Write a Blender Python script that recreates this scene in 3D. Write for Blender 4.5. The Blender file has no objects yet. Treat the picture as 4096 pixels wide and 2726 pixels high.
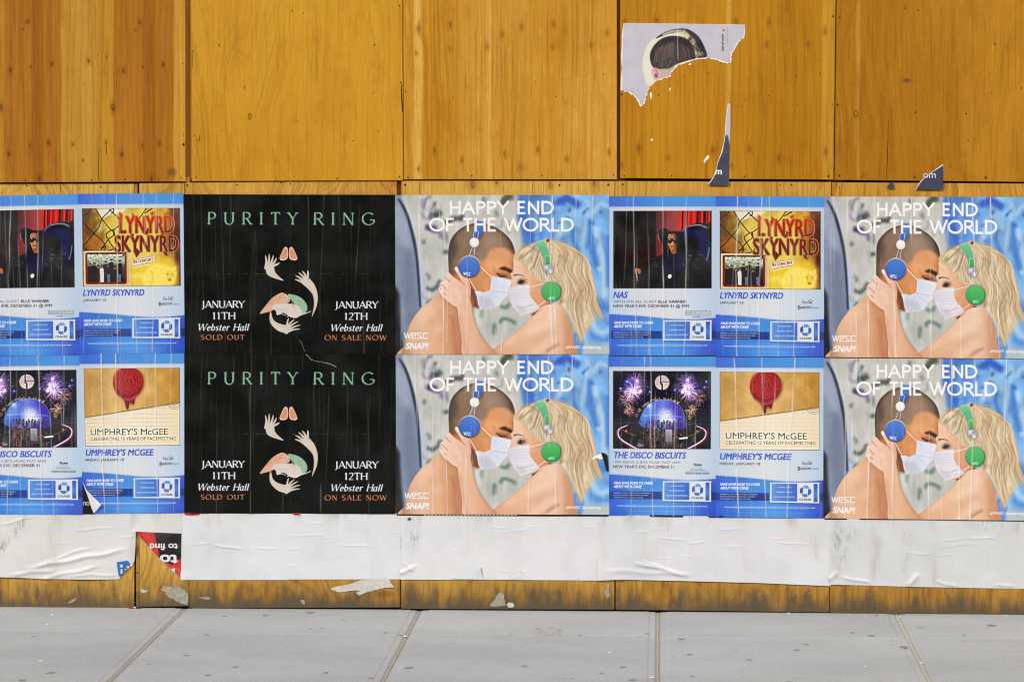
import bpy, bmesh, math, random
import numpy as np
from mathutils import Vector, Matrix, noise as mnoise

# ---------------------------------------------------------------- camera, sky, sun, exposure
scene = bpy.context.scene
R_ = math.radians
CAM_D, CAM_H, YAW, PITCH, FPX = 14.3, 1.884, math.atan(595 / 10240), R_(1.5), 10240.0
cam_d = bpy.data.cameras.new('camera'); cam = bpy.data.objects.new('camera', cam_d); scene.collection.objects.link(cam)
cam.location = (0, -CAM_D, CAM_H); cam.rotation_euler = (R_(90) - PITCH, 0, YAW)
cam_d.sensor_width = 36; cam_d.lens = 90; cam_d.clip_end = 600
cam_d.dof.use_dof = True; cam_d.dof.focus_distance = 14.3; cam_d.dof.aperture_fstop = 3.2
scene.camera = cam
SUN_EL, SUN_AZ = R_(36), R_(-46)            # azimuth measured from the wall's normal, towards the left of the photograph
world = bpy.data.worlds.new('World'); scene.world = world; world.use_nodes = True
wn = world.node_tree; bg = wn.nodes['Background']
sky = wn.nodes.new('ShaderNodeTexSky'); sky.sky_type = 'NISHITA'; sky.sun_disc = False
sky.sun_elevation = SUN_EL; sky.sun_rotation = R_(180) + SUN_AZ; sky.dust_density = 4.0; sky.air_density = 1.0; sky.ozone_density = 1.0
wn.links.new(sky.outputs[0], bg.inputs[0]); bg.inputs[1].default_value = 0.085
sun_d = bpy.data.lights.new('sun', 'SUN'); sun = bpy.data.objects.new('sun', sun_d); scene.collection.objects.link(sun)
sun_d.energy = 2.2; sun_d.angle = R_(12); sun_d.color = (1.0, .985, .965)
sv = Vector((math.sin(SUN_AZ) * math.cos(SUN_EL), -math.cos(SUN_AZ) * math.cos(SUN_EL), math.sin(SUN_EL)))
sun.rotation_euler = sv.to_track_quat('Z', 'Y').to_euler()
scene.view_settings.view_transform = 'Standard'; scene.view_settings.look = 'None'
scene.view_settings.exposure = 0.58; scene.view_settings.gamma = 1.0; scene.view_settings.use_curve_mapping = False
try: scene.cycles.use_denoising = True; scene.cycles.filter_width = 1.1; scene.cycles.sample_clamp_indirect = 4.0
except Exception: pass

_cf = Vector((-math.sin(YAW) * math.cos(PITCH), math.cos(YAW) * math.cos(PITCH), -math.sin(PITCH)))
_cr = Vector((math.cos(YAW), math.sin(YAW), 0)); _cu = _cr.cross(_cf)
def ray(px, py): return _cf + _cr * ((px - 2048) / FPX) + _cu * ((1363 - py) / FPX)
def at(px, py, y=0.0):
    """survey point: where the sight line of photo pixel (px, py) meets the upright plane at depth y"""
    d = ray(px, py); t = (y + CAM_D) / d.y
    return Vector((d.x * t, y, CAM_H + d.z * t))
SLOPE, BASE = 0.05, -0.006
def gz(y): return BASE + SLOPE * y
def on_ground(px, py):
    d = ray(px, py); t = (BASE - SLOPE * CAM_D - CAM_H) / (d.z - SLOPE * d.y)
    return Vector((d.x * t, d.y * t - CAM_D, CAM_H + d.z * t))
# ---------------------------------------------------------------- print shop: everything printed on the paper is drawn here in numpy
def _blur1(a, r, axis):
    if r < 1: return a
    n = a.shape[axis]
    pad = [(0, 0)] * a.ndim; pad[axis] = (r + 1, r)
    c = np.cumsum(np.pad(a, pad, mode='edge'), axis=axis)
    s1 = [slice(None)] * a.ndim; s2 = [slice(None)] * a.ndim
    s1[axis] = slice(2 * r + 1, 2 * r + 1 + n); s2[axis] = slice(0, n)
    return (c[tuple(s1)] - c[tuple(s2)]) / (2 * r + 1)

def blur(a, s):
    if s <= 0.3: return a
    r = max(1, int(round(s * 0.95)))
    for _ in range(3):
        a = _blur1(_blur1(a, r, 0), r, 1)
    return a

def area2(p):
    x, y = p[:, 0], p[:, 1]
    return float(np.sum(x * np.roll(y, -1) - np.roll(x, -1) * y))

def cover(polys, W, H, SS=4):
    acc = np.zeros(H * (W + 2))
    P0 = []; P1 = []
    for p in polys:
        p = np.asarray(p, float)
        P0.append(p); P1.append(np.roll(p, -1, axis=0))
    a = np.concatenate(P0); b = np.concatenate(P1)
    sgn = np.where(b[:, 1] > a[:, 1], 1.0, -1.0)
    up = a[:, 1] > b[:, 1]
    lo = np.where(up[:, None], b, a); hi = np.where(up[:, None], a, b)
    k0 = np.ceil(np.clip(lo[:, 1], 0, H) * SS - 0.5).astype(int)
    k1 = np.ceil(np.clip(hi[:, 1], 0, H) * SS - 0.5).astype(int)
    k1 = np.minimum(k1, H * SS)
    n = np.maximum(k1 - k0, 0)
    if n.sum() == 0: return np.zeros((H, W))
    idx = np.repeat(np.arange(len(n)), n)
    off = np.arange(n.sum()) - np.repeat(np.cumsum(n) - n, n)
    k = k0[idx] + off
    y = (k + 0.5) / SS
    l = lo[idx]; h = hi[idx]
    x = l[:, 0] + (h[:, 0] - l[:, 0]) * (y - l[:, 1]) / np.maximum(h[:, 1] - l[:, 1], 1e-9)
    x = np.clip(x, 0, W)
    i = np.minimum(x.astype(int), W); f = x - i
    row = k // SS
    w = sgn[idx] / SS
    acc += np.bincount(row * (W + 2) + i, w * (1 - f), len(acc))
    acc += np.bincount(row * (W + 2) + i + 1, w * f, len(acc))
    m = np.cumsum(acc.reshape(H, W + 2), axis=1)[:, :W]
    return np.clip(np.abs(m), 0, 1)

def spline(pts, n=8, closed=True):
    p = np.asarray(pts, float); N = len(p); out = []
    t = np.linspace(0, 1, n, endpoint=False)[:, None]
    for i in range(N if closed else N - 1):
        if closed: a, b, c, d = p[(i - 1) % N], p[i], p[(i + 1) % N], p[(i + 2) % N]
        else: a, b, c, d = p[max(i - 1, 0)], p[i], p[i + 1], p[min(i + 2, N - 1)]
        out.append(0.5 * (2 * b + (c - a) * t + (2 * a - 5 * b + 4 * c - d) * t * t + (3 * b - a - 3 * c + d) * t ** 3))
    o = np.concatenate(out)
    return o if closed else np.vstack([o, p[-1]])

def ell(cx, cy, rx, ry=None, n=40, a0=0.0, a1=360.0, rot=0.0):
    ry = rx if ry is None else ry
    t = np.radians(np.linspace(a0, a1, n, endpoint=abs(a1 - a0) < 359.9))
    x = rx * np.cos(t); y = ry * np.sin(t); c, s = math.cos(math.radians(rot)), math.sin(math.radians(rot))
    return np.stack([cx + x * c - y * s, cy + x * s + y * c], 1)

def ccw(p):
    p = np.asarray(p, float)
    return p if area2(p) > 0 else p[::-1]

def ribbon(pts, w):
    """a line of the given width (a number, or one per point) as quads plus round joints"""
    p = np.asarray(pts, float); N = len(p)
    w = np.full(N, float(w)) if np.isscalar(w) else np.interp(np.linspace(0, 1, N), np.linspace(0, 1, len(w)), w)
    d = np.gradient(p, axis=0); L = np.hypot(d[:, 0], d[:, 1]) + 1e-9
    n = np.stack([-d[:, 1], d[:, 0]], 1) / L[:, None] * w[:, None] / 2
    return [ccw(np.vstack([p + n, (p - n)[::-1]]))]

def pen(pts, w):
    p = np.asarray(pts, float); out = []
    for i in range(len(p) - 1):
        d = p[i + 1] - p[i]; L = math.hypot(*d)
        if L < 1e-6: continue
        n = np.array([-d[1], d[0]]) / L * w / 2
        e0 = e1 = 0.0
        for j, sg in ((i - 1, 0), (i + 1, 1)):
            if 0 <= j < len(p) - 1:
                q = p[j + 1] - p[j]; c = abs(float(q @ d)) / (math.hypot(*q) * L + 1e-9)
                if c < .45:
                    if sg: e1 = w / 2
                    else: e0 = w / 2
        u = d / L
        out.append(ccw([p[i] - u * e0 + n, p[i + 1] + u * e1 + n, p[i + 1] + u * e1 - n, p[i] - u * e0 - n]))
        if i: out.append(ell(p[i][0], p[i][1], w / 2, n=10))
    return out

def C(*v): return np.array(v, float) / 255.0

class Sheet:
    def __init__(s, x0, y0, x1, y1, W, col=(200, 200, 200)):
        s.x0, s.y0 = x0, y0; s.k = W / (x1 - x0); s.W = W; s.H = int(round((y1 - y0) * s.k))
        s.im = np.ones((s.H, s.W, 3)) * C(*col); s.rng = np.random.default_rng(7)
        s.X, s.Y = np.meshgrid(x0 + (np.arange(s.W) + .5) / s.k, y0 + (np.arange(s.H) + .5) / s.k)
    def mask(s, polys, bl=0.0):
        """coverage on the sheet; returns slices and the mask inside them"""
        P = [(np.asarray(p, float) - (s.x0, s.y0)) * s.k for p in polys]
        A = np.concatenate(P); g = bl * s.k; e = int(3.2 * g) + 3
        X0 = max(0, int(A[:, 0].min()) - e); X1 = min(s.W, int(A[:, 0].max()) + e + 1)
        Y0 = max(0, int(A[:, 1].min()) - e); Y1 = min(s.H, int(A[:, 1].max()) + e + 1)
        if X1 <= X0 or Y1 <= Y0: return None
        m = cover([p - (X0, Y0) for p in P], X1 - X0, Y1 - Y0)
        return (slice(Y0, Y1), slice(X0, X1)), blur(m, g)
    def lay(s, sl, m, col, a=1.0, add=False):
        c = col[sl] if isinstance(col, np.ndarray) and col.ndim == 3 else (col if isinstance(col, np.ndarray) else C(*col))
        m = (m * a)[..., None]
        s.im[sl] = s.im[sl] + m * c if add else s.im[sl] * (1 - m) + c * m
    def fill(s, polys, col, a=1.0, bl=0.0, add=False, clip=None):
        if not isinstance(polys, list) or np.ndim(polys[0]) == 1: polys = [polys]
        r = s.mask([ccw(p) for p in polys], bl)
        if r is None: return
        sl, m = r
        if clip is not None: m = m * clip[sl]
        s.lay(sl, m, col, a, add)
    def blob(s, pts, col, a=1.0, bl=0.0, clip=None, n=8): s.fill(spline(pts, n), col, a, bl, clip=clip)
    def line(s, pts, w, col, a=1.0, bl=0.0, smooth=True, clip=None, add=False):
        p = spline(pts, 8, False) if smooth and len(pts) > 2 else np.asarray(pts, float)
        s.fill(ribbon(p, w) if smooth else pen(p, w), col, a, bl, add, clip)
    def full(s, polys, bl=0.0):
        m = np.zeros((s.H, s.W)); r = s.mask([ccw(p) for p in polys], bl)
        if r: m[r[0]] = r[1]
        return m
    def noise(s, sx, sy, seed=1):
        """smooth noise in 0..1 with features about sx by sy design units across"""
        rg = np.random.default_rng(seed); out = 0; amp = 1; tot = 0
        for o in range(3):
            gx = max(2, int(s.W / s.k / sx * 2 ** o) + 2); gy = max(2, int(s.H / s.k / sy * 2 ** o) + 2)
            g = rg.random((gy, gx))
            xi = np.linspace(0, gx - 1.001, s.W); yi = np.linspace(0, gy - 1.001, s.H)
            x0 = xi.astype(int); y0 = yi.astype(int); fx = xi - x0; fy = yi - y0
            fx = fx * fx * (3 - 2 * fx); fy = (fy * fy * (3 - 2 * fy))[:, None]
            v = (g[y0][:, x0] * (1 - fx) + g[y0][:, x0 + 1] * fx) * (1 - fy) + (g[y0 + 1][:, x0] * (1 - fx) + g[y0 + 1][:, x0 + 1] * fx) * fy
            out = out + v * amp; tot += amp; amp *= .5
        return out / tot
    def grad(s, stops, axis='x'):
        v = s.X if axis == 'x' else s.Y
        xs = [q[0] for q in stops]
        return np.stack([np.interp(v, xs, [q[1][i] / 255 for q in stops]) for i in range(3)], -1)
    def image(s, name, gain):
        a = np.clip(s.im, 0, 1)
        lin = np.where(a <= .04045, a / 12.92, ((a + .055) / 1.055) ** 2.4) * gain
        a = np.where(lin <= .0031308, lin * 12.92, 1.055 * np.clip(lin, 0, 1) ** (1 / 2.4) - .055)
        img = bpy.data.images.new(name, s.W, s.H, alpha=False)
        px = np.ones((s.H, s.W, 4), np.float32); px[..., :3] = a[::-1]
        img.pixels.foreach_set(px.ravel()); img.update(); img.pack()
        return img

# ---------------------------------------------------------------- lettering: a pen skeleton for the roman and geometric capitals
def A_(cx, cy, rx, ry, a0, a1, n=14):
    t = np.radians(np.linspace(a0, a1, n)); return [(cx + rx * math.cos(q), cy + ry * math.sin(q)) for q in t]
GL = {
 'A': (.74, [[(0.02, 0), (.37, 1), (.72, 0)], [(.15, .34), (.59, .34)]]),
 'C': (.76, [A_(.46, .5, .42, .5, 48, 312, 22)]),
 'D': (.78, [[(.08, 0), (.08, 1), (.3, 1)] + A_(.3, .5, .44, .5, 88, -88, 20) + [(.3, 0), (.08, 0)]]),
 'E': (.56, [[(.5, 1), (.08, 1), (.08, 0), (.52, 0)], [(.08, .52), (.46, .52)]]),
 'F': (.53, [[(.5, 1), (.08, 1), (.08, 0)], [(.08, .5), (.45, .5)]]),
 'G': (.80, [A_(.46, .5, .42, .5, 48, 330, 22) + [(.80, .42)], [(.55, .42), (.80, .42)]]),
 'H': (.72, [[(.08, 0), (.08, 1)], [(.64, 0), (.64, 1)], [(.08, .52), (.64, .52)]]),
 'I': (.22, [[(.11, 0), (.11, 1)]]),
 'J': (.34, [[(.2, 1), (.2, .02)] + A_(.02, .02, .18, .26, 0, -100, 8)]),
 'L': (.50, [[(.08, 1), (.08, 0), (.5, 0)]]),
 'N': (.74, [[(.08, 0), (.08, 1), (.66, 0), (.66, 1)]]),
 'O': (.92, [A_(.46, .5, .43, .5, 0, 360, 34)]),
 'P': (.58, [[(.08, 0), (.08, 1), (.3, 1)] + A_(.3, .74, .24, .26, 88, -88, 14) + [(.3, .48), (.08, .48)]]),
 'R': (.64, [[(.08, 0), (.08, 1), (.3, 1)] + A_(.3, .75, .24, .25, 88, -88, 14) + [(.3, .5), (.08, .5)], [(.3, .5), (.62, 0)]]),
 'S': (.52, [A_(.27, .75, .2, .25, 40, 265, 16) + A_(.26, .25, .22, .25, 85, -142, 16)]),
 'T': (.62, [[(.02, 1), (.60, 1)], [(.31, 1), (.31, 0)]]),
 'U': (.72, [[(.08, 1), (.08, .34)] + A_(.36, .34, .28, .35, 180, 360, 18) + [(.64, 1)]]),
 'V': (.7, [[(.02, 1), (.35, 0), (.68, 1)]]),
 'W': (1.04, [[(.02, 1), (.28, 0), (.52, .98), (.76, 0), (1.02, 1)]]),
 'Y': (.66, [[(.02, 1), (.33, .48), (.64, 1)], [(.33, .48), (.33, 0)]]),
 '1': (.4, [[(.08, .84), (.2, 1), (.2, 0)]]),
 '2': (.5, [A_(.24, .75, .2, .25, 160, -30, 12) + [(.04, 0), (.48, 0)]]),
 'a': (.46, [[(.36, .62), (.36, .08), (.42, .0)], A_(.2, .31, .18, .31, 60, 310, 14)]),
 'b': (.46, [[(.06, 1), (.06, .05)], A_(.22, .31, .18, .31, 150, -160, 16)]),
 'e': (.42, [[(.06, .36), (.36, .36)] + A_(.21, .31, .16, .31, 10, 315, 16)]),
 'l': (.2, [[(.1, 1), (.1, 0)]]),
 'r': (.34, [[(.08, .62), (.08, 0)], [(.08, .4)] + A_(.24, .42, .12, .2, 140, 50, 6)]),
 's': (.34, [A_(.17, .46, .11, .15, 40, 265, 10) + A_(.17, .16, .13, .16, 85, -142, 10)]),
 't': (.3, [[(.12, .82), (.12, .1), (.2, 0), (.28, .04)], [(.0, .6), (.27, .6)]]),
 ' ': (.34, []),
}

def skel_text(sh, txt, x0, x1, top, base, col, w=.13, serif=False, shear=0.0, track=.12, a=1.0, bl=0.0, thin=.045, add_shadow=None):
    H = base - top; adv = 0; pos = []
    for ch in txt:
        g = GL[ch]; pos.append(adv); adv += g[0] + track
    adv -= track
    sx = (x1 - x0) / (adv * H)
    polys = []
    def T(p): return np.array([x0 + (p[0] + shear * p[1]) * 1.0 * sx * H, base - p[1] * H])
    for ch, ox in zip(txt, pos):
        for st in GL[ch][1]:
            i = w / 2 if not serif else 0.0
            hh = 1 - 2 * i if ch.isupper() or ch in 'lbt12 ' else 1
            pts = np.array([T((p[0] + ox, i + p[1] * (1 - 2 * i) if not serif else p[1])) for p in st])
            if not serif:
                for e, q in ((0, 1), (-1, -2)):
                    v = pts[e] - pts[q]
                    if st[e][1] in (0, 1) and abs(v[1]) > .25 * H: pts[e] = pts[e] + v / abs(v[1]) * i * H
                polys += pen(pts, w * H)
            else:
                polys += pen(pts, thin * H)
                nib = np.array([math.cos(.35), math.sin(-.35)]) * w * H / 2
                if ch == 'N': nibs = [nib * .35, nib * 1.05, nib * .35]
                else: nibs = None
                for j in range(len(pts) - 1):
                    nb = nibs[j] if nibs else nib
                    if ch in 'AWVY' and pts[j + 1][0] != pts[j][0] and abs(pts[j + 1][1] - pts[j][1]) > .2 * H:
                        rising = (pts[j + 1][1] - pts[j][1]) * (pts[j + 1][0] - pts[j][0]) < 0
                        nb = nib * (.4 if rising else 1.0)
                    polys.append(ccw([pts[j] + nb, pts[j + 1] + nb, pts[j + 1] - nb, pts[j] - nb]))
                for e, q in ((0, 1), (-1, -2)):
                    yy = st[e][1]; dv = abs(st[e][1] - st[q][1])
                    if yy in (0, 1, .62) and dv > .25 and not (ch in 'sJe' or (ch == 'A' and False)):
                        wd = .13 if ch not in 'lbrt' or ch.isupper() else .08
                        c = T((st[e][0] + ox, yy)); dy = thin * H * .55
                        if yy == 1: c = c + (0, dy)
                        if yy == 0: c = c - (0, dy)
                        if not (ch == 'A' and yy == 1):
                            polys.append(ccw([c + (-wd * H, -dy), c + (wd * H, -dy), c + (wd * H, dy), c + (-wd * H, dy)]))
                    elif ch in 'TELF' and dv < .01 and yy in (0, 1):
                        c = T((st[e][0] + ox, yy)); s_ = 1 if yy == 1 else -1
                        polys.append(ccw([c + (-thin * H, 0), c + (thin * H, 0), c + (thin * H, s_ * .16 * H), c + (-thin * H * .3, s_ * .16 * H)]))
    polys = [ccw(p) for p in polys]
    if add_shadow: sh.fill([p + np.array(add_shadow[0]) for p in polys], add_shadow[1], a, bl)
    sh.fill(polys, col, a, bl)

_fc = {}
def type_tris(txt, bold):
    key = (txt, bold)
    if key not in _fc:
        cu = bpy.data.curves.new('type', 'FONT'); cu.body = txt; cu.resolution_u = 3; cu.offset = bold
        o = bpy.data.objects.new('type', cu); bpy.context.scene.collection.objects.link(o)
        me = o.evaluated_get(bpy.context.evaluated_depsgraph_get()).to_mesh()
        n = len(me.vertices); v = np.zeros(n * 3); me.vertices.foreach_get('co', v); v = v.reshape(-1, 3)[:, :2]
        me.calc_loop_triangles(); t = np.zeros(len(me.loop_triangles) * 3, int); me.loop_triangles.foreach_get('vertices', t)
        bpy.data.objects.remove(o); bpy.data.curves.remove(cu)
        _fc[key] = v[t].reshape(-1, 3, 2)
    return _fc[key]

def type_text(sh, txt, x0, x1, top, base, col, bold=0.0, shear=0.0, a=1.0, bl=0.0, cap=.729, flip=False, rot=0.0, clip=None, polys_only=False):
    """the built-in sans; cap height runs from top to base, the width is fitted to x0..x1"""
    t = type_tris(txt, 0).copy(); H = base - top
    t[..., 0] -= t[..., 0].min(); w = t[..., 0].max()
    k = H / cap
    X = t[..., 0] * (x1 - x0 - shear * H) / w + shear * t[..., 1] * k
    Y = -t[..., 1] * k
    if rot:
        c, s_ = math.cos(math.radians(rot)), math.sin(math.radians(rot)); X, Y = X * c - Y * s_, X * s_ + Y * c
    if flip: X, Y = (x1 - x0) - X, -Y - H
    P = np.stack([x0 + X, base + Y], -1)
    polys = [ccw(p) for p in P]
    if bold > .002:
        b = bold * H * 1.3
        polys = [p + np.array(o) for o in ((-b, -b * .6), (b, -b * .6), (-b, b * .6), (b, b * .6), (0, 0)) for p in polys]
    if polys_only: return polys
    sh.fill(polys, col, a, bl, clip=clip)
def art_couple():
    s = Sheet(2, 25, 2036, 1536, 1130, (196, 197, 190)); rg = s.rng
    # painted wall behind them
    n1 = s.noise(160, 300, 3); n2 = s.noise(50, 260, 4)
    s.im += ((n1 - .5) * .16 + (n2 - .5) * .10)[..., None]
    s.fill([(0, 0), (60, 0), (150, 300), (215, 650), (250, 1050), (255, 1560), (0, 1560)], (128, 140, 168), bl=8)
    s.fill([(230, 620), (290, 700), (300, 1050), (255, 1110), (236, 1000)], (176, 186, 214), .8, bl=12)
    s.fill([(90, 500), (150, 480), (200, 900), (210, 1200), (100, 1300), (60, 900)], (105, 118, 142), .8, bl=25)
    s.fill([(40, 100), (130, 300), (160, 560), (60, 500), (0, 350), (0, 120)], (160, 170, 190), .8, bl=25)
    s.fill([(0, 880), (38, 960), (50, 1250), (75, 1480), (60, 1560), (0, 1560)], (22, 26, 34), bl=14)
    s.line([(35, 60), (110, 200), (180, 450), (215, 700), (238, 1090)], [14, 26, 30, 24, 18], (36, 48, 66), .92, 5)
    s.line([(70, 40), (160, 220), (225, 480), (262, 720)], 26, (190, 196, 205), .7, 10)
    for q in [([(270, 160), (300, 60), (350, 40)], 18, (96, 70, 130)), ([(265, 180), (270, 230), (340, 250), (400, 200)], 16, (110, 90, 150)),
              ([(330, 250), (380, 130), (380, 90)], 30, (52, 74, 78)), ([(370, 230), (440, 180)], 60, (45, 55, 70)), ([(300, 320), (370, 370), (430, 380), (440, 440)], 34, (118, 80, 150)),
              ([(290, 330), (400, 340)], 50, (62, 50, 92)), ([(470, 300), (560, 250), (640, 250)], 46, (58, 62, 66)), ([(640, 260), (650, 200)], 26, (80, 50, 60)),
              ([(280, 450), (270, 490)], 30, (70, 95, 104)), ([(460, 570), (510, 560)], 34, (40, 64, 66)), ([(490, 360), (500, 480)], 14, (70, 90, 96)),
              ([(290, 770), (330, 800), (310, 830)], 24, (96, 128, 124)), ([(300, 900), (350, 925), (400, 890), (430, 830)], 30, (50, 70, 68)), ([(340, 1010), (300, 1060)], 30, (80, 110, 104)),
              ([(1000, 1080), (1060, 1090), (1090, 1050)], 34, (82, 122, 114)), ([(1000, 1245), (1020, 1200), (1080, 1205), (1150, 1240)], 26, (62, 98, 92)), ([(945, 1240), (940, 1350)], 36, (86, 118, 112)),
              ([(820, 1110), (820, 1190)], 26, (112, 146, 138)), ([(740, 1060), (760, 1110)], 24, (96, 136, 128)), ([(840, 110), (850, 40)], 30, (90, 112, 104)),
              ([(1020, 130), (1050, 60), (1130, 40)], 60, (52, 64, 44)), ([(960, 180), (980, 230)], 26, (100, 120, 110)), ([(1100, 280), (1080, 400)], 30, (150, 160, 140))]:
        s.line(*q[:2], q[2], .85, 11)
    for _ in range(30):
        x, y = rg.uniform(240, 1180), rg.uniform(20, 1500); a = rg.uniform(0, 6.3); L = rg.uniform(15, 80)
        s.line([(x, y), (x + L * math.cos(a) * .6, y + L * abs(math.sin(a))), (x + L * math.cos(a + .9), y + L * 1.2)], rg.uniform(6, 26), [(58, 78, 78), (108, 132, 126), (224, 224, 218), (150, 150, 160), (228, 226, 216), (176, 180, 168)][rg.integers(6)], rg.uniform(.3, .7), rg.uniform(6, 12))
    for _ in range(30):
        x = rg.uniform(240, 1180); y = rg.uniform(0, 1300); s.line([(x, y), (x + rg.normal(0, 6), y + rg.uniform(80, 300))], rg.uniform(2, 7), [(226, 226, 220), (160, 164, 156)][rg.integers(2)], .5, 2)
    # blue paint on the right
    bluepoly = [(1165, 0), (1180, 120), (1160, 250), (1195, 360), (1210, 480), (1260, 560), (1500, 700), (1640, 1300), (1700, 1560), (2050, 1560), (2050, 0)]
    blue = s.grad([(1150, (66, 116, 208)), (1450, (84, 146, 226)), (1700, (116, 180, 236)), (2040, (104, 166, 230))])
    nb = s.noise(120, 160, 9)[..., None]; blue = blue * (.78 + .45 * nb)
    s.fill(bluepoly, blue, .97, 16)
    for p, w, c in [([(1500, 40), (1560, 90), (1640, 60), (1760, 130)], 70, (34, 70, 184)), ([(1200, 60), (1215, 220), (1330, 470)], 60, (48, 100, 205)), ([(1330, 100), (1350, 400)], 50, (110, 168, 232)),
                    ([(1560, 420), (1600, 250), (1700, 200), (1760, 330)], 50, (150, 196, 236)), ([(1820, 60), (1850, 180), (1790, 420), (1800, 560)], 46, (165, 205, 238)), ([(1700, 330), (1690, 440), (1740, 560)], 36, (40, 98, 200)),
                    ([(1880, 200), (1950, 110), (2030, 140)], 40, (178, 210, 238)), ([(1900, 320), (1935, 500), (1985, 700), (1990, 1000)], 60, (186, 214, 240)), ([(1850, 250), (1870, 500), (1930, 760)], 40, (50, 112, 212)),
                    ([(2020, 400), (2030, 900)], 50, (60, 120, 214)), ([(1900, 1000), (1990, 1100), (2036, 1080)], 60, (58, 118, 216)), ([(1830, 1100), (1840, 1280), (1900, 1380), (2030, 1400)], 40, (70, 132, 222)),
                    ([(1870, 1150), (1880, 1250), (1960, 1330), (2030, 1300)], 46, (176, 212, 242)), ([(1960, 1150), (1990, 1230), (2036, 1240)], 30, (72, 134, 222)), ([(1710, 1330), (1760, 1450), (1740, 1536)], 80, (52, 110, 214))]:
        s.line(p, w, c, .8, 13)
    for _ in range(34):
        x, y = rg.uniform(1215, 2036), rg.uniform(0, 1480); a = rg.uniform(1.0, 2.4); L = rg.uniform(30, 170)
        s.line([(x, y), (x + L * math.cos(a) * .5 + rg.normal(0, 12), y + L * .5), (x + L * math.cos(a), y + L)], rg.uniform(20, 60), [(170, 212, 242), (62, 118, 216), (130, 190, 238), (206, 226, 240), (74, 140, 226), (110, 174, 234)][rg.integers(6)], rg.uniform(.3, .7), rg.uniform(9, 18))
    for _ in range(12): x, y = rg.uniform(1200, 2000), rg.uniform(0, 300); s.line([(x, y), (x + rg.normal(0, 40), y + rg.uniform(20, 60))], rg.uniform(10, 26), (22, 40, 110), .5, 7)
    s.fill([(1790, 1420), (1900, 1450), (2060, 1430), (2060, 1560), (1760, 1560)], (182, 194, 196), .95, 18)
    s.fill([(1690, 1400), (1760, 1330), (1790, 1420), (1760, 1560), (1680, 1560)], (84, 140, 214), .8, 14)
    s.fill([(1140, 640), (1150, 440), (1100, 380), (1180, 330), (1210, 560)], (192, 196, 188), .7, 14)
    s.im += (rg.random(s.im.shape[:2])[..., None] - .5) * .03
    # ---- his body and neck
    body = spline([(60, 1560), (85, 1450), (112, 1330), (150, 1230), (220, 1130), (310, 1050), (400, 975), (440, 900), (500, 820), (600, 760), (760, 800), (800, 1095), (735, 1075), (735, 1200), (760, 1400), (760, 1560)])
    bm = s.full([body]); skin = s.grad([(80, (206, 160, 124)), (250, (232, 186, 150)), (420, (228, 172, 130)), (560, (206, 140, 96)), (650, (190, 122, 80))])
    s.fill(body, skin)
    s.fill([(430, 950), (520, 1010), (590, 1090), (600, 1230), (560, 1180), (480, 1080)], (204, 138, 90), .55, 22, clip=bm)
    s.fill([(520, 1150), (600, 1160), (640, 1560), (560, 1560), (540, 1360)], (196, 132, 92), .6, 22, clip=bm)
    s.line([(520, 1170), (560, 1270), (560, 1420), (590, 1540)], 26, (178, 112, 76), .55, 12, clip=bm)
    s.line([(170, 1300), (260, 1190), (380, 1150)], 60, (244, 204, 174), .6, 30, clip=bm)
    s.fill([(60, 1400), (120, 1360), (150, 1560), (40, 1560)], (178, 128, 98), .6, 26, clip=bm)
    s.line([(105, 1345), (80, 1450), (70, 1540)], 12, (150, 104, 80), .7, 6, clip=bm)
    for q in ([(180, 1250), (240, 1330), (230, 1450)], [(300, 1180), (360, 1260), (340, 1400)], [(450, 1150), (430, 1300), (470, 1450)]):
        s.line(q, 60, (206, 150, 112), .28, 30, clip=bm)
    for q in ([(250, 1150), (300, 1120), (360, 1070)], [(400, 1240), (400, 1360)], [(130, 1400), (150, 1470)]): s.line(q, 50, (250, 218, 188), .5, 26, clip=bm)
    s.line([(640, 1100), (600, 1000), (540, 960)], 40, (150, 92, 60), .5, 18, clip=bm)
    # ---- his head
    head = spline([(512, 760), (507, 650), (510, 540), (530, 455), (575, 388), (640, 333), (720, 300), (800, 290), (885, 300), (960, 332), (1040, 385), (1100, 450), (1132, 520), (1143, 585), (1130, 620), (1122, 680), (1123, 738), (1100, 775), (1112, 830), (1080, 960), (1000, 1060), (900, 1095), (800, 1092), (735, 1080), (640, 1010), (560, 900), (512, 820)])
    hm = s.full([head])
    sk = s.grad([(540, (186, 122, 72)), (720, (206, 136, 80)), (900, (230, 154, 98)), (1080, (222, 144, 88)), (1140, (188, 112, 66))])
    s.fill(head, sk)
    s.fill([(500, 700), (720, 640), (820, 640), (860, 720), (820, 1000), (600, 900)], (204, 132, 76), .5, 30, clip=hm)
    s.fill([(740, 1000), (700, 900), (770, 940), (800, 1100), (740, 1090)], (94, 50, 30), .85, 12, clip=hm)
    s.line([(700, 880), (735, 960), (740, 1040)], 40, (120, 68, 40), .6, 14, clip=hm)
    s.fill([(860, 660), (960, 640), (1040, 660), (1000, 720), (900, 740)], (240, 176, 124), .7, 26, clip=hm)
    s.fill([(840, 820), (900, 800), (905, 920), (850, 945)], (232, 156, 104), .8, 14, clip=hm)
    s.fill([(1010, 480), (1110, 520), (1120, 620), (1030, 640), (960, 560)], (222, 158, 112), .7, 30, clip=hm)
    # cropped hair
    hair = spline([(507, 760), (500, 600), (510, 500), (560, 390), (640, 320), (720, 292), (800, 280), (890, 290), (1000, 345), (1110, 440), (1150, 560), (1140, 590), (1060, 530), (960, 520), (900, 560), (850, 640), (760, 650), (620, 650), (590, 760), (545, 790)])
    scalp = s.grad([(500, (78, 62, 54)), (620, (126, 102, 82)), (760, (134, 110, 90)), (900, (146, 122, 102)), (1060, (112, 90, 74)), (1140, (64, 50, 44))])
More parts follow.
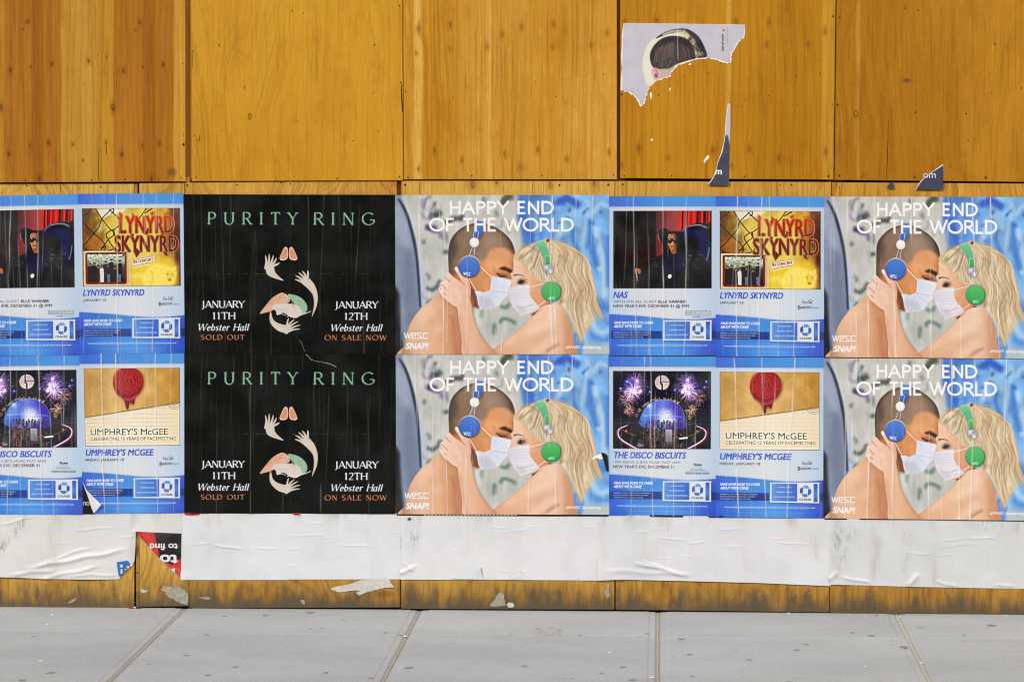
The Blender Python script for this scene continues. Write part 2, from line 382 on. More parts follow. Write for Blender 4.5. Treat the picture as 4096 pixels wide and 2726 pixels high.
    s.fill(hair, scalp, .93, 13, clip=hm)
    s.fill([(880, 420), (980, 430), (1040, 500), (950, 520), (860, 500)], (172, 142, 118), .6, 26, clip=hm)
    s.line([(512, 640), (512, 540), (535, 460), (580, 392), (645, 338), (720, 306), (800, 296), (885, 306), (960, 338), (1040, 392), (1100, 458), (1132, 530)], 26, (62, 52, 48), .7, 11, clip=hm)
    s.fill([(508, 470), (560, 430), (600, 540), (560, 640), (508, 700)], (72, 58, 52), .55, 22, clip=hm)
    s.fill([(800, 380), (850, 330), (840, 420), (800, 460)], (70, 58, 56), .6, 12, clip=hm)
    m = s.full([hair], 12) * hm
    s.im += ((rg.random((s.H, s.W)) - .5) * .10 * m)[..., None] * np.array([1, .9, .8])
    s.fill([(560, 620), (700, 600), (690, 700), (600, 760), (545, 760)], (150, 112, 82), .5, 20, clip=hm)
    for _ in range(60):
        x, y = rg.uniform(860, 1110), rg.uniform(580, 900); s.line([(x, y), (x + rg.normal(0, 5), y + rg.uniform(10, 40))], rg.uniform(2, 6), [(248, 196, 146), (190, 118, 70)][rg.integers(2)], .22, 2.5, clip=hm)
    s.line([(900, 760), (880, 830), (905, 900)], 40, (196, 118, 64), .35, 18, clip=hm)
    # brow, eye, nose
    s.fill([(985, 722), (1040, 700), (1090, 722), (1122, 742), (1110, 775), (1060, 745), (1010, 732)], (44, 26, 18), .92, 5, clip=hm)
    s.fill([(950, 760), (1010, 755), (1085, 770), (1090, 830), (1010, 815)], (130, 74, 38), .7, 14, clip=hm)
    s.line([(965, 765), (990, 782), (1030, 795), (1060, 790)], 9, (40, 20, 14), .9, 2.5, clip=hm)
    s.line([(990, 790), (1010, 802), (1030, 808)], 7, (60, 30, 20), .8, 3, clip=hm)
    s.line([(1098, 775), (1106, 800), (1114, 832)], 20, (212, 128, 74), .8, 6, clip=hm)
    s.line([(930, 700), (950, 730), (960, 760)], 22, (190, 118, 66), .5, 12, clip=hm)
    s.line([(1135, 610), (1124, 680), (1124, 735)], 8, (120, 66, 40), .7, 3, clip=hm)
    # ---- her face
    face = spline([(1150, 600), (1128, 640), (1122, 700), (1121, 760), (1128, 795), (1120, 830), (1095, 865), (1068, 902), (1080, 990), (1180, 1150), (1300, 1150), (1390, 1100), (1460, 1060), (1480, 900), (1400, 820), (1330, 740), (1240, 640)])
    s.fill([(1290, 1140), (1420, 1050), (1480, 1040), (1540, 1080), (1400, 1130), (1310, 1175)], (116, 62, 44), 1, 5)
    fm = s.full([face])
    s.fill(face, s.grad([(1080, (238, 190, 160)), (1180, (240, 196, 162)), (1300, (232, 176, 136)), (1420, (214, 146, 104)), (1480, (196, 122, 86))]))
    s.fill([(1280, 960), (1400, 940), (1420, 1060), (1370, 1100), (1300, 1010)], (224, 152, 108), .7, 16, clip=fm)
    s.line([(1124, 660), (1122, 770), (1128, 800)], 10, (170, 110, 84), .8, 4, clip=fm)
    s.line([(1118, 840), (1095, 872), (1074, 905)], 14, (226, 170, 142), .6, 5, clip=fm)
    s.fill(ell(1210, 842, 48, 30), (120, 96, 90), .55, 12, clip=fm)
    s.fill([(1168, 864), (1172, 846), (1192, 826), (1222, 832), (1238, 848), (1206, 868)], (40, 36, 40), .9, 6, clip=fm)
    s.line([(1160, 862), (1185, 864), (1212, 866)], 5, (26, 20, 20), .8, 2, clip=fm)
    s.line([(1132, 788), (1155, 780), (1195, 782), (1232, 796)], [16, 9, 6, 3], (58, 36, 28), .9, 2.5, clip=fm)
    # ---- her arm and shoulder
    arm = spline([(910, 1560), (905, 1530), (925, 1495), (1060, 1392), (1200, 1280), (1320, 1162), (1400, 1088), (1480, 1058), (1545, 1064), (1605, 1105), (1655, 1190), (1685, 1290), (1695, 1400), (1680, 1560)])
    am = s.full([arm])
    s.fill(arm, s.grad([(920, (214, 150, 110)), (1080, (232, 182, 144)), (1300, (240, 196, 160)), (1480, (238, 198, 168)), (1600, (228, 178, 142)), (1695, (198, 132, 92))]))
    s.line([(950, 1530), (1100, 1470), (1300, 1400), (1420, 1390)], 90, (224, 168, 128), .45, 30, clip=am)
    s.line([(1440, 1510), (1500, 1470), (1560, 1440)], 18, (170, 104, 68), .75, 10, clip=am)
    s.line([(1380, 1536), (1440, 1510), (1510, 1440)], 34, (206, 146, 106), .5, 16, clip=am)
    s.fill([(1560, 1100), (1640, 1160), (1700, 1400), (1690, 1560), (1600, 1560), (1630, 1300)], (206, 144, 104), .6, 24, clip=am)
    s.fill([(1440, 1070), (1530, 1080), (1560, 1200), (1440, 1240)], (246, 212, 186), .6, 30, clip=am)
    s.line([(925, 1495), (1060, 1392), (1200, 1280), (1320, 1162), (1400, 1088)], 14, (206, 146, 108), .6, 6, clip=am)
    for q in ([(1250, 1330), (1400, 1260), (1480, 1200)], [(1050, 1440), (1150, 1390)]): s.line(q, 46, (250, 216, 188), .5, 22, clip=am)
    for q in ([(1300, 1440), (1440, 1340), (1560, 1320)], [(1600, 1200), (1640, 1350), (1620, 1500)], [(1100, 1536), (1300, 1480)]): s.line(q, 50, (200, 138, 100), .35, 24, clip=am)
    # forearm and hand
    fore = spline([(660, 1560), (632, 1400), (615, 1280), (600, 1180), (590, 1100), (540, 1070), (470, 1010), (430, 960), (415, 915), (430, 888), (432, 855), (470, 830), (478, 780), (492, 752), (520, 765), (560, 805), (610, 835), (628, 835), (600, 780), (572, 740), (568, 712), (590, 706), (612, 740), (640, 790), (690, 815), (715, 870), (722, 950), (715, 1010), (730, 1080), (745, 1180), (790, 1310), (855, 1410), (925, 1492), (935, 1560)], 6)
    fo = s.full([fore])
    s.fill(fore + (8, 8), (110, 62, 40), .5, 10)
    s.fill(fore, s.grad([(420, (244, 206, 188)), (560, (240, 196, 170)), (680, (234, 184, 152)), (760, (230, 178, 142)), (930, (214, 150, 110))]))
    s.line([(610, 1150), (640, 1350), (680, 1540)], 30, (208, 146, 110), .6, 14, clip=fo)
    s.line([(720, 1000), (735, 1100), (760, 1220), (820, 1360), (900, 1480)], 16, (196, 130, 92), .6, 8, clip=fo)
    s.line([(700, 850), (720, 940), (708, 1000)], 14, (206, 140, 108), .6, 6, clip=fo)
    for p in ([(478, 800), (500, 830), (530, 850)], [(435, 870), (470, 900), (500, 930)], [(430, 905), (455, 945), (490, 975)], [(612, 838), (640, 850), (660, 880)]):
        s.line(p, 7, (176, 110, 84), .8, 2.5, clip=fo)
    s.line([(470, 1010), (540, 1068), (590, 1098)], 9, (184, 116, 86), .7, 4, clip=fo)
    s.line([(560, 900), (600, 960), (620, 1040)], 30, (250, 216, 196), .5, 14, clip=fo)
    s.fill(ell(588, 726, 10, 20, rot=-28), (246, 240, 244)); s.fill(ell(450, 935, 10, 22, rot=-40), (238, 224, 220), .9)
    # ---- masks and straps
    s.line([(812, 700), (915, 800)], 6, (244, 240, 236), smooth=False); s.line([(702, 812), (775, 938)], 6, (244, 238, 232), smooth=False)
    mk = [(920, 790), (1110, 828), (1108, 850), (1070, 950), (1074, 975), (1020, 1036), (985, 1075), (940, 1097), (815, 1112), (790, 1060), (778, 985), (758, 938), (800, 936), (845, 948), (905, 924), (912, 870)]
    km = s.full([ccw(mk)])
    s.fill(mk, s.grad([(760, (222, 222, 232)), (900, (212, 218, 234)), (1110, (226, 230, 242))]))
    s.fill([(790, 980), (900, 1000), (960, 1080), (820, 1112), (785, 1040)], (176, 178, 194), .55, 14, clip=km)
    for p in ([(905, 925), (1000, 942), (1072, 950)], [(895, 935), (980, 990), (1025, 1030)], [(870, 945), (910, 1030), (945, 1090)], [(835, 950), (860, 1020), (850, 1105)]):
        s.line(p, 6, (158, 162, 184), .75, 3, clip=km); s.line([(q[0] - 6, q[1] - 8) for q in p], 5, (244, 246, 252), .7, 2, clip=km)
    s.line([(920, 803), (1108, 840)], 2.5, (178, 184, 202), .7, smooth=False, clip=km); s.line([(760, 950), (850, 958)], 3, (180, 186, 204), .7, smooth=False, clip=km)
    s.line([(1278, 898), (1440, 855)], 6, (244, 240, 238), smooth=False); s.line([(1362, 1075), (1432, 1030)], 6, (240, 232, 228), smooth=False)
    mk = [(1068, 905), (1276, 873), (1280, 965), (1300, 1005), (1383, 1100), (1300, 1135), (1198, 1172), (1160, 1130), (1118, 1080), (1090, 1010)]
    km = s.full([ccw(mk)])
    s.fill(mk, s.grad([(1070, (216, 212, 226)), (1250, (232, 228, 236)), (1380, (222, 216, 224))]))
    for yy in (930, 958, 985, 1012, 1038):
        s.line([(1075 + (yy - 900) * .3, yy), (1200, yy - 10), (1320, yy - 12)], 3.5, (188, 182, 200), .6, 2, clip=km)
    s.line([(1150, 1090), (1230, 1090), (1320, 1060)], 8, (172, 164, 182), .7, 4, clip=km)
    s.line([(1160, 1120), (1280, 1110), (1376, 1090)], 3, (176, 170, 188), .7, 1, clip=km); s.line([(1175, 1140), (1290, 1125), (1380, 1098)], 3, (176, 170, 188), .7, 1, clip=km)
    s.fill([(1130, 1050), (1230, 1080), (1260, 1150), (1190, 1180)], (190, 184, 202), .4, 12, clip=km)
    # ---- her hair
    fr = spline([(1130, 610), (1150, 570), (1190, 535), (1250, 500), (1330, 475), (1400, 470), (1412, 448), (1440, 432), (1490, 452), (1560, 470), (1640, 490), (1720, 535), (1790, 610), (1850, 700), (1885, 800), (1905, 900), (1915, 990), (1940, 1080), (1975, 1205), (1925, 1150), (1880, 1090), (1850, 1090), (1862, 1180), (1850, 1270), (1828, 1300), (1800, 1280), (1790, 1370), (1770, 1420), (1740, 1350), (1700, 1300), (1672, 1200), (1620, 1110), (1560, 1060), (1540, 1050), (1575, 960), (1560, 870), (1530, 840), (1460, 850), (1390, 850), (1330, 810), (1290, 760), (1250, 700), (1190, 660), (1145, 640)], 6)
    s.fill(fr, s.grad([(1130, (212, 188, 146)), (1350, (214, 190, 150)), (1600, (214, 188, 144)), (1900, (204, 170, 120))]), 1, 3)
    hmk = s.full([fr], 2)
    G1 = [[(1420, 450), (1300, 490), (1190, 560), (1140, 620)], [(1420, 455), (1330, 520), (1260, 620), (1200, 660)], [(1425, 460), (1360, 560), (1300, 680), (1280, 760)], [(1430, 470), (1400, 600), (1380, 720), (1400, 840)], [(1440, 470), (1450, 600), (1440, 760), (1470, 850)]]
    G2 = [[(1455, 460), (1500, 580), (1480, 720), (1540, 850)], [(1470, 452), (1560, 580), (1535, 720), (1600, 870), (1585, 1040)], [(1480, 450), (1625, 560), (1595, 720), (1668, 900), (1640, 1080), (1715, 1260)], [(1490, 452), (1695, 565), (1670, 740), (1755, 900), (1720, 1100), (1785, 1400)], [(1500, 455), (1765, 590), (1765, 760), (1832, 920), (1800, 1100), (1850, 1290)], [(1510, 458), (1815, 640), (1850, 790), (1890, 950), (1890, 1070), (1965, 1200)]]
    def strands(G, n, cols, w, a, sd, lo=.0, hi=1.0, bw_=.8):
        r = np.random.default_rng(sd); R = [[] for _ in cols]
        g = [np.array([q for q in spline(x, 6, False)]) for x in G]
        g = [np.stack([np.interp(np.linspace(0, 1, 34), np.linspace(0, 1, len(x)), x[:, i]) for i in (0, 1)], 1) for x in g]
        for _ in range(n):
            u = r.random() * (len(g) - 1.001); i = int(u); f = u - i
            p = g[i] * (1 - f) + g[i + 1] * f
            t0 = lo + r.random() * (hi - lo) * .7; t1 = min(1, t0 + .2 + r.random() * .5)
            k0, k1 = int(t0 * 33), max(int(t0 * 33) + 4, int(t1 * 33) + 1)
            q = p[k0:k1]
            if len(q) < 3: continue
            tt = np.linspace(0, 1, len(q)); ph = r.random() * 6.3; am = r.normal(0, 9)
            q = q + np.stack([am * np.sin(ph + tt * 4.5), am * .4 * np.cos(ph + tt * 3)], 1) + r.normal(0, 5, 2)
            R[r.integers(len(cols))] += ribbon(q, [.4, w * (.5 + r.random()), .4])
        for c, R_ in zip(cols, R): s.fill(R_, c, a, bw_)
    strands(G1, 60, [(166, 136, 98), (132, 108, 82)], 26, .45, 1, bw_=5); strands(G2, 80, [(150, 112, 68), (176, 136, 88)], 46, .5, 2, bw_=6); strands(G2, 60, [(248, 236, 206), (238, 220, 182)], 40, .55, 12, bw_=6); strands(G1, 40, [(248, 238, 212)], 24, .5, 13, bw_=4)
    strands(G1, 150, [(246, 236, 210), (226, 202, 160), (186, 154, 112)], 7, .55, 3); strands(G2, 260, [(248, 238, 210), (232, 210, 168), (206, 174, 124), (170, 132, 86)], 9, .5, 4)
    strands(G2, 170, [(252, 244, 222), (150, 114, 74)], 3.4, .65, 5, .1)
    for _ in range(26):
        x, y = rg.uniform(1540, 1880), rg.uniform(560, 1150); s.line([(x, y), (x + rg.normal(10, 18), y + 50), (x + rg.normal(10, 26), y + 120)], rg.uniform(8, 20), [(132, 100, 66), (150, 118, 80), (244, 232, 196)][rg.integers(3)], .28, 7, clip=hmk)
    R = []
    for x, y, dx, dy in [(1800, 1300, 10, 110), (1770, 1380, -4, 60), (1840, 1250, 16, 90), (1890, 1060, 60, 150), (1930, 1100, 44, 130), (1910, 980, 40, 100), (1905, 900, 24, 90), (1700, 1290, 20, 100), (1740, 1350, 10, 80), (1870, 1130, 30, 130), (1480, 440, 60, -14), (1560, 468, 70, 6), (1180, 540, -30, 14), (1240, 505, -34, 10), (1145, 600, -10, 40), (1560, 1040, 30, 80)]:
        for q in range(7): jx, jy = rg.normal(0, 14), rg.normal(0, 12); R += ribbon(spline([(x + jx, y + jy), (x + jx + dx * .5 + rg.normal(0, 8), y + jy + dy * .5), (x + jx + dx + rg.normal(0, 14), y + jy + dy + rg.normal(0, 16))], 5, False), [3.5, 2.4, .6])
    s.fill(R, (214, 184, 132), .85, .8)
    strands(G1, 80, [(248, 238, 206), (110, 88, 66)], 4, .7, 6)
    s.fill([(1530, 850), (1580, 900), (1600, 1040), (1560, 1060), (1580, 960)], (120, 86, 56), .5, 8)
    s.line([(1560, 590), (1600, 620), (1640, 660)], 20, (150, 128, 100), .5, 8); s.fill([(1440, 450), (1460, 440), (1475, 455), (1445, 475)], (40, 34, 34), .8, 4)
    s.line([(1200, 515), (1260, 505), (1330, 530), (1370, 570)], 22, (134, 122, 106), .55, 8)
    # ---- headphones
    s.fill([(765, 268), (878, 275), (852, 320), (822, 400), (792, 445), (742, 440), (748, 350)], s.grad([(270, (84, 134, 214)), (450, (44, 84, 170))], 'y'), 1, 1)
    for a_, b_ in (((748, 390), (745, 440)), ((796, 380), (786, 440)), ((738, 520), (708, 600)), ((762, 520), (752, 600))): s.line([a_, b_], 5, (214, 214, 220), smooth=False)
    s.line([(764, 545), (772, 580), (750, 606), (720, 600)], 5, (62, 96, 190)); s.line([(750, 385), (765, 362), (790, 366), (797, 384)], 4, (206, 210, 220))
    s.fill(ell(711, 700, 104), (196, 190, 190)); s.fill(ell(712, 712, 102), (60, 50, 60), .6, 5)
    s.fill(ell(705, 708, 99), (34, 66, 156)); s.fill(ell(705, 705, 95), s.grad([(605, (76, 126, 214)), (800, (46, 92, 190))], 'y'))
    s.fill(ell(758, 478, 48), (90, 84, 84), .6, 4); s.fill(ell(756, 475, 46), (216, 212, 208)); s.fill(ell(754, 470, 36), (238, 236, 232), 1, 6)
    s.fill([(1318, 482), (1412, 458), (1446, 510), (1468, 590), (1478, 690), (1432, 695), (1408, 610), (1378, 545)], s.grad([(460, (120, 200, 148)), (700, (58, 160, 96))], 'y'), 1, 1)
    s.line([(1430, 670), (1428, 610), (1448, 597), (1464, 610)], 4, (220, 232, 226)); s.line([(1455, 780), (1458, 850)], 12, (214, 206, 170), smooth=False)
    s.line([(1480, 780), (1490, 830), (1545, 850)], 4, (70, 150, 100))
    s.fill(ell(1478, 938, 96), (160, 152, 148)); s.fill(ell(1496, 948, 92), (60, 44, 36), .6, 6)
    s.fill(ell(1486, 944, 92), (36, 130, 62)); s.fill(ell(1486, 941, 88), s.grad([(850, (88, 192, 104)), (1035, (38, 164, 72))], 'y'))
    s.fill(ell(1462, 733, 48), (90, 80, 70), .6, 4); s.fill(ell(1460, 730, 45), (176, 176, 186))
    for a_ in (20, 200): s.fill([(1460, 730)] + [tuple(q) for q in ell(1460, 730, 44, n=8, a0=a_, a1=a_ + 50)], (226, 226, 232), .9, 3)
    for a_ in (110, 290): s.fill([(1460, 730)] + [tuple(q) for q in ell(1460, 730, 44, n=8, a0=a_, a1=a_ + 45)], (130, 130, 140), .7, 4)
    tex = s.noise(40, 46, 21); s.im += ((tex - .5) * .035)[..., None]
    y_ = np.clip(s.im, 0, 1); lo = blur(y_, 16) if False else np.stack([blur(y_[..., i], 14) for i in range(3)], -1)
    y_ = y_ + (y_ - lo) * .26                                           # the crisp local contrast of a printed photograph
    y_ = np.clip(y_, 0, 1) ** .94; g_ = y_.mean(-1, keepdims=True); s.im = np.clip(g_ + (y_ - g_) * .97, 0, 1)
    s.im += (rg.random(s.im.shape[:2])[..., None] - .5) * .035
    # ---- lettering
    W = (250, 248, 247)
    skel_text(s, 'HAPPY END', 522, 1508, 80, 208, W, .17, track=.12, a=1)
    skel_text(s, 'OF THE WORLD', 331, 1697, 240, 372, W, .165, track=.1, a=1)
    def logo(x0, x1, top, base, sh_=0.0, rise=0.0, col=(246, 244, 244)):
        h = base - top; k = (x1 - x0) / 4.5; w = .16 * h
        def T(p): return (x0 + p[0] * k + sh_ * (1 - p[1]) * h, base - p[1] * h + rise * p[0])
        P = []
        for st in ([(0, 1), (.3, .05), (.6, .9), (.85, .05), (1.2, 1)], [(1.42, .5), (2.05, .5), (2.05, .92), (1.42, .92), (1.42, .08), (2.1, .08)],
                   [(3.2, .92), (2.4, .92), (2.4, .7), (3.1, .3), (3.1, .08), (2.3, .08)], [(4.4, .92), (3.5, .92), (3.5, .08), (4.4, .08)]):
            P += pen([T(q) for q in st], w)
        s.fill(P, col)
    logo(86, 320, 1330, 1388); s.line([(130, 1398), (285, 1398)], 3, (230, 226, 226), .7, smooth=False)
    type_text(s, 'SNAP!', 96, 316, 1426, 1484, (246, 244, 244), .035, .22)
    logo(652, 724, 753, 784, 0, 2.0, (214, 226, 246)); logo(1460, 1522, 994, 1018, 0, -1.0, (196, 236, 204))
    type_text(s, '#WeSC #snapmag', 1628, 1955, 1452, 1480, (240, 242, 244), .02, a=.9)
    return s
def art_black():
    s = Sheet(14, 14, 2022, 1530, 1130, (13, 14, 11)); rg = s.rng
    n = s.noise(300, 700, 2); s.im += ((n - .5) * .018)[..., None]
    # fine paste wrinkles that have scuffed the ink
    for i in range(64):
        x = rg.uniform(40, 2000); y = rg.uniform(-100, 1300); L = rg.uniform(150, 900); dx = rg.normal(0, 25)
        p = [(x, y), (x + dx * .4 + rg.normal(0, 5), y + L * .4), (x + dx + rg.normal(0, 6), y + L)]
        s.line(p, [.5, rg.uniform(1.5, 4), .5], (96, 92, 66), rg.uniform(.18, .6), .8)
    for x in (1024,): s.line([(x, 10), (x + 2, 1530)], 2.5, (90, 88, 66), .5, smooth=False)
    for i in range(60):
        x = rg.uniform(200, 2010); s.line([(x, 771), (x + rg.uniform(3, 30), 771)], 2.5, (150, 148, 130), rg.uniform(.2, .8), smooth=False)
    for i in range(40): s.fill(ell(rg.uniform(40, 2000), rg.uniform(30, 1500), rg.uniform(1, 3), n=8), (140, 138, 120), rg.uniform(.2, .7))
    s.im += (rg.random(s.im.shape[:2])[..., None] - .5) * .014
    for i in range(26):
        x, y = rg.uniform(40, 2000), rg.uniform(40, 1500); s.line([(x, y), (x + rg.normal(0, 30), y + rg.uniform(60, 260))], rg.uniform(14, 60), (36, 36, 30), rg.uniform(.05, .2), 16)
    G = (136, 184, 148)
    skel_text(s, 'PURITY', 240, 1088, 184, 298, G, .14, True, track=.62, thin=.055, add_shadow=((5, 5), (52, 96, 84)))
    skel_text(s, 'RING', 1245, 1812, 186, 300, G, .14, True, track=.56, thin=.055, add_shadow=((5, 5), (52, 96, 84)))
    W = (236, 234, 236); sw = ((4, 4), (96, 110, 128))
    skel_text(s, 'JANUARY', 180, 586, 1026, 1090, W, .19, True, track=.07, thin=.07, add_shadow=sw)
    skel_text(s, '11TH', 280, 500, 1136, 1200, W, .19, True, track=.08, thin=.07, add_shadow=sw)
    skel_text(s, 'Webster Hall', 138, 622, 1244, 1308, W, .17, True, shear=.2, track=.09, thin=.065, add_shadow=sw)
    skel_text(s, 'SOLD OUT', 174, 584, 1350, 1396, (216, 132, 84), .19, True, track=.26, thin=.07)
    skel_text(s, 'JANUARY', 1450, 1856, 1030, 1094, W, .19, True, track=.07, thin=.07, add_shadow=sw)
    skel_text(s, '12TH', 1536, 1756, 1140, 1204, W, .19, True, track=.08, thin=.07, add_shadow=sw)
    skel_text(s, 'Webster Hall', 1404, 1890, 1248, 1312, W, .17, True, shear=.2, track=.09, thin=.065, add_shadow=sw)
    skel_text(s, 'ON SALE NOW', 1352, 1938, 1352, 1400, (216, 132, 84), .19, True, track=.22, thin=.07)
    # a plain pale drawing: three curved reaching arms and a curled sleeper, with a pair of coral leaves above
    pale = (212, 200, 186)
    def hand(cx, cy, ang, L, k=1.0, mir=1):
        c, q = math.cos(math.radians(ang)), math.sin(math.radians(ang)); out = []
        for i, (off, ln, sp) in enumerate(((-34, .82, -16), (-14, 1.0, -6), (8, .96, 5), (28, .80, 16), (48, .55, 46))):
            b = np.array([0, off * k * mir]); t = np.array([L * ln * math.cos(math.radians(sp * mir)), off * k * mir * 1.1 + L * ln * math.sin(math.radians(sp * mir))])
            m_ = (b + t) / 2 + (0, 5 * mir)
            p = np.array([b - (L * .5, 0) if i < 4 else b - (L * .2, off * k * mir * .6), b, m_, t])
            out += ribbon(spline(p @ np.array([[c, q], [-q, c]]) + (cx, cy), 6, False), [24 * k, 24 * k, 22 * k, 17 * k, 4])
        return out
    s.fill(ribbon(spline([(828, 690), (838, 750), (885, 792), (962, 834)], 8, False), [84, 84, 44, 2]) + hand(826, 680, -78, 100, .95, 1), pale)
    s.fill(ribbon(spline([(1165, 830), (1222, 890), (1262, 970), (1262, 1070), (1230, 1176)], 8, False), [86, 74, 44, 28, 2]) + hand(1160, 826, -140, 96, .95, 1), pale)
    s.fill(ribbon(spline([(835, 1130), (850, 1220), (920, 1278), (1010, 1300)], 8, False), [8, 40, 70, 84]) + hand(1012, 1286, -28, 112, .8, -1), pale)
    for L in ([(800, 700), (812, 660), (812, 630)], [(822, 690), (838, 650), (842, 620)], [(846, 700), (862, 664), (872, 640)], [(1130, 800), (1108, 780), (1096, 770)], [(1150, 790), (1130, 770), (1118, 752)], [(1170, 790), (1156, 770), (1150, 750)], [(1040, 1290), (1080, 1270), (1100, 1256)], [(1046, 1306), (1086, 1292), (1112, 1284)], [(900, 1240), (960, 1268), (1010, 1280)], [(1210, 900), (1236, 960), (1246, 1040)], [(850, 760), (890, 800), (930, 820)]):
        s.line(L, 2.2, (158, 146, 134), .7)
    s.line([(1180, 830), (1205, 800)], 3, (150, 140, 136)); s.line([(1195, 812), (1210, 840)], 2, (150, 140, 136))
    for sg in (-1, 1):
        leaf = spline([(1006 + sg * 8, 530), (1006 + sg * 36, 516), (1006 + sg * 66, 570), (1006 + sg * 84, 622), (1006 + sg * 60, 640), (1006 + sg * 10, 620)])
        s.fill(leaf, (236, 226, 222)); s.fill((leaf - (1006 + sg * 44, 580)) * .86 + (1006 + sg * 44, 580), (222, 150, 112))
        s.line([(1006 + sg * 12, 545), (1006 + sg * 34, 580), (1006 + sg * 48, 616)], 3, (140, 96, 100), .8); s.line([(1006 + sg * 26, 565), (1006 + sg * 50, 575)], 2, (140, 96, 100), .7)
    s.blob([(734, 1146), (790, 1070), (850, 1000), (920, 955), (960, 950), (1010, 985), (1010, 1040), (900, 1080), (850, 1120), (780, 1140)], (222, 174, 140))
    s.blob([(1000, 970), (1060, 968), (1130, 1000), (1180, 1060), (1180, 1120), (1130, 1145), (1080, 1080)], (150, 186, 156))
    s.blob([(930, 1000), (960, 968), (1000, 985), (1000, 1020), (960, 1036)], (216, 186, 164))
    s.blob([(1090, 1150), (1180, 1135), (1218, 1120), (1205, 1136), (1120, 1165)], (214, 196, 176))
    s.blob([(846, 1090), (880, 1062), (960, 1050), (1060, 1060), (1120, 1090), (1130, 1150), (1080, 1188), (1020, 1178), (960, 1140), (900, 1160), (884, 1120)], (216, 206, 200))
    for p in ([(975, 1030), (1040, 1010), (1064, 1070)], [(1090, 1020), (1120, 1060), (1126, 1110)], [(880, 1090), (930, 1110), (990, 1104)], [(950, 990), (962, 1000), (976, 992)], [(1020, 1070), (1060, 1090), (1070, 1130)]):
        s.line(p, 2.5, (130, 120, 116), .8)
    for _ in range(46): x, y = rg.uniform(890, 1110), rg.uniform(1070, 1150); s.line([(x, y), (x + rg.uniform(6, 16), y + rg.normal(2, 3))], 1.8, [(176, 166, 160), (236, 230, 226)][rg.integers(2)], .6)
    for _ in range(24): t_ = rg.random(); s.line([(790 + 150 * t_, 1080 - 100 * t_ + rg.normal(0, 14)), (840 + 130 * t_, 1030 - 60 * t_ + rg.normal(0, 10))], 1.8, (190, 138, 104), .6)
    for q in ((940, 1002), (978, 1002)): s.fill(ell(q[0], q[1], 5, 3), (90, 70, 66))
    s.line([(950, 1022), (960, 1026), (970, 1022)], 2, (150, 90, 80)); s.line([(1040, 975), (1060, 1010), (1050, 1040)], 2, (104, 140, 116)); s.line([(1100, 1000), (1110, 1050), (1100, 1100)], 2, (104, 140, 116))
    s.line([(900, 1160), (940, 1150), (980, 1166)], 5, (230, 224, 220)); s.line([(990, 1180), (1030, 1158)], 6, (230, 224, 220)); s.line([(1070, 1185), (1130, 1160)], 6, (230, 224, 220))
    s.line([(1034, 1050), (1060, 1075), (1030, 1070)], 14, (214, 184, 160)); s.line([(800, 1080), (860, 1010), (930, 970)], 3, (196, 140, 104), .8)
    return s

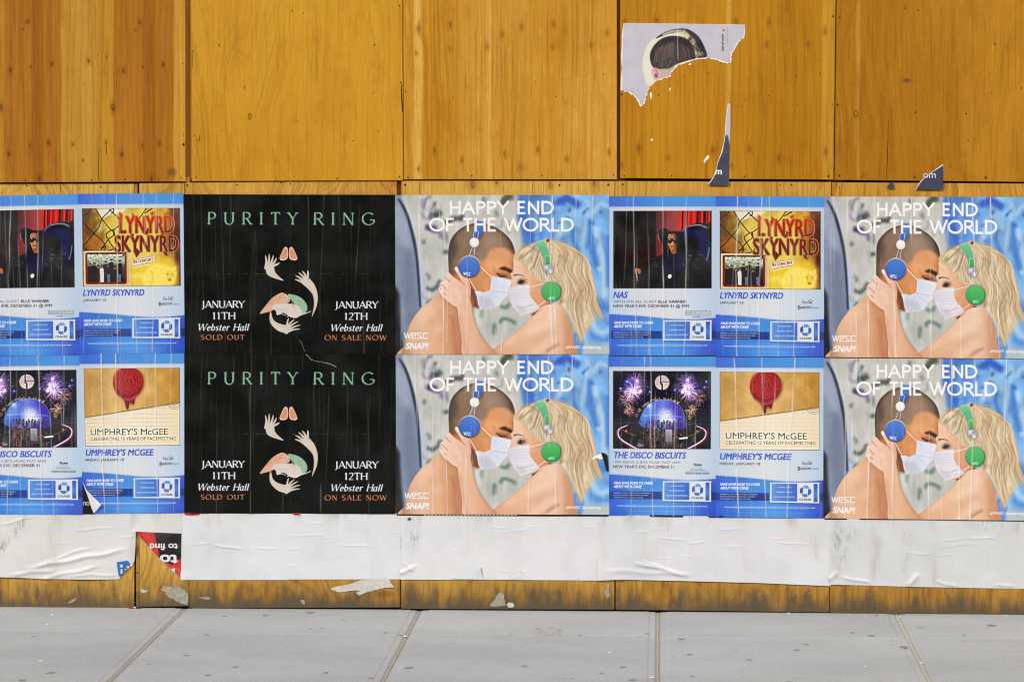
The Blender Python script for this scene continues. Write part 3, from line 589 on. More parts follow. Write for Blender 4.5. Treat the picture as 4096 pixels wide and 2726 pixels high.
BLU = [(0, (58, 112, 212)), (300, (66, 140, 222)), (620, (76, 152, 226)), (1020, (44, 84, 206))]
def base_blue(title, tx1, lines, venue):
    s = Sheet(0, 0, 1020, 1530, 700, (196, 214, 232)); rg = s.rng
    s.im[:] = s.grad([(0, (188, 208, 230)), (250, (212, 220, 230)), (520, (222, 226, 232)), (800, (208, 220, 234)), (1020, (186, 208, 230))])
    top = s.grad([(0, (58, 104, 212)), (420, (74, 142, 222)), (760, (78, 152, 226)), (1020, (70, 146, 222))])
    s.fill([(0, 0), (1020, 0), (1020, 100), (0, 100)], top)
    s.fill([(0, 100), (1020, 100), (1020, 112), (0, 112)], (150, 150, 160), .35, 4)
    bot = s.grad([(0, (48, 92, 208)), (260, (66, 132, 220)), (560, (74, 150, 226)), (800, (60, 116, 218)), (1020, (50, 80, 200))])
    v = s.grad([(1130, (0, 0, 60)), (1290, (0, 0, 0))], 'y')
    sw = [(0, 1132)] + [tuple(q) for q in spline([(0, 1132), (300, 1152), (600, 1180), (820, 1184), (1020, 1168)], 8, False)] + [(1020, 1530), (0, 1530)]
    s.fill([(p[0], p[1] - 7) for p in sw], (150, 156, 170), .5, 4)
    s.fill(sw, bot)
    nz = s.noise(260, 120, 12); mk = s.full([sw])
    s.im += ((nz - .5) * .10 * mk)[..., None]
    s.fill([(0, 1294), (505, 1294), (505, 1368), (0, 1368)], s.grad([(0, (30, 66, 160)), (250, (26, 48, 116)), (500, (30, 62, 150))]))
    s.fill([(960, 1294), (1020, 1294), (1020, 1368), (960, 1368)], (30, 46, 120))
    Wt = (232, 238, 246)
    type_text(s, 'FANS HAVE MORE TO CHEER', 46, 424, 1200, 1226, Wt, .03, .22); type_text(s, 'ABOUT WITH CHASE', 44, 314, 1234, 1262, Wt, .03, .22)
    for i, (t, x1) in enumerate((('Available to Chase credit and debit cardmembers.', 400), ('For more information, visit the venue box office,', 376), ('Ticketmaster.com, or chase.com/msg', 324))):
        type_text(s, t, 44, x1, 1302 + 22 * i, 1314 + 22 * i, (206, 220, 240), .01, a=.85)
    # ticket with a perforated edge
    s.fill([(516, 1206), (990, 1206), (990, 1392), (516, 1392)], (20, 40, 110), .45, 8)
    tk = [(512, 1194)] + [(512 + (6 if i % 2 else 0), 1196 + i * 9) for i in range(21)] + [(512, 1384), (980, 1388)] + [(980 - (6 if i % 2 else 0), 1382 - i * 9) for i in range(21)] + [(980, 1190)]
    s.fill(tk, (226, 230, 236))
    s.fill([(530, 1204), (770, 1204), (770, 1372), (530, 1372)], s.grad([(530, (92, 150, 224)), (770, (52, 104, 206))]))
    s.fill([(924, 1204), (962, 1204), (962, 1376), (924, 1376)], s.grad([(1204, (40, 80, 180)), (1300, (66, 140, 220)), (1376, (40, 80, 186))], 'y'))
    for t, x0, x1, y in (('ADVANCE TICKETS', 588, 716, 1232), ('PREFERRED SEATING', 578, 724, 1278), ('ONE-OF-A-KIND EXPERIENCES', 548, 750, 1324)):
        type_text(s, t, x0, x1, y, y + 13, (206, 222, 246), .01, a=.9)
    cx, cy = 848, 1274
    for i, c in enumerate(((88, 160, 226), (40, 86, 180), (64, 120, 206), (46, 76, 160))):
        a = math.radians(90 * i); R = np.array([[math.cos(a), math.sin(a)], [-math.sin(a), math.cos(a)]])
        s.fill(np.array([(-20, -56), (20, -56), (44, -26), (-20, -26)]) @ R * (.94, 1.0) + (cx, cy), c)
    skel = type_text(s, 'CHASE', 790, 902, 1342, 1362, (46, 48, 58), .02)
    for y in (1418, 1444): s.line([(150, y), (870, y)], 2, (190, 210, 240), .7, smooth=False)
    type_text(s, 'THE OFFICIAL BANKING PARTNER OF MADISON SQUARE GARDEN, BEACON THEATRE, RADIO CITY MUSIC HALL, AND THE THEATER AT MADISON SQUARE GARDEN', 80, 938, 1428, 1438, (220, 232, 248), .02, a=.9)
    type_text(s, 'Credit cards are issued by JPMorgan Chase Bank, N.A. or Chase Bank USA, N.A. 2012 JPMorgan Chase and Co.', 184, 832, 1478, 1486, (200, 216, 242), .0, a=.8)
    type_text(s, title, 40, tx1, 914, 976, (40, 84, 200), .026, .2)
    for t, x0, x1, y0, y1, c, b, sh_ in lines: type_text(s, t, x0, x1, y0, y1, c, b, sh_)
    D = (64, 78, 104)
    if venue == 'beacon':
        type_text(s, 'Coca', 810, 862, 994, 1020, D, .012, .3); type_text(s, 'Cola', 862, 912, 992, 1020, D, .012, .3)
        s.line([(866, 996), (886, 986), (906, 994), (918, 992)], 3, D, .8); s.line([(812, 1004), (820, 992), (834, 990)], 3, D, .8)
        type_text(s, 'B', 776, 800, 1038, 1078, D, .02); s.line([(784, 1040), (770, 1046), (770, 1058), (780, 1060)], 2, D, .6); type_text(s, 'eacon', 804, 900, 1036, 1068, D, .012); type_text(s, 'THEATRE', 906, 970, 1052, 1070, D, 0); type_text(s, 'concert series', 824, 914, 1036, 1042, D, 0, a=.7)
    elif venue == 'radio':
        s.fill([(726, 1102), (968, 1102), (968, 1140), (726, 1140)], D); s.fill([(730, 1106), (964, 1106), (964, 1136), (730, 1136)], (206, 218, 232))
        type_text(s, 'R A D I O  C I T Y', 738, 900, 1114, 1128, D, .02); s.line([(910, 1124), (925, 1114), (940, 1124), (958, 1114)], 3, D)
        type_text(s, 'CHASE', 796, 850, 1152, 1162, D, .01); s.fill(ell(860, 1157, 7), D); type_text(s, 'CONCERT SERIES', 874, 968, 1153, 1161, D, 0, a=.7)
    else:
        type_text(s, 'fuse', 810, 884, 1020, 1044, (50, 52, 66), .05, cap=.729); type_text(s, 'concert series', 796, 890, 1056, 1064, D, 0)
        type_text(s, 'THE THEATER at', 774, 914, 1074, 1088, D, 0); type_text(s, 'MADISON SQUARE GARDEN', 732, 960, 1106, 1124, D, .01); s.line([(734, 1096), (960, 1096)], 2, D, .8, smooth=False)
    return s
GR = (78, 86, 102); DK = (46, 52, 68)

def crisp(s, f, k=.6, con=1.12):
    lo = np.stack([blur(np.clip(s.im[..., i], 0, 1), 5) for i in range(3)], -1); y = np.clip(s.im, 0, 1); y = y + (y - lo) * k; y = (y - .42) * con + .42
    y += (s.noise(9, 14, 5)[..., None] - .5) * .06; s.im = s.im * (1 - f[..., None]) + np.clip(y, 0, 1) * f[..., None]
    return s

def frame(s, x0=42, y0=144, x1=974, y1=882):
    s.fill([(x0 - 4, y0 - 4), (x1 + 4, y0 - 4), (x1 + 4, y1 + 4), (x0 - 4, y1 + 4)], (84, 72, 70))
    m = np.zeros((s.H, s.W)); m[int(y0 * s.k):int(y1 * s.k), int(x0 * s.k):int(x1 * s.k)] = 1
    return m

def art_singer():
    s = base_blue('NAS', 180, [('WITH SPECIAL GUEST', 40, 452, 998, 1024, GR, 0, 0), ('ELLE VARNER', 468, 736, 998, 1024, DK, .03, .2), ("NEW YEAR'S EVE, DECEMBER 31 @ 9PM", 40, 760, 1040, 1068, DK, .008, 0)], 'radio')
    f = frame(s); rg = s.rng
    s.im = s.im * (1 - f[..., None]) + f[..., None] * s.grad([(42, (14, 14, 12)), (200, (24, 12, 10)), (380, (34, 14, 12)), (442, (10, 8, 8)), (446, (88, 30, 34)), (520, (120, 48, 52)), (600, (150, 66, 66)), (666, (160, 74, 66)), (672, (210, 34, 22)), (974, (190, 30, 20))])
    def L(*a, **k): s.line(*a, clip=f, **k)
    def F(*a, **k): s.fill(*a, clip=f, **k)
    F([(42, 140), (400, 140), (430, 380), (300, 500), (42, 520)], (12, 12, 10), .7, 40)
    for x, w in ((702, 16), (728, 12), (745, 8), (782, 6), (846, 22), (868, 8), (912, 26), (940, 8), (968, 12)): L([(x, 130), (x - 8, 360)], w, (20, 6, 8), .9, 3)
    for x in (690, 720, 762, 810, 890, 960): L([(x, 130), (x - 6, 330)], 8, (250, 60, 34), .8, 3)
    for x in (120, 170, 230, 270, 310, 350): L([(x, 450), (x + 6, 800)], 18, (96, 26, 24), .45, 9)
    F([(446, 380), (500, 300), (520, 600), (455, 600)], (130, 44, 46), .6, 10)
    F([(60, 780), (150, 800), (190, 882), (42, 890)], (70, 20, 16), .5, 20)
    # winged chair, coat, seated man
    F(spline([(478, 400), (470, 350), (490, 315), (540, 310), (590, 340), (640, 350), (700, 340), (760, 290), (840, 260), (920, 270), (990, 300), (990, 900), (480, 900), (470, 700), (520, 520)]), (12, 10, 16), 1, 3)
    F(spline([(650, 350), (760, 320), (860, 310), (930, 350), (955, 480), (940, 640), (860, 560), (840, 420), (760, 380), (700, 420)]), (24, 24, 78), .95, 10)
    F(spline([(540, 420), (560, 380), (600, 500), (570, 560)]), (22, 22, 70), .8, 8)
    L([(690, 340), (740, 300), (800, 278), (870, 282), (940, 310)], 22, (96, 104, 120), .75, 5); L([(760, 290), (860, 275), (930, 300)], 5, (190, 196, 206), .7, 2)
    L([(474, 360), (470, 390), (478, 430)], 7, (150, 140, 150), .8, 3); L([(955, 490), (945, 560), (925, 620)], 8, (150, 170, 196), .8, 3)
    F(spline([(160, 740), (240, 690), (330, 640), (420, 600), (500, 560), (560, 530), (640, 545), (760, 520), (830, 600), (880, 700), (900, 890), (120, 890)]), (10, 10, 14), 1, 3)
    F(spline([(520, 590), (600, 560), (720, 540), (740, 640), (640, 760), (520, 740)]), (22, 20, 62), .85, 14)
    F([(90, 700), (250, 690), (300, 800), (200, 880), (80, 800)], (8, 8, 8), .9, 16)
    r = np.random.default_rng(3)
    for _ in range(34):
        x, y = (r.uniform(360, 500), r.uniform(590, 680)) if r.random() < .4 else (r.uniform(690, 860), r.uniform(520, 720))
        L([(x, y), (x + r.uniform(8, 30), y - r.uniform(-4, 18)), (x + r.uniform(20, 50), y + r.uniform(-8, 14))], r.uniform(2, 5), (150, 150, 160), r.uniform(.25, .7), 1.6)
    F(spline([(548, 420), (550, 370), (580, 345), (620, 335), (670, 345), (700, 390), (700, 470), (680, 530), (620, 560), (570, 520)]), (12, 9, 10), 1, 2)
    fc = spline([(560, 400), (572, 364), (610, 350), (648, 372), (656, 430), (650, 490), (634, 530), (600, 542), (576, 500), (560, 450)]); F(fc, s.grad([(560, (186, 122, 78)), (610, (172, 108, 68)), (650, (70, 40, 26))]), 1, 1.5)
    F([(590, 530), (640, 510), (640, 550), (600, 556)], (150, 92, 62), 1, 3)
    F(ell(612, 350, 48, 14), (22, 16, 14), .8, 5); F([(630, 350), (670, 370), (670, 500), (640, 520), (650, 440)], (30, 16, 12), .8, 8)
    F(spline([(553, 412), (600, 408), (660, 412), (658, 440), (630, 452), (606, 430), (590, 450), (566, 450)]), (14, 12, 16), 1, 1)
    F(ell(574, 416, 6, 5), (220, 220, 226), .9, 1.5); F(ell(622, 416, 5, 5), (220, 220, 226), .9, 1.5)
    L([(602, 440), (598, 466), (612, 470)], 6, (232, 176, 132), .8, 2); F(ell(602, 488, 18, 5), (70, 38, 28), .8, 2); F(ell(602, 496, 18, 6), (206, 136, 116), .9, 2); F(ell(606, 520, 16, 8), (90, 54, 40), .5, 5)
    F(spline([(240, 700), (270, 690), (300, 705), (300, 740), (280, 745), (262, 720)]), (176, 96, 62), 1, 3); L([(250, 710), (262, 760), (266, 790)], 10, (186, 180, 176), .9, 2); F(ell(268, 806, 8, 6), (190, 190, 190), .8, 2)
    F(ell(578, 770, 18, 22, rot=25), (206, 204, 190), 1, 2); F(ell(574, 766, 8, 8), (240, 236, 220), .9, 3)
    L([(190, 762), (960, 762)], 1.5, (80, 76, 66), .5)
    return crisp(s, f)

def art_southern():
    s = base_blue('LYNYRD SKYNYRD', 640, [('JANUARY 15', 40, 262, 1004, 1028, DK, .005, 0)], 'beacon')
    f = frame(s, 42, 144, 984, 882); rg = s.rng
    s.im = s.im * (1 - f[..., None]) + f[..., None] * s.grad([(42, (112, 74, 22)), (300, (176, 146, 44)), (560, (214, 186, 72)), (840, (190, 140, 40)), (984, (92, 44, 18))])
    def L(*a, **k): s.line(*a, clip=f, **k)
    def F(*a, **k): s.fill(*a, clip=f, **k)
    nz = s.noise(60, 80, 5); s.im = np.clip(s.im + ((nz - .5) * .42 * f)[..., None] * np.array([1, .8, .3]), 0, 1)
    F([(42, 144), (120, 144), (100, 400), (42, 500)], (70, 40, 20), .6, 30); F([(60, 420), (200, 400), (240, 560), (60, 560)], (176, 96, 30), .6, 30)
    F([(900, 144), (984, 144), (984, 882), (930, 882), (950, 600), (900, 400)], (84, 34, 14), .7, 30)
    F([(180, 140), (480, 140), (420, 190), (300, 210), (230, 250), (210, 220)], (226, 222, 210), .9, 8); F([(180, 330), (220, 260), (240, 320), (215, 380), (185, 370)], (214, 206, 180), .7, 12)
    F([(240, 250), (420, 190), (700, 150), (800, 300), (760, 700), (500, 700), (300, 500)], (222, 200, 98), .7, 26)
    F([(500, 650), (900, 600), (960, 700), (960, 882), (480, 882)], (226, 196, 44), .9, 20)
    F(spline([(640, 760), (680, 700), (760, 670), (860, 690), (920, 720), (950, 760), (930, 830), (900, 882), (640, 882)]), (240, 222, 110), .85, 10)
    F([(900, 720), (938, 690), (946, 740)], (236, 206, 80), 1, 3); F([(846, 740), (930, 750), (910, 830), (870, 850), (850, 800)], (226, 190, 60), .9, 8)
    for x, y in ((858, 772), (912, 776)): F(ell(x, y, 8, 4), (110, 66, 16), .8, 3)
    F(ell(882, 828, 14, 9), (120, 70, 30), .8, 4); L([(700, 882), (720, 800), (700, 740)], 14, (206, 160, 30), .5, 8); L([(520, 800), (600, 780), (640, 840)], 40, (244, 236, 160), .5, 16)
    r = np.random.default_rng(8)
    for _ in range(120):
        x, y = r.uniform(640, 940), r.uniform(690, 870); L([(x, y), (x + r.normal(0, 8), y + r.uniform(10, 24))], 2.5, [(250, 240, 160), (190, 150, 40)][r.integers(2)], .5, 1)
    K = (28, 26, 20)   # chain-link wire
    for p in ([(42, 215), (110, 170), (130, 140)], [(42, 270), (100, 330), (150, 378), (220, 440), (262, 500), (250, 540), (225, 570)], [(165, 140), (230, 240), (300, 330), (335, 360), (340, 400), (300, 430), (240, 500)],
              [(42, 500), (100, 440), (150, 378), (200, 320), (230, 240), (290, 180), (320, 150)], [(300, 150), (345, 190), (400, 250), (400, 300), (350, 340), (320, 350), (270, 390), (290, 440), (340, 520)], [(320, 140), (345, 150), (340, 180), (318, 190)],
              [(210, 520), (262, 500), (225, 530), (210, 560)], [(240, 565), (340, 530), (370, 500)], [(345, 345), (352, 390), (365, 440)], [(42, 560), (80, 540), (60, 520)], [(660, 144), (620, 200), (590, 240)], [(720, 144), (640, 190)]):
        L(p, 9, K, .95, .8)
    F([(48, 548), (500, 548), (500, 882), (48, 882)], (214, 190, 150)); F([(58, 560), (484, 560), (484, 872), (58, 872)], (206, 164, 110))
    F(ell(90, 585, 24), (112, 20, 26)); F([(66, 585), (90, 561), (450, 561), (466, 585), (466, 850), (450, 866), (80, 866), (66, 850)], (118, 22, 28))
    pf = s.full([np.array([(86, 580), (446, 580), (446, 846), (86, 846)])])
    s.fill([(86, 580), (446, 580), (446, 846), (86, 846)], s.grad([(580, (206, 214, 206)), (660, (150, 156, 132)), (700, (60, 58, 52)), (846, (22, 20, 22))], 'y'))
    for _ in range(150):
        x, y = r.uniform(90, 446), r.uniform(580, 690); s.fill(ell(x, y, r.uniform(3, 12), r.uniform(3, 8), n=10), [(96, 110, 60), (232, 236, 230), (60, 66, 44), (150, 160, 110)][r.integers(4)], .6, 2, clip=pf)
    for x, y, c in ((110, 680, (30, 26, 28)), (150, 672, (24, 22, 26)), (190, 700, (40, 30, 30)), (228, 700, (222, 214, 208)), (262, 660, (30, 30, 30)), (288, 690, (26, 26, 32)), (316, 640, (20, 20, 24)), (350, 710, (34, 26, 26)), (400, 650, (26, 26, 30))):
        s.fill(spline([(x - 22, y + 30), (x - 10, y + 14), (x + 10, y + 14), (x + 22, y + 34), (x + 18, y + 100), (x + 14, 850), (x - 16, 850), (x - 18, y + 100)]), c, .95, 2, clip=pf)
        s.fill(ell(x, y, 9, 12), (176, 128, 104), .95, 1.5, clip=pf); s.fill(ell(x, y - 8, 12, 8), [(40, 28, 22), (206, 180, 130)][int(x) % 2], .9, 2, clip=pf)
    for x in (290, 396): s.fill([(x - 16, 770), (x + 16, 770), (x + 12, 850), (x - 12, 850)], (96, 112, 140), .9, 2, clip=pf)
    # the band lettering: spiky condensed capitals, cream edge, red to maroon
    P = type_text(s, 'LYNYRD', 404, 926, 208, 376, K, .022, polys_only=True) + type_text(s, 'SKYNYRD', 356, 964, 395, 556, K, .022, polys_only=True)
    for p in ([(402, 176), (430, 205), (424, 230), (400, 210)], [(520, 190), (550, 215), (540, 240)], [(700, 190), (740, 172), (720, 215)], [(640, 392), (668, 330), (690, 345), (672, 392)], [(800, 400), (830, 356), (826, 400)], [(440, 560), (470, 560), (440, 596), (424, 600)], [(560, 520), (600, 560), (562, 612), (540, 560)], [(820, 555), (850, 556), (870, 600), (838, 590)], [(540, 395), (500, 370), (520, 410)]): P.append(ccw(p))
    m = np.clip(s.full(P, 5) * 2.6, 0, 1) * f; s.im = s.im * (1 - m[..., None]) + m[..., None] * C(60, 44, 20)
    m = np.clip(s.full(P, 2.6) * 2.6, 0, 1) * f; s.im = s.im * (1 - m[..., None]) + m[..., None] * C(226, 160, 84)
    s.fill(P, s.grad([(180, (216, 58, 28)), (330, (160, 36, 26)), (400, (130, 28, 24)), (600, (104, 22, 26))], 'y'), clip=f)
    F([(520, 640), (600, 618), (730, 600), (735, 655), (620, 672), (528, 698)], (222, 204, 186)); L([(520, 640), (620, 616), (732, 600)], 3, (150, 110, 80)); L([(528, 698), (620, 672), (735, 655)], 3, (150, 110, 80))
    L([(540, 712), (620, 690), (700, 680)], 8, (226, 214, 196), .8)
    type_text(s, 'IN CONCERT', 536, 726, 640, 668, (150, 56, 50), .03, rot=-8, clip=f)
    return crisp(s, f)

def art_disco():
    s = base_blue('THE DISCO BISCUITS', 740, [('11PM SHOW, 3 SETS, MUSIC PAST 4AM!', 40, 680, 1002, 1026, GR, 0, 0), ("NEW YEAR'S EVE, DECEMBER 31", 40, 622, 1042, 1070, DK, .008, 0)], 'theater')
    f = frame(s, 42, 144, 970, 882); r = s.rng
    s.im = s.im * (1 - f[..., None]) + f[..., None] * s.grad([(144, (16, 14, 26)), (560, (20, 18, 40)), (700, (26, 24, 30)), (882, (14, 12, 16))], 'y')
    def L(*a, **k): s.line(*a, clip=f, **k)
    def F(*a, **k): s.fill(*a, clip=f, **k)
    def burst(x, y, R, n, c, w=2.5, a=.8, drop=.15):
        P = []
        for i in range(n):
            t = r.uniform(0, 6.28); q = R * r.uniform(.5, 1.1); u = r.uniform(.1, .4)
            P += ribbon(spline([(x + q * u * math.cos(t), y + q * u * math.sin(t)), (x + q * .7 * math.cos(t), y + q * .7 * math.sin(t) + q * drop * .3), (x + q * math.cos(t), y + q * math.sin(t) + q * drop)], 4, False), [.5, w, w, .8])
        s.fill(P, c, a, .8, clip=f, add=True)
    for x, y in ((230, 330), (245, 240), (770, 330), (745, 240)):
        F(ell(x, y, 90), (40, 34, 110), .8, 40, add=True)
    for x, y, R in ((225, 330, 120), (250, 240, 110), (770, 330, 120), (745, 240, 110), (160, 400, 90), (850, 380, 90)): burst(x, y, R, 60, (190, 130, 96))
    burst(230, 330, 90, 50, (180, 160, 230)); burst(765, 330, 90, 50, (180, 160, 230)); burst(195, 510, 64, 60, (230, 160, 100), 3); burst(790, 510, 64, 60, (230, 170, 100), 3)
    for x, y, q in ((265, 235, 16), (222, 330, 22), (250, 345, 16), (300, 335, 14), (748, 228, 16), (720, 280, 12), (760, 345, 20), (700, 340, 14), (195, 505, 9), (795, 510, 9)): F(ell(x, y, q), (235, 225, 245), 1, q * .6, add=True)
    for x, y in ((110, 310), (390, 340), (910, 295), (630, 320), (175, 245), (930, 240)): F(ell(x, y, 16), (60, 90, 230), .9, 10, add=True); F(ell(x, y, 5), (200, 220, 255), 1, 3, add=True)
    for _ in range(260): F(ell(r.uniform(50, 960), r.uniform(150, 560), r.uniform(1, 2.4), n=6), (130, 130, 150), r.uniform(.2, .8))
    for _ in range(900):
        cx_, cy_ = ((215, 350), (255, 240), (770, 350), (740, 240), (160, 420), (850, 400), (300, 300), (690, 300))[r.integers(8)]; a = r.uniform(0, 6.28); q = abs(r.normal(0, 60)) + 8; u = r.uniform(4, 18)
        s.fill(ribbon([(cx_ + q * math.cos(a), cy_ + q * math.sin(a)), (cx_ + (q + u) * math.cos(a), cy_ + (q + u) * math.sin(a) + u * .2)], 1.8), [(250, 220, 180), (210, 190, 255), (255, 170, 110), (255, 250, 250)][r.integers(4)], r.uniform(.3, .95), clip=f)
    # hanging sign disc
    F(ell(508, 250, 70), (196, 176, 180), 1, 1); F(ell(508, 290, 60, 26), (226, 208, 206), .5, 8); F([(488, 174), (500, 174), (500, 250), (516, 266), (516, 330), (500, 330), (500, 276), (486, 260)], (16, 14, 16)); F([(500, 238), (584, 238), (584, 246), (500, 246)], (16, 14, 16))
    # mirrored dome over the towers
    F(spline([(300, 660), (320, 540), (380, 460), (450, 420), (540, 412), (630, 440), (700, 520), (728, 640), (720, 680), (500, 700)]), s.grad([(300, (60, 110, 190)), (400, (70, 90, 200)), (520, (110, 130, 220)), (640, (56, 44, 180)), (730, (70, 60, 170))]), 1, 2)
    F(spline([(310, 560), (360, 480), (430, 460), (420, 560), (340, 620)]), (120, 180, 230), .6, 20); F(ell(385, 470, 22), (240, 246, 255), .9, 12)
    F(ell(540, 560, 70, 50), (240, 244, 250), .95, 24); F(ell(560, 610, 90, 26), (236, 240, 250), .9, 14); L([(320, 570), (480, 560), (700, 580)], 8, (210, 220, 250), .6, 5)
    L([(330, 470), (400, 424), (470, 408)], 4, (200, 220, 230), .8); L([(440, 430), (540, 412), (640, 440), (710, 530), (728, 640)], 4, (214, 206, 220), .8, 1)
    for i in range(9): F([(300, 470 + i * 20), (730, 470 + i * 20), (730, 471.5 + i * 20), (300, 471.5 + i * 20)], (40, 50, 120), .3)
    for _ in range(230):
        x = r.normal(500, 120); y = r.uniform(600, 860); w = r.uniform(5, 16); h = r.uniform(14, 70)
        F([(x, y), (x + w, y), (x + w, y + h), (x, y + h)], [(20, 22, 34), (46, 40, 44), (110, 70, 40), (60, 64, 90), (24, 30, 54), (86, 84, 90)][r.integers(6)], .8)
    for _ in range(300):
        x = r.normal(500, 130); y = r.uniform(600, 860); F([(x, y), (x + 5, y), (x + 5, y + 2.5), (x, y + 2.5)], [(206, 190, 150), (150, 170, 220), (220, 130, 70)][r.integers(3)], .7)
    for x in (385, 405, 440): L([(x, 640), (x + 3, 870)], 8, (150, 74, 34), .7, 2)
    F([(540, 700), (604, 700), (604, 820), (540, 820)], s.grad([(700, (170, 164, 176)), (820, (110, 108, 124))], 'y')); F([(600, 650), (720, 620), (730, 700), (610, 720)], (60, 40, 120), .6, 12)
    for _ in range(60):
        a = r.uniform(3.4, 6.1); x = 515 + 250 * math.cos(a) * 1.0; y = 640 + 225 * math.sin(a) * .98; u = r.uniform(14, 34)
        L([(x, y), (x + u * math.cos(a), y + u * math.sin(a))], r.uniform(5, 10), [(120, 100, 60), (150, 120, 104), (60, 50, 44), (190, 176, 120)][r.integers(4)], .8)
    for _ in range(700):
        x, y = r.uniform(60, 955), r.uniform(600, 875); c_ = [(230, 200, 150), (120, 150, 230), (230, 110, 60), (60, 110, 120), (14, 12, 18), (20, 16, 24), (90, 60, 130)][r.integers(7)]
        F([(x, y), (x + r.uniform(2, 5), y), (x + r.uniform(2, 5), y + r.uniform(2, 14)), (x, y + r.uniform(2, 10))], c_, r.uniform(.3, .8) * (1 if 300 < x < 740 else .45))
    for i in range(120):
        a = r.uniform(3.2, 6.2); q = r.uniform(60, 215); x, y = 515 + q * math.cos(a), 630 + q * math.sin(a) * .98; F([(x, y), (x + 9, y), (x + 9, y + 5), (x, y + 5)], [(220, 236, 255), (40, 40, 130), (130, 170, 240), (110, 60, 190)][r.integers(4)], .35)
    # light trails
    tr = [(180, 660), (110, 690), (85, 730), (110, 790), (200, 850), (300, 900)]
    for w, c, a, b in ((26, (170, 40, 60), .8, 8), (16, (150, 120, 220), .9, 4), (8, (236, 232, 246), 1, 1)):
        L([(p[0] + (-8 if w > 20 else 0), p[1]) for p in tr], [4, w, w, w], c, a=a, bl=b); L([(1012 - p[0] + (8 if w > 20 else 0), p[1] + 2) for p in tr], [4, w, w, w], c, a=a, bl=b)
    L([(130, 690), (150, 720), (260, 760)], 4, (220, 120, 90), .9, 1); L([(870, 690), (860, 720), (750, 765)], 4, (220, 120, 90), .9, 1)
    for x in (165, 843): F(ell(x, 714, 9), (255, 170, 110), 1, 5)
    L([(46, 640), (300, 640)], 3, (90, 96, 110), .7); L([(720, 646), (968, 650)], 3, (110, 116, 130), .7); L([(800, 640), (880, 600), (968, 610)], 3, (80, 84, 100), .7); L([(46, 600), (120, 600), (200, 640)], 3, (80, 84, 90), .7)
    F([(660, 780), (750, 768), (756, 784), (680, 796)], (190, 196, 196)); F([(670, 795), (750, 785), (740, 820), (680, 826)], (14, 12, 14)); F([(280, 830), (330, 846), (320, 870), (270, 860)], (160, 150, 130), .7, 3)
    L([(690, 830), (686, 882)], 8, (220, 70, 50), .8, 3)
    for x in (60, 80, 110, 900, 930, 950, 250, 770): L([(x, 660), (x, 860)], 8, [(40, 60, 90), (70, 40, 80), (40, 80, 60)][x % 3], .5, 5)
    return crisp(s, f)

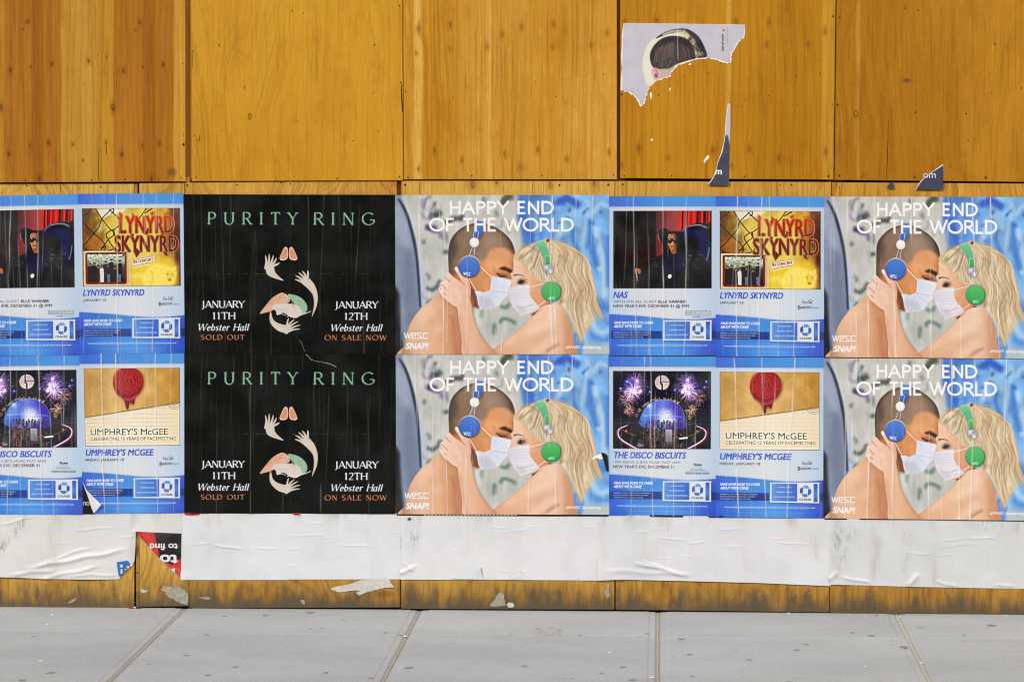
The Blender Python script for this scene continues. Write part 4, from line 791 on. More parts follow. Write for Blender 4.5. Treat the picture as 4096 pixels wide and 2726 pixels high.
def art_envelope():
    s = base_blue("UMPHREY'S MCGEE", 720, [('FRIDAY, JANUARY 18', 40, 420, 1004, 1028, DK, .005, 0)], 'beacon')
    f = frame(s, 44, 146, 974, 880); r = s.rng
    s.im = s.im * (1 - f[..., None]) + f[..., None] * s.grad([(42, (222, 208, 182)), (500, (232, 220, 198)), (974, (224, 210, 178))])
    def L(*a, **k): s.line(*a, clip=f, **k)
    def F(*a, **k): s.fill(*a, clip=f, **k)
    for i in range(9): L([(44, 588 + i * 38), (974, 580 + i * 38)], 2, (150, 140, 128), .6, smooth=False)
    F([(40, 140), (980, 140), (980, 480), (40, 616)], (110, 84, 50), .7, 5)
    env = [(40, 140), (980, 140), (980, 470), (40, 606)]
    s.fill(env, s.grad([(42, (186, 144, 76)), (300, (206, 168, 104)), (700, (202, 162, 92)), (974, (178, 128, 46))]), clip=f)
    nz = s.noise(120, 120, 6); m = s.full([ccw(env)]) * f; s.im += ((nz - .5) * .14 * m)[..., None]
    L([(44, 170), (200, 280), (350, 370)], 2.5, (140, 108, 60), .6); L([(50, 450), (200, 280)], 2.5, (140, 108, 60), .6); L([(560, 350), (760, 160)], 2.5, (226, 198, 140), .6); L([(680, 190), (974, 360)], 2.5, (226, 196, 130), .6)
    L([(44, 606), (974, 470)], 3, (120, 92, 56), .7, smooth=False)
    F(spline([(330, 260), (350, 190), (400, 150), (480, 138), (570, 160), (620, 220), (630, 300), (600, 370), (545, 430), (530, 480), (515, 500), (500, 480), (480, 500), (472, 535), (460, 540), (448, 510), (430, 450), (370, 400), (335, 330)]), (60, 30, 20), .6, 10)
    seal = spline([(322, 260), (345, 190), (400, 150), (480, 138), (570, 158), (612, 215), (622, 290), (595, 365), (545, 425), (535, 465), (520, 495), (505, 475), (482, 478), (474, 525), (460, 536), (446, 505), (425, 445), (365, 395), (330, 330)])
    s.fill(seal, s.grad([(140, (150, 26, 30)), (300, (166, 30, 32)), (420, (150, 26, 40)), (540, (84, 10, 20))], 'y'), clip=f)
    L(list(ell(474, 276, 122, 122, n=30)), 9, (122, 16, 26), .8, 3); L(list(ell(474, 276, 112, 112, n=30)), 4, (204, 90, 84), .5, 2); F(ell(474, 276, 100), (172, 30, 32), .6, 10)
    for q, c_, w_ in ((92, (96, 10, 18), 5), (86, (206, 96, 90), 3), (70, (110, 12, 20), 4), (126, (214, 100, 96), 3)): L(list(ell(474, 276, q, q * 1.0, n=40)), w_, c_, .75, 1.2)
    for a_ in range(0, 360, 14):
        c1, s1 = math.cos(math.radians(a_)), math.sin(math.radians(a_)); L([(474 + 104 * c1, 276 + 104 * s1), (474 + 113 * c1, 276 + 113 * s1)], 5, [(206, 96, 90), (104, 12, 20)][a_ % 28 == 0], .7, 1)
    for x0_, y0_ in ((430, 236), (470, 250), (506, 236)): L([(x0_, y0_), (x0_ + 8, y0_ + 44), (x0_ + 30, y0_ + 40), (x0_ + 30, y0_)], 8, (98, 10, 18), .8, 1.5); L([(x0_ + 4, y0_), (x0_ + 13, y0_ + 38), (x0_ + 34, y0_ + 36)], 4, (216, 112, 106), .7, 1)
    L([(350, 340), (400, 390), (480, 404), (560, 370), (600, 310)], 14, (104, 10, 22), .6, 5); L([(330, 270), (345, 200), (400, 158)], 6, (232, 130, 124), .7, 2.5)
    L([(380, 400), (430, 440), (500, 440), (560, 400)], 12, (206, 110, 120), .7, 5); L([(340, 230), (370, 180)], 8, (214, 90, 86), .7, 4); L([(430, 240), (450, 210), (470, 240), (500, 215), (510, 250)], 6, (206, 92, 88), .6, 2)
    L([(430, 300), (480, 330), (520, 300)], 6, (124, 16, 24), .7, 2); L([(440, 330), (500, 340)], 5, (206, 92, 88), .6, 2)
    for i in range(34): L([(560 + i * 8, 526), (564 + i * 8, 526)], 3, (120, 110, 100), .9, smooth=False)
    for i in range(6): L([(836, 526 - i * 9), (836, 522 - i * 9)], 3, (120, 110, 100), .9, smooth=False)
    for q in (74, 56, 34): L([p for p in ell(926, 466, q, q * .96, n=20, a0=5, a1=175)], 3.5, (90, 86, 84), .85, .6)
    type_text(s, "UMPHREY'S McGEE", 96, 858, 716, 780, (44, 36, 34), -.004, clip=f); type_text(s, 'CELEBRATING 15 YEARS OF FACEMELTING', 96, 940, 798, 832, (88, 78, 70), -.004, clip=f)
    return crisp(s, f)

def art_portrait():
    s = Sheet(860, 180, 1830, 1455, 560, (200, 196, 206))
    n = s.noise(80, 80, 3); s.im += ((n - .5) * .06)[..., None]
    s.fill([(860, 700), (1830, 900), (1830, 1060), (860, 1060)], (196, 192, 204), 1, 20)
    s.fill([(860, 1060), (1690, 1060), (1714, 1160), (1714, 1460), (860, 1460)], (64, 68, 88), 1, 3)
    s.blob([(1024, 520), (1030, 440), (1070, 340), (1150, 280), (1260, 240), (1380, 250), (1460, 330), (1500, 440), (1440, 470), (1200, 600), (1070, 670), (1040, 600)], (232, 228, 208), 1, 3)
    s.blob([(1125, 305), (1200, 255), (1290, 230), (1380, 235), (1460, 290), (1510, 380), (1524, 450), (1440, 450), (1425, 400), (1400, 320), (1340, 260), (1240, 265)], (34, 28, 38), 1, 2)
    s.line([(1180, 278), (1250, 250), (1330, 245)], 16, (224, 216, 186), .9, 4); s.line([(1330, 250), (1390, 310), (1430, 400), (1440, 450)], 46, (220, 212, 184), .95, 5)
    r = s.rng
    for _ in range(50):
        t = r.uniform(0, 1); x = 1380 + 110 * t + r.normal(0, 14); y = 270 + 170 * t + r.normal(0, 14)
        s.line([(x, y), (x + r.normal(0, 12), y + 14), (x + r.normal(0, 14), y + 26)], r.uniform(4, 9), [(30, 22, 22), (150, 116, 76), (206, 190, 150), (84, 60, 40)][r.integers(4)], .8, 1.5)
    s.blob([(1095, 560), (1110, 530), (1150, 530), (1280, 520), (1330, 480), (1400, 470), (1380, 700), (1150, 640), (1110, 610)], (206, 176, 172), 1, 3)
    s.blob([(1082, 460), (1090, 400), (1130, 340), (1190, 298), (1270, 284), (1350, 300), (1410, 350), (1434, 420), (1428, 470), (1300, 500), (1240, 535), (1190, 540), (1140, 540), (1100, 520)], (46, 36, 36), 1, 2)
    for _ in range(130):
        t = r.uniform(-1, 1); x0 = 1250 + t * 100; L_ = r.uniform(40, 170)
        s.line([(x0 + r.normal(0, 14), 320 + abs(t) * 40 + r.uniform(0, 60)), (x0 + t * 40, 400), (x0 + t * 50 + r.normal(0, 10), 400 + L_ * .7)], r.uniform(2, 5), [(86, 72, 72), (28, 20, 24), (120, 108, 104), (60, 48, 50)][r.integers(4)], .55, 1.5)
    for _ in range(70): x = r.uniform(1100, 1300); y = r.uniform(460, 520); s.line([(x, y), (x + r.normal(0, 6), y + 30)], 3, [(150, 142, 130), (70, 58, 56)][r.integers(2)], .5, 1.5)
    for _ in range(90):
        t_ = r.uniform(-1, 1); x0 = 1270 + t_ * 110; yy = 330 + abs(t_) * 46; s.line([(x0, yy), (x0 + t_ * 26 - 8, yy + 60), (x0 + t_ * 40 - 16, yy + 120)], r.uniform(2, 5), [(108, 84, 72), (140, 118, 104), (74, 54, 48)][r.integers(3)], .4, 2)
    s.blob([(1098, 580), (1104, 545), (1125, 532), (1150, 548), (1158, 590), (1150, 625), (1120, 615)], (222, 184, 178), 1, 1.5); s.line([(1112, 560), (1130, 548), (1142, 580), (1140, 610)], 8, (150, 84, 84), .8, 3); s.blob([(1118, 590), (1130, 575), (1140, 600), (1128, 612)], (110, 44, 48), .8, 3)
    s.line([(1303, 180), (1298, 300), (1302, 480)], 7, (240, 238, 240), .55, 2)
    s.fill(ell(1657, 243, 8), (214, 54, 44), 1, 1)
    type_text(s, 'title of work', 1658, 1794, 388, 408, (60, 58, 66), .01, rot=-90)
    for a_, b_ in ((224, 262), (268, 300), (303, 330), (334, 346)): s.line([(1684, a_), (1684, b_)], 6, (140, 140, 146), .7, 1.5, smooth=False)
    type_text(s, 'com', 1520, 1644, 1328, 1366, (232, 232, 236), .05, cap=.52)
    return s

def art_redblack():
    s = Sheet(1165, 265, 1570, 690, 300, (20, 14, 20))
    s.fill([(1165, 265), (1330, 265), (1380, 480), (1165, 480)], (196, 40, 34), 1, 3); s.line([(1250, 270), (1300, 360), (1360, 470)], 40, (226, 70, 50), .6, 12)
    s.fill([(1420, 530), (1480, 560), (1570, 490), (1570, 690), (1420, 690)], (206, 34, 40), 1, 3); s.line([(1440, 540), (1500, 580), (1560, 600)], 18, (240, 130, 120), .5, 6)
    W = (232, 228, 230)
    type_text(s, 'to find', 1296, 1536, 372, 412, W, .05, flip=True, cap=.5); type_text(s, 'to', 1384, 1534, 470, 536, W, .06, flip=True, cap=.5)
    r = s.rng
    for _ in range(30): x, y = r.uniform(1230, 1560), r.uniform(270, 600); s.line([(x, y), (x + r.normal(0, 12), y + r.normal(0, 8))], 2, (200, 200, 206), .5, 1)
    s.fill([(1480, 590), (1510, 585), (1512, 640)], W)
    return s
# ---------------------------------------------------------------- helpers
col = scene.collection
def put(name, me, mat=None, parent=None, loc=None):
    o = bpy.data.objects.new(name, me); col.objects.link(o)
    if mat and me is not None and not me.materials: me.materials.append(mat)
    if loc is not None: o.location = loc
    if parent: o.parent = parent
    return o
def tag(o, label=None, cat=None, group=None, kind=None):
    for k, v in (('label', label), ('category', cat), ('group', group), ('kind', kind)):
        if v: o[k] = v
    return o
def mesh_of(name, V, F, smooth=False, uv=None):
    me = bpy.data.meshes.new(name); me.from_pydata([tuple(v) for v in V], [], F); me.update()
    if uv is not None:
        l = me.uv_layers.new(name='print'); li = np.zeros(len(me.loops), int); me.loops.foreach_get('vertex_index', li)
        l.data.foreach_set('uv', np.asarray(uv, np.float32)[li].ravel())
    if smooth: me.polygons.foreach_set('use_smooth', [True] * len(me.polygons))
    return me
def empty(name, loc):
    o = bpy.data.objects.new(name, None); col.objects.link(o); o.location = loc; o.empty_display_size = .1; return o
def solid(outline, y0, y1, bevel=0.0):
    """an upright board: outline points (x, z) between depths y0 (front) and y1 (back)"""
    bm = bmesh.new(); f = [bm.verts.new((x, y0, z)) for x, z in outline]; b = [bm.verts.new((x, y1, z)) for x, z in outline]
    n = len(f); bm.faces.new(f); bm.faces.new(b[::-1])
    for i in range(n): bm.faces.new((f[i], b[i], b[(i + 1) % n], f[(i + 1) % n]))
    bmesh.ops.recalc_face_normals(bm, faces=bm.faces)
    if bevel: bmesh.ops.bevel(bm, geom=[e for e in bm.edges if e.verts[0].co.y == e.verts[1].co.y == y0], offset=bevel, segments=1, affect='EDGES')
    return bm
def bm_mesh(bm, name, off=Vector((0, 0, 0))):
    bmesh.ops.translate(bm, verts=bm.verts, vec=-Vector(off)); me = bpy.data.meshes.new(name); bm.to_mesh(me); bm.free(); return me

# ---------------------------------------------------------------- materials
def new_mat(name):
    m = bpy.data.materials.new(name); m.use_nodes = True; nt = m.node_tree
    return m, nt, nt.nodes['Principled BSDF']
class N:
    """tiny node writer"""
    def __init__(s, nt): s.nt = nt
    def n(s, t, **k):
        x = s.nt.nodes.new(t)
        for a, v in k.items(): setattr(x, a, v)
        return x
    def put(s, sock, v):
        if hasattr(v, 'is_linked') or isinstance(v, bpy.types.NodeSocket): s.nt.links.new(v, sock)
        else: sock.default_value = v
    def m(s, op, a, b=0.0, c=0.0, clamp=False):
        x = s.n('ShaderNodeMath', operation=op, use_clamp=clamp); s.put(x.inputs[0], a); s.put(x.inputs[1], b)
        if len(x.inputs) > 2: s.put(x.inputs[2], c)
        return x.outputs[0]
    def v(s, op, a, b=(0, 0, 0)):
        x = s.n('ShaderNodeVectorMath', operation=op); s.put(x.inputs[0], a); s.put(x.inputs[1], b)
        return x.outputs['Value'] if op in ('LENGTH', 'DOT_PRODUCT') else x.outputs[0]
    def noise(s, vec, scale=1.0, detail=3.0, rough=.55, dist=0.0):
        x = s.n('ShaderNodeTexNoise'); s.put(x.inputs['Vector'], vec); x.inputs['Scale'].default_value = scale; x.inputs['Detail'].default_value = detail
        x.inputs['Roughness'].default_value = rough; x.inputs['Distortion'].default_value = dist; return x.outputs['Fac']
    def ramp(s, f, lo, hi, a=0.0, b=1.0):
        x = s.n('ShaderNodeMapRange', interpolation_type='SMOOTHSTEP'); s.put(x.inputs[0], f); x.inputs[1].default_value = lo; x.inputs[2].default_value = hi
        x.inputs[3].default_value = a; x.inputs[4].default_value = b; return x.outputs[0]
    def mix(s, f, a, b, blend='MIX'):
        x = s.n('ShaderNodeMix', data_type='RGBA', blend_type=blend); s.put(x.inputs[0], f)
        for i, q in ((6, a), (7, b)): s.put(x.inputs[i], q if not isinstance(q, tuple) else (q + (1,) if len(q) == 3 else q))
        return x.outputs[2]
    def bump(s, h, strength, dist, bsdf=None):
        x = s.n('ShaderNodeBump'); x.inputs['Strength'].default_value = strength; x.inputs['Distance'].default_value = dist; s.put(x.inputs['Height'], h); return x.outputs[0]

def srgb(r, g, b, k=1.0):
    def f(c): c /= 255.0; return (c / 12.92 if c <= .04045 else ((c + .055) / 1.055) ** 2.4) * k
    return (f(r), f(g), f(b))

def wood(name, seed, dark, mid, light, knots=(), bands=(), offset=(0, 0, 0), dirt=0.0, freq=26.0, swirl=.5, ring=.55, gloss=.5, zs=.16, pale=0.0, orange=None, stains=()):
    """rotary-cut plywood face. knots: (x, z, radius) in wall metres; bands: (x0, x1, rgb, amount); the grain runs upright"""
    m, nt, bs = new_mat(name); g = N(nt)
    tc = g.n('ShaderNodeTexCoord').outputs['Object']; pos = g.v('ADD', tc, tuple(offset))
    sx = g.n('ShaderNodeSeparateXYZ'); nt.links.new(pos, sx.inputs[0]); X, Z = sx.outputs[0], sx.outputs[2]
    sd = (seed * 13.7, seed * 3.1, seed * 7.9)
    P = g.v('ADD', g.v('MULTIPLY', pos, (1, 1, zs)), sd)
    big = g.noise(P, 2.4, 2.0, .5); med = g.noise(P, 9.0, 2.0, .5)
    field = g.m('ADD', X, g.m('MULTIPLY', big, swirl)); field = g.m('ADD', field, g.m('MULTIPLY', med, .05 + swirl * .05))
    core = None; halo = None
    for kx, kz, r in knots:
        d = g.v('MULTIPLY', g.v('SUBTRACT', pos, (kx, 0, kz)), (1 / r, 0, .62 / r)); L = g.v('LENGTH', d)
        near = g.m('EXPONENT', g.m('MULTIPLY', g.m('MULTIPLY', L, L), -.16))
        field = g.m('ADD', field, g.m('MULTIPLY', near, r * 1.7))
        c = g.ramp(L, .55, 1.05, 1, 0); h = g.ramp(L, 1.0, 2.6, 1, 0)
        core = c if core is None else g.m('MAXIMUM', core, c); halo = h if halo is None else g.m('MAXIMUM', halo, h)
    cv = g.n('ShaderNodeCombineXYZ'); nt.links.new(g.m('MULTIPLY', field, freq * 2.6), cv.inputs[0]); nt.links.new(g.m('MULTIPLY', Z, .35), cv.inputs[2]); cv.inputs[1].default_value = seed * 4.3
    rings = g.ramp(g.noise(cv.outputs[0], 1.0, 2.5, .6), .40, .68)
    patch = g.ramp(g.noise(g.v('ADD', P, (5, 2, 9)), 3.2, 2.0), .32, .68)
    rings = g.m('MULTIPLY', rings, g.m('ADD', g.m('MULTIPLY', patch, .75), .25))
    fine = g.noise(g.v('ADD', g.v('MULTIPLY', pos, (1, 1, .022)), sd), 80.0, 4.0, .7)
    tone = g.noise(g.v('ADD', g.v('MULTIPLY', pos, (1, 1, .35)), sd), 1.7, 3.0, .6)
    c = g.mix(g.ramp(tone, .3, .72), mid + (1,), light + (1,))
    for x0, x1, rgb, amt in bands:
        w = g.m('ADD', X, g.m('MULTIPLY', g.m('SUBTRACT', g.noise(g.v('MULTIPLY', pos, (0, 0, 1)), 1.3, 2.0), .5), .05))
        b = g.m('MULTIPLY', g.ramp(w, x0 - .006, x0 + .006), g.ramp(w, x1 - .006, x1 + .006, 1, 0))
        c = g.mix(g.m('MULTIPLY', b, amt), c, rgb + (1,))
    c = g.mix(g.m('MULTIPLY', rings, ring), c, g.mix(1.0, c, (.60, .50, .36, 1), 'MULTIPLY'))
    c = g.mix(g.ramp(fine, .52, .68, 0, .55), c, g.mix(1.0, c, (.62, .52, .40, 1), 'MULTIPLY'))
    c = g.mix(g.ramp(fine, .46, .30, 0, .40), c, g.mix(1.0, c, (1.22, 1.26, 1.36, 1), 'MULTIPLY'))
    if knots:
        kn = g.noise(g.v('ADD', pos, sd), 90.0, 3.0)
        c = g.mix(g.m('MULTIPLY', halo, .45), c, g.mix(1.0, c, (.74, .58, .44, 1), 'MULTIPLY'))
        c = g.mix(g.m('MULTIPLY', core, g.ramp(kn, .25, .7, .85, .35)), c, dark + (1,))
    fleck = g.noise(g.v('ADD', g.v('MULTIPLY', pos, (1, 1, .10)), sd), 95.0, 2.0, .5)
    c = g.mix(g.m('MULTIPLY', g.ramp(fleck, .60, .74), .55), c, g.mix(1.0, c, (1.32, 1.38, 1.7, 1), 'MULTIPLY'))
    c = g.mix(g.m('MULTIPLY', g.ramp(fleck, .36, .24), .45), c, g.mix(1.0, c, (.66, .56, .40, 1), 'MULTIPLY'))
    fig = g.noise(g.v('ADD', g.v('MULTIPLY', pos, (1, 1, .4)), (seed * 9, 3, 1)), 7.0, 4.0, .65, 1.2)
    c = g.mix(g.ramp(fig, .50, .70, 0, .5), c, g.mix(1.0, c, (.84, .70, .52, 1), 'MULTIPLY')); c = g.mix(g.ramp(fig, .48, .30, 0, .45), c, g.mix(1.0, c, (1.12, 1.16, 1.3, 1), 'MULTIPLY'))
    gn = g.noise(g.v('ADD', pos, sd), 14.0, 4.0, .7)
    c = g.mix(g.ramp(gn, .60, .80, 0, .30), c, srgb(96, 78, 48) + (1,))
    if stains:
        for sx_, sz_, rx, rz, amt, *rgb_ in stains:
            L = g.v('LENGTH', g.v('MULTIPLY', g.v('SUBTRACT', pos, (sx_, 0, sz_)), (1 / rx, 0, 1 / rz)))
            k = g.m('MULTIPLY', g.ramp(g.m('ADD', L, g.m('MULTIPLY', gn, .9)), .7, 1.6, 1, 0), amt)
            c = g.mix(k, c, srgb(*(rgb_[0] if rgb_ else (74, 62, 44))) + (1,))
    rough = .5
    if dirt:
        dn = g.noise(g.v('MULTIPLY', pos, (1, 1, .35)), 16.0, 5.0, .7)
        dn2 = g.noise(g.v('MULTIPLY', pos, (1, 1, .5)), 3.5, 3.0, .6); h = g.m('ADD', Z, g.m('ADD', g.m('MULTIPLY', g.m('SUBTRACT', dn, .5), -.26), g.m('MULTIPLY', g.m('SUBTRACT', dn2, .5), -.22)))
        k = g.m('MULTIPLY', g.ramp(h, .0, .13, .92, 0), dirt)
        drip = g.noise(g.v('MULTIPLY', pos, (1, 1, .06)), 26.0, 4.0, .7)
        c = g.mix(g.m('MULTIPLY', g.ramp(h, .02, .30, .75, 0), dirt), c, srgb(134, 98, 46) + (1,))
        c = g.mix(g.m('MULTIPLY', g.m('MULTIPLY', g.ramp(drip, .5, .66), g.ramp(Z, .10, .24, .5, 0)), dirt), c, srgb(92, 62, 26) + (1,))
        c = g.mix(g.m('MULTIPLY', g.m('MULTIPLY', g.ramp(dn, .52, .64), g.ramp(Z, .04, .20, .7, 0)), dirt), c, srgb(104, 88, 60) + (1,))
        c = g.mix(k, c, srgb(84, 76, 62) + (1,))
        sp = g.noise(pos, 240.0, 2.0, .5); zz = g.ramp(Z, .0, .16, 1, .0)
        c = g.mix(g.m('MULTIPLY', g.ramp(sp, .71, .75), g.m('MULTIPLY', zz, .8)), c, srgb(200, 196, 186) + (1,))
    nt.links.new(c, bs.inputs['Base Color'])
    bs.inputs['Roughness'].default_value = gloss; bs.inputs['Specular IOR Level'].default_value = .15
    hgt = g.m('ADD', g.m('MULTIPLY', fine, .6), g.m('MULTIPLY', rings, .5))
    if knots: hgt = g.m('SUBTRACT', hgt, g.m('MULTIPLY', core, .8))
    nt.links.new(g.bump(hgt, .55, .0016), bs.inputs['Normal'])
    return m

def paper_mat(name, img, seed=0, rough=.36, spec=.5, relief=.35, mot=.10, glint_wear=(236, 232, 226, .85)):
    m, nt, bs = new_mat(name); g = N(nt)
    t = g.n('ShaderNodeTexImage', image=img, extension='EXTEND', interpolation='Cubic'); u = g.n('ShaderNodeUVMap', uv_map='print'); nt.links.new(u.outputs[0], t.inputs[0])
    tc = g.n('ShaderNodeTexCoord').outputs['Object']
    fine = g.noise(g.v('ADD', g.v('MULTIPLY', tc, (1, 1, .08)), (seed, 0, seed)), 120.0, 3.0, .6)
    mott = g.noise(g.v('ADD', tc, (seed * 3, 0, seed)), 5.0, 4.0, .6)
    c = g.mix(g.ramp(mott, .35, .75, 0, mot), t.outputs['Color'], srgb(170, 166, 156) + (1,))
    scuff = g.noise(g.v('ADD', g.v('MULTIPLY', tc, (1, 1, .2)), (seed, seed, 0)), 210.0, 4.0, .65)
    c = g.mix(g.ramp(scuff, .74, .82, 0, .25), c, srgb(214, 210, 200) + (1,))
    # pale highlights painted along the crease crests; on the black prints also scuffed ink
    at_ = g.n('ShaderNodeAttribute', attribute_name='glint_wear'); brk = g.noise(g.v('ADD', g.v('MULTIPLY', tc, (1, 1, .12)), (seed, 3, 1)), 60.0, 3.0, .6)
    c = g.mix(g.m('MULTIPLY', g.m('MULTIPLY', at_.outputs['Fac'], g.ramp(brk, .28, .60, .35, 1)), glint_wear[3]), c, srgb(*glint_wear[:3]) + (1,))
    nt.links.new(c, bs.inputs['Base Color'])
    nt.links.new(g.ramp(mott, .3, .7, rough - .06, rough + .12), bs.inputs['Roughness']); bs.inputs['Specular IOR Level'].default_value = spec
    bs.inputs['Coat Weight'].default_value = .03 if spec < .45 else .45; bs.inputs['Coat Roughness'].default_value = .24; bs.inputs['Coat IOR'].default_value = 1.6
    vert = g.noise(g.v('ADD', g.v('MULTIPLY', tc, (1, 1, .10)), (seed * 2, 0, 0)), 34.0, 3.0, .6)
    nt.links.new(g.bump(g.m('ADD', g.m('MULTIPLY', vert, .8), g.m('MULTIPLY', fine, .35)), relief, .0022), bs.inputs['Normal'])
    return m

def blank_mat(name, seed, tint=(206, 206, 208), grime=.5, marks=()):
    m, nt, bs = new_mat(name); g = N(nt)
    tc = g.v('ADD', g.n('ShaderNodeTexCoord').outputs['Object'], (seed * 2.3, 0, 0)); raw = g.n('ShaderNodeTexCoord').outputs['Object']
    sx = g.n('ShaderNodeSeparateXYZ'); nt.links.new(raw, sx.inputs[0]); Z = sx.outputs[2]
    a = g.noise(g.v('MULTIPLY', tc, (1, 1, .22)), 9.0, 4.0, .65); b = g.noise(tc, 3.0, 4.0, .6); f = g.noise(g.v('MULTIPLY', tc, (1, 1, .3)), 70.0, 4.0, .7)
    c = g.mix(g.ramp(b, .3, .7), srgb(*tint) + (1,), srgb(tint[0] - 10, tint[1] - 9, tint[2] - 11) + (1,))
    c = g.mix(g.ramp(a, .52, .78, 0, .40 * grime), c, srgb(158, 150, 134) + (1,))
    c = g.mix(g.ramp(f, .64, .80, 0, .35 * grime), c, srgb(146, 142, 130) + (1,))
    gh = g.noise(g.v('MULTIPLY', tc, (1, 1, .9)), 6.5, 1.0, .3); c = g.mix(g.ramp(gh, .55, .60, 0, .10), c, srgb(176, 176, 186) + (1,))
    c = g.mix(g.m('MULTIPLY', g.ramp(g.m('ADD', Z, g.m('MULTIPLY', g.noise(tc, 2.2, 2.0), -.16)), .22, .33), g.ramp(a, .48, .72, 0, .40)), c, srgb(140, 132, 116) + (1,))
    geo = g.n('ShaderNodeNewGeometry').outputs['Position']
    for px, py, rx, rz, rgb, amt, sl in marks:                       # stains: photo pixel, half sizes in metres, colour, strength, slant
        q = at(px, py); d = g.v('SUBTRACT', geo, (q.x, 0, q.z)); s3 = g.n('ShaderNodeSeparateXYZ'); nt.links.new(d, s3.inputs[0])
        dx = g.m('DIVIDE', g.m('ADD', s3.outputs[0], g.m('MULTIPLY', s3.outputs[2], -sl)), rx); dz = g.m('DIVIDE', s3.outputs[2], rz)
        L = g.m('SQRT', g.m('ADD', g.m('MULTIPLY', dx, dx), g.m('MULTIPLY', dz, dz)))
        c = g.mix(g.m('MULTIPLY', g.m('MULTIPLY', g.ramp(L, .3, 1.2, 1, 0), g.ramp(f, .42, .62)), amt * .55), c, srgb(*rgb) + (1,))
    nt.links.new(c, bs.inputs['Base Color']); bs.inputs['Roughness'].default_value = .6; bs.inputs['Specular IOR Level'].default_value = .3
    w = g.noise(g.v('MULTIPLY', tc, (.5, 1, 1.6)), 16.0, 4.0, .6)
    nt.links.new(g.bump(g.m('ADD', w, g.m('MULTIPLY', f, .25)), .35, .004), bs.inputs['Normal'])
    return m

def flat_mat(name, c, rough=.7, spec=.3, var=.25, scale=60.0):
    m, nt, bs = new_mat(name); g = N(nt); tc = g.n('ShaderNodeTexCoord').outputs['Object']
    n = g.noise(tc, scale, 4.0, .65); k = 1 - var
    nt.links.new(g.mix(g.ramp(n, .3, .7), (c[0] * k, c[1] * k, c[2] * k, 1), c + (1,)), bs.inputs['Base Color'])
    bs.inputs['Roughness'].default_value = rough; bs.inputs['Specular IOR Level'].default_value = spec
    nt.links.new(g.bump(n, .3, .002), bs.inputs['Normal'])
    return m

def concrete(name, seed, base=(150, 150, 150), smooth=False):
    m, nt, bs = new_mat(name); g = N(nt); tc = g.v('ADD', g.n('ShaderNodeTexCoord').outputs['Object'], (seed * 5.1, seed, 0))
    big = g.noise(g.v('MULTIPLY', tc, (.6, 1.4, 1)), 1.6, 4.0, .6); mid = g.noise(g.v('MULTIPLY', tc, (.35, 1.6, 1)), 11.0, 4.0, .65)
    fin = g.noise(tc, 260.0, 3.0, .7); dots = g.noise(tc, 95.0, 2.0, .5); brush = g.noise(g.v('MULTIPLY', tc, (1, .05, 1)), 190.0, 2.0, .6)
    lo = tuple(v * .92 for v in srgb(*base)); hi = tuple(min(1, v * 1.05) for v in srgb(*base))
    c = g.mix(g.ramp(big, .32, .68), lo + (1,), hi + (1,))
    c = g.mix(g.ramp(mid, .55, .8, 0, .28), c, srgb(146, 145, 141) + (1,)); c = g.mix(g.ramp(mid, .42, .22, 0, .22), c, srgb(188, 188, 186) + (1,))
    grit = g.noise(tc, 120.0, 4.0, .75); c = g.mix(g.ramp(grit, .48, .64, 0, .7), c, g.mix(1.0, c, (.74, .74, .74, 1), 'MULTIPLY')); c = g.mix(g.ramp(grit, .48, .34, 0, .65), c, g.mix(1.0, c, (1.16, 1.16, 1.15, 1), 'MULTIPLY'))
    st = g.noise(g.v('MULTIPLY', tc, (1, 1.6, 1)), 5.0, 5.0, .75); c = g.mix(g.ramp(st, .58, .72, 0, .22), c, srgb(140, 138, 132) + (1,)); wh = g.noise(g.v('MULTIPLY', tc, (.5, 2.0, 1)), 24.0, 3.0, .6); c = g.mix(g.ramp(wh, .70, .78, 0, .35), c, srgb(206, 206, 202) + (1,))
    c = g.mix(g.ramp(fin, .35, .7, 0, .3), c, g.mix(1.0, c, (.72, .72, .72, 1), 'MULTIPLY'))
    c = g.mix(g.ramp(brush, .5, .75, 0, .16), c, (.52, .52, .53, 1))
    if not smooth: c = g.mix(g.ramp(dots, .72, .78, 0, .5), c, srgb(190, 186, 176) + (1,))
    nt.links.new(c, bs.inputs['Base Color']); bs.inputs['Roughness'].default_value = .85; bs.inputs['Specular IOR Level'].default_value = .25
    nt.links.new(g.bump(g.m('ADD', g.m('MULTIPLY', fin, .5), g.m('MULTIPLY', brush, .5)), .4 if not smooth else .15, .0012), bs.inputs['Normal'])
    return m

# ---------------------------------------------------------------- ground, road, kerb, pavement
def sheet_grid(name, x0, x1, y0, y1, zf, mat, nx=2, ny=2):
    xs = np.linspace(x0, x1, nx); ys = np.linspace(y0, y1, ny)
    V = [(x, y, zf(y)) for y in ys for x in xs]; F = [(j * nx + i, j * nx + i + 1, (j + 1) * nx + i + 1, (j + 1) * nx + i) for j in range(ny - 1) for i in range(nx - 1)]
    return put(name, mesh_of(name, V, F), mat)
KY = -4.6
tag(sheet_grid('ground', -260, 260, -260, 260, lambda y: -.62, concrete('ground_grey', 9, (120, 118, 112))), kind='structure')
asphalt = flat_mat('asphalt', (.055, .055, .057), .9, .3, .4, 180.0)
tag(sheet_grid('road', -60, 60, -16.0, KY - .15, lambda y: gz(KY) - .14 - .0 * y, asphalt), kind='structure')
kb = solid([(-60, gz(KY) - .4), (60, gz(KY) - .4), (60, gz(KY) - .001), (-60, gz(KY) - .001)], KY - .15, KY - .006, .01)
tag(put('kerb', bm_mesh(kb, 'kerb'), concrete('kerb_stone', 4, (142, 140, 136))), kind='structure')
JX = [-9.35, -8.02, -6.69, -5.36, -4.02, -2.69, -1.352, -.012, 1.312, 2.645, 3.98, 5.31, 6.64]
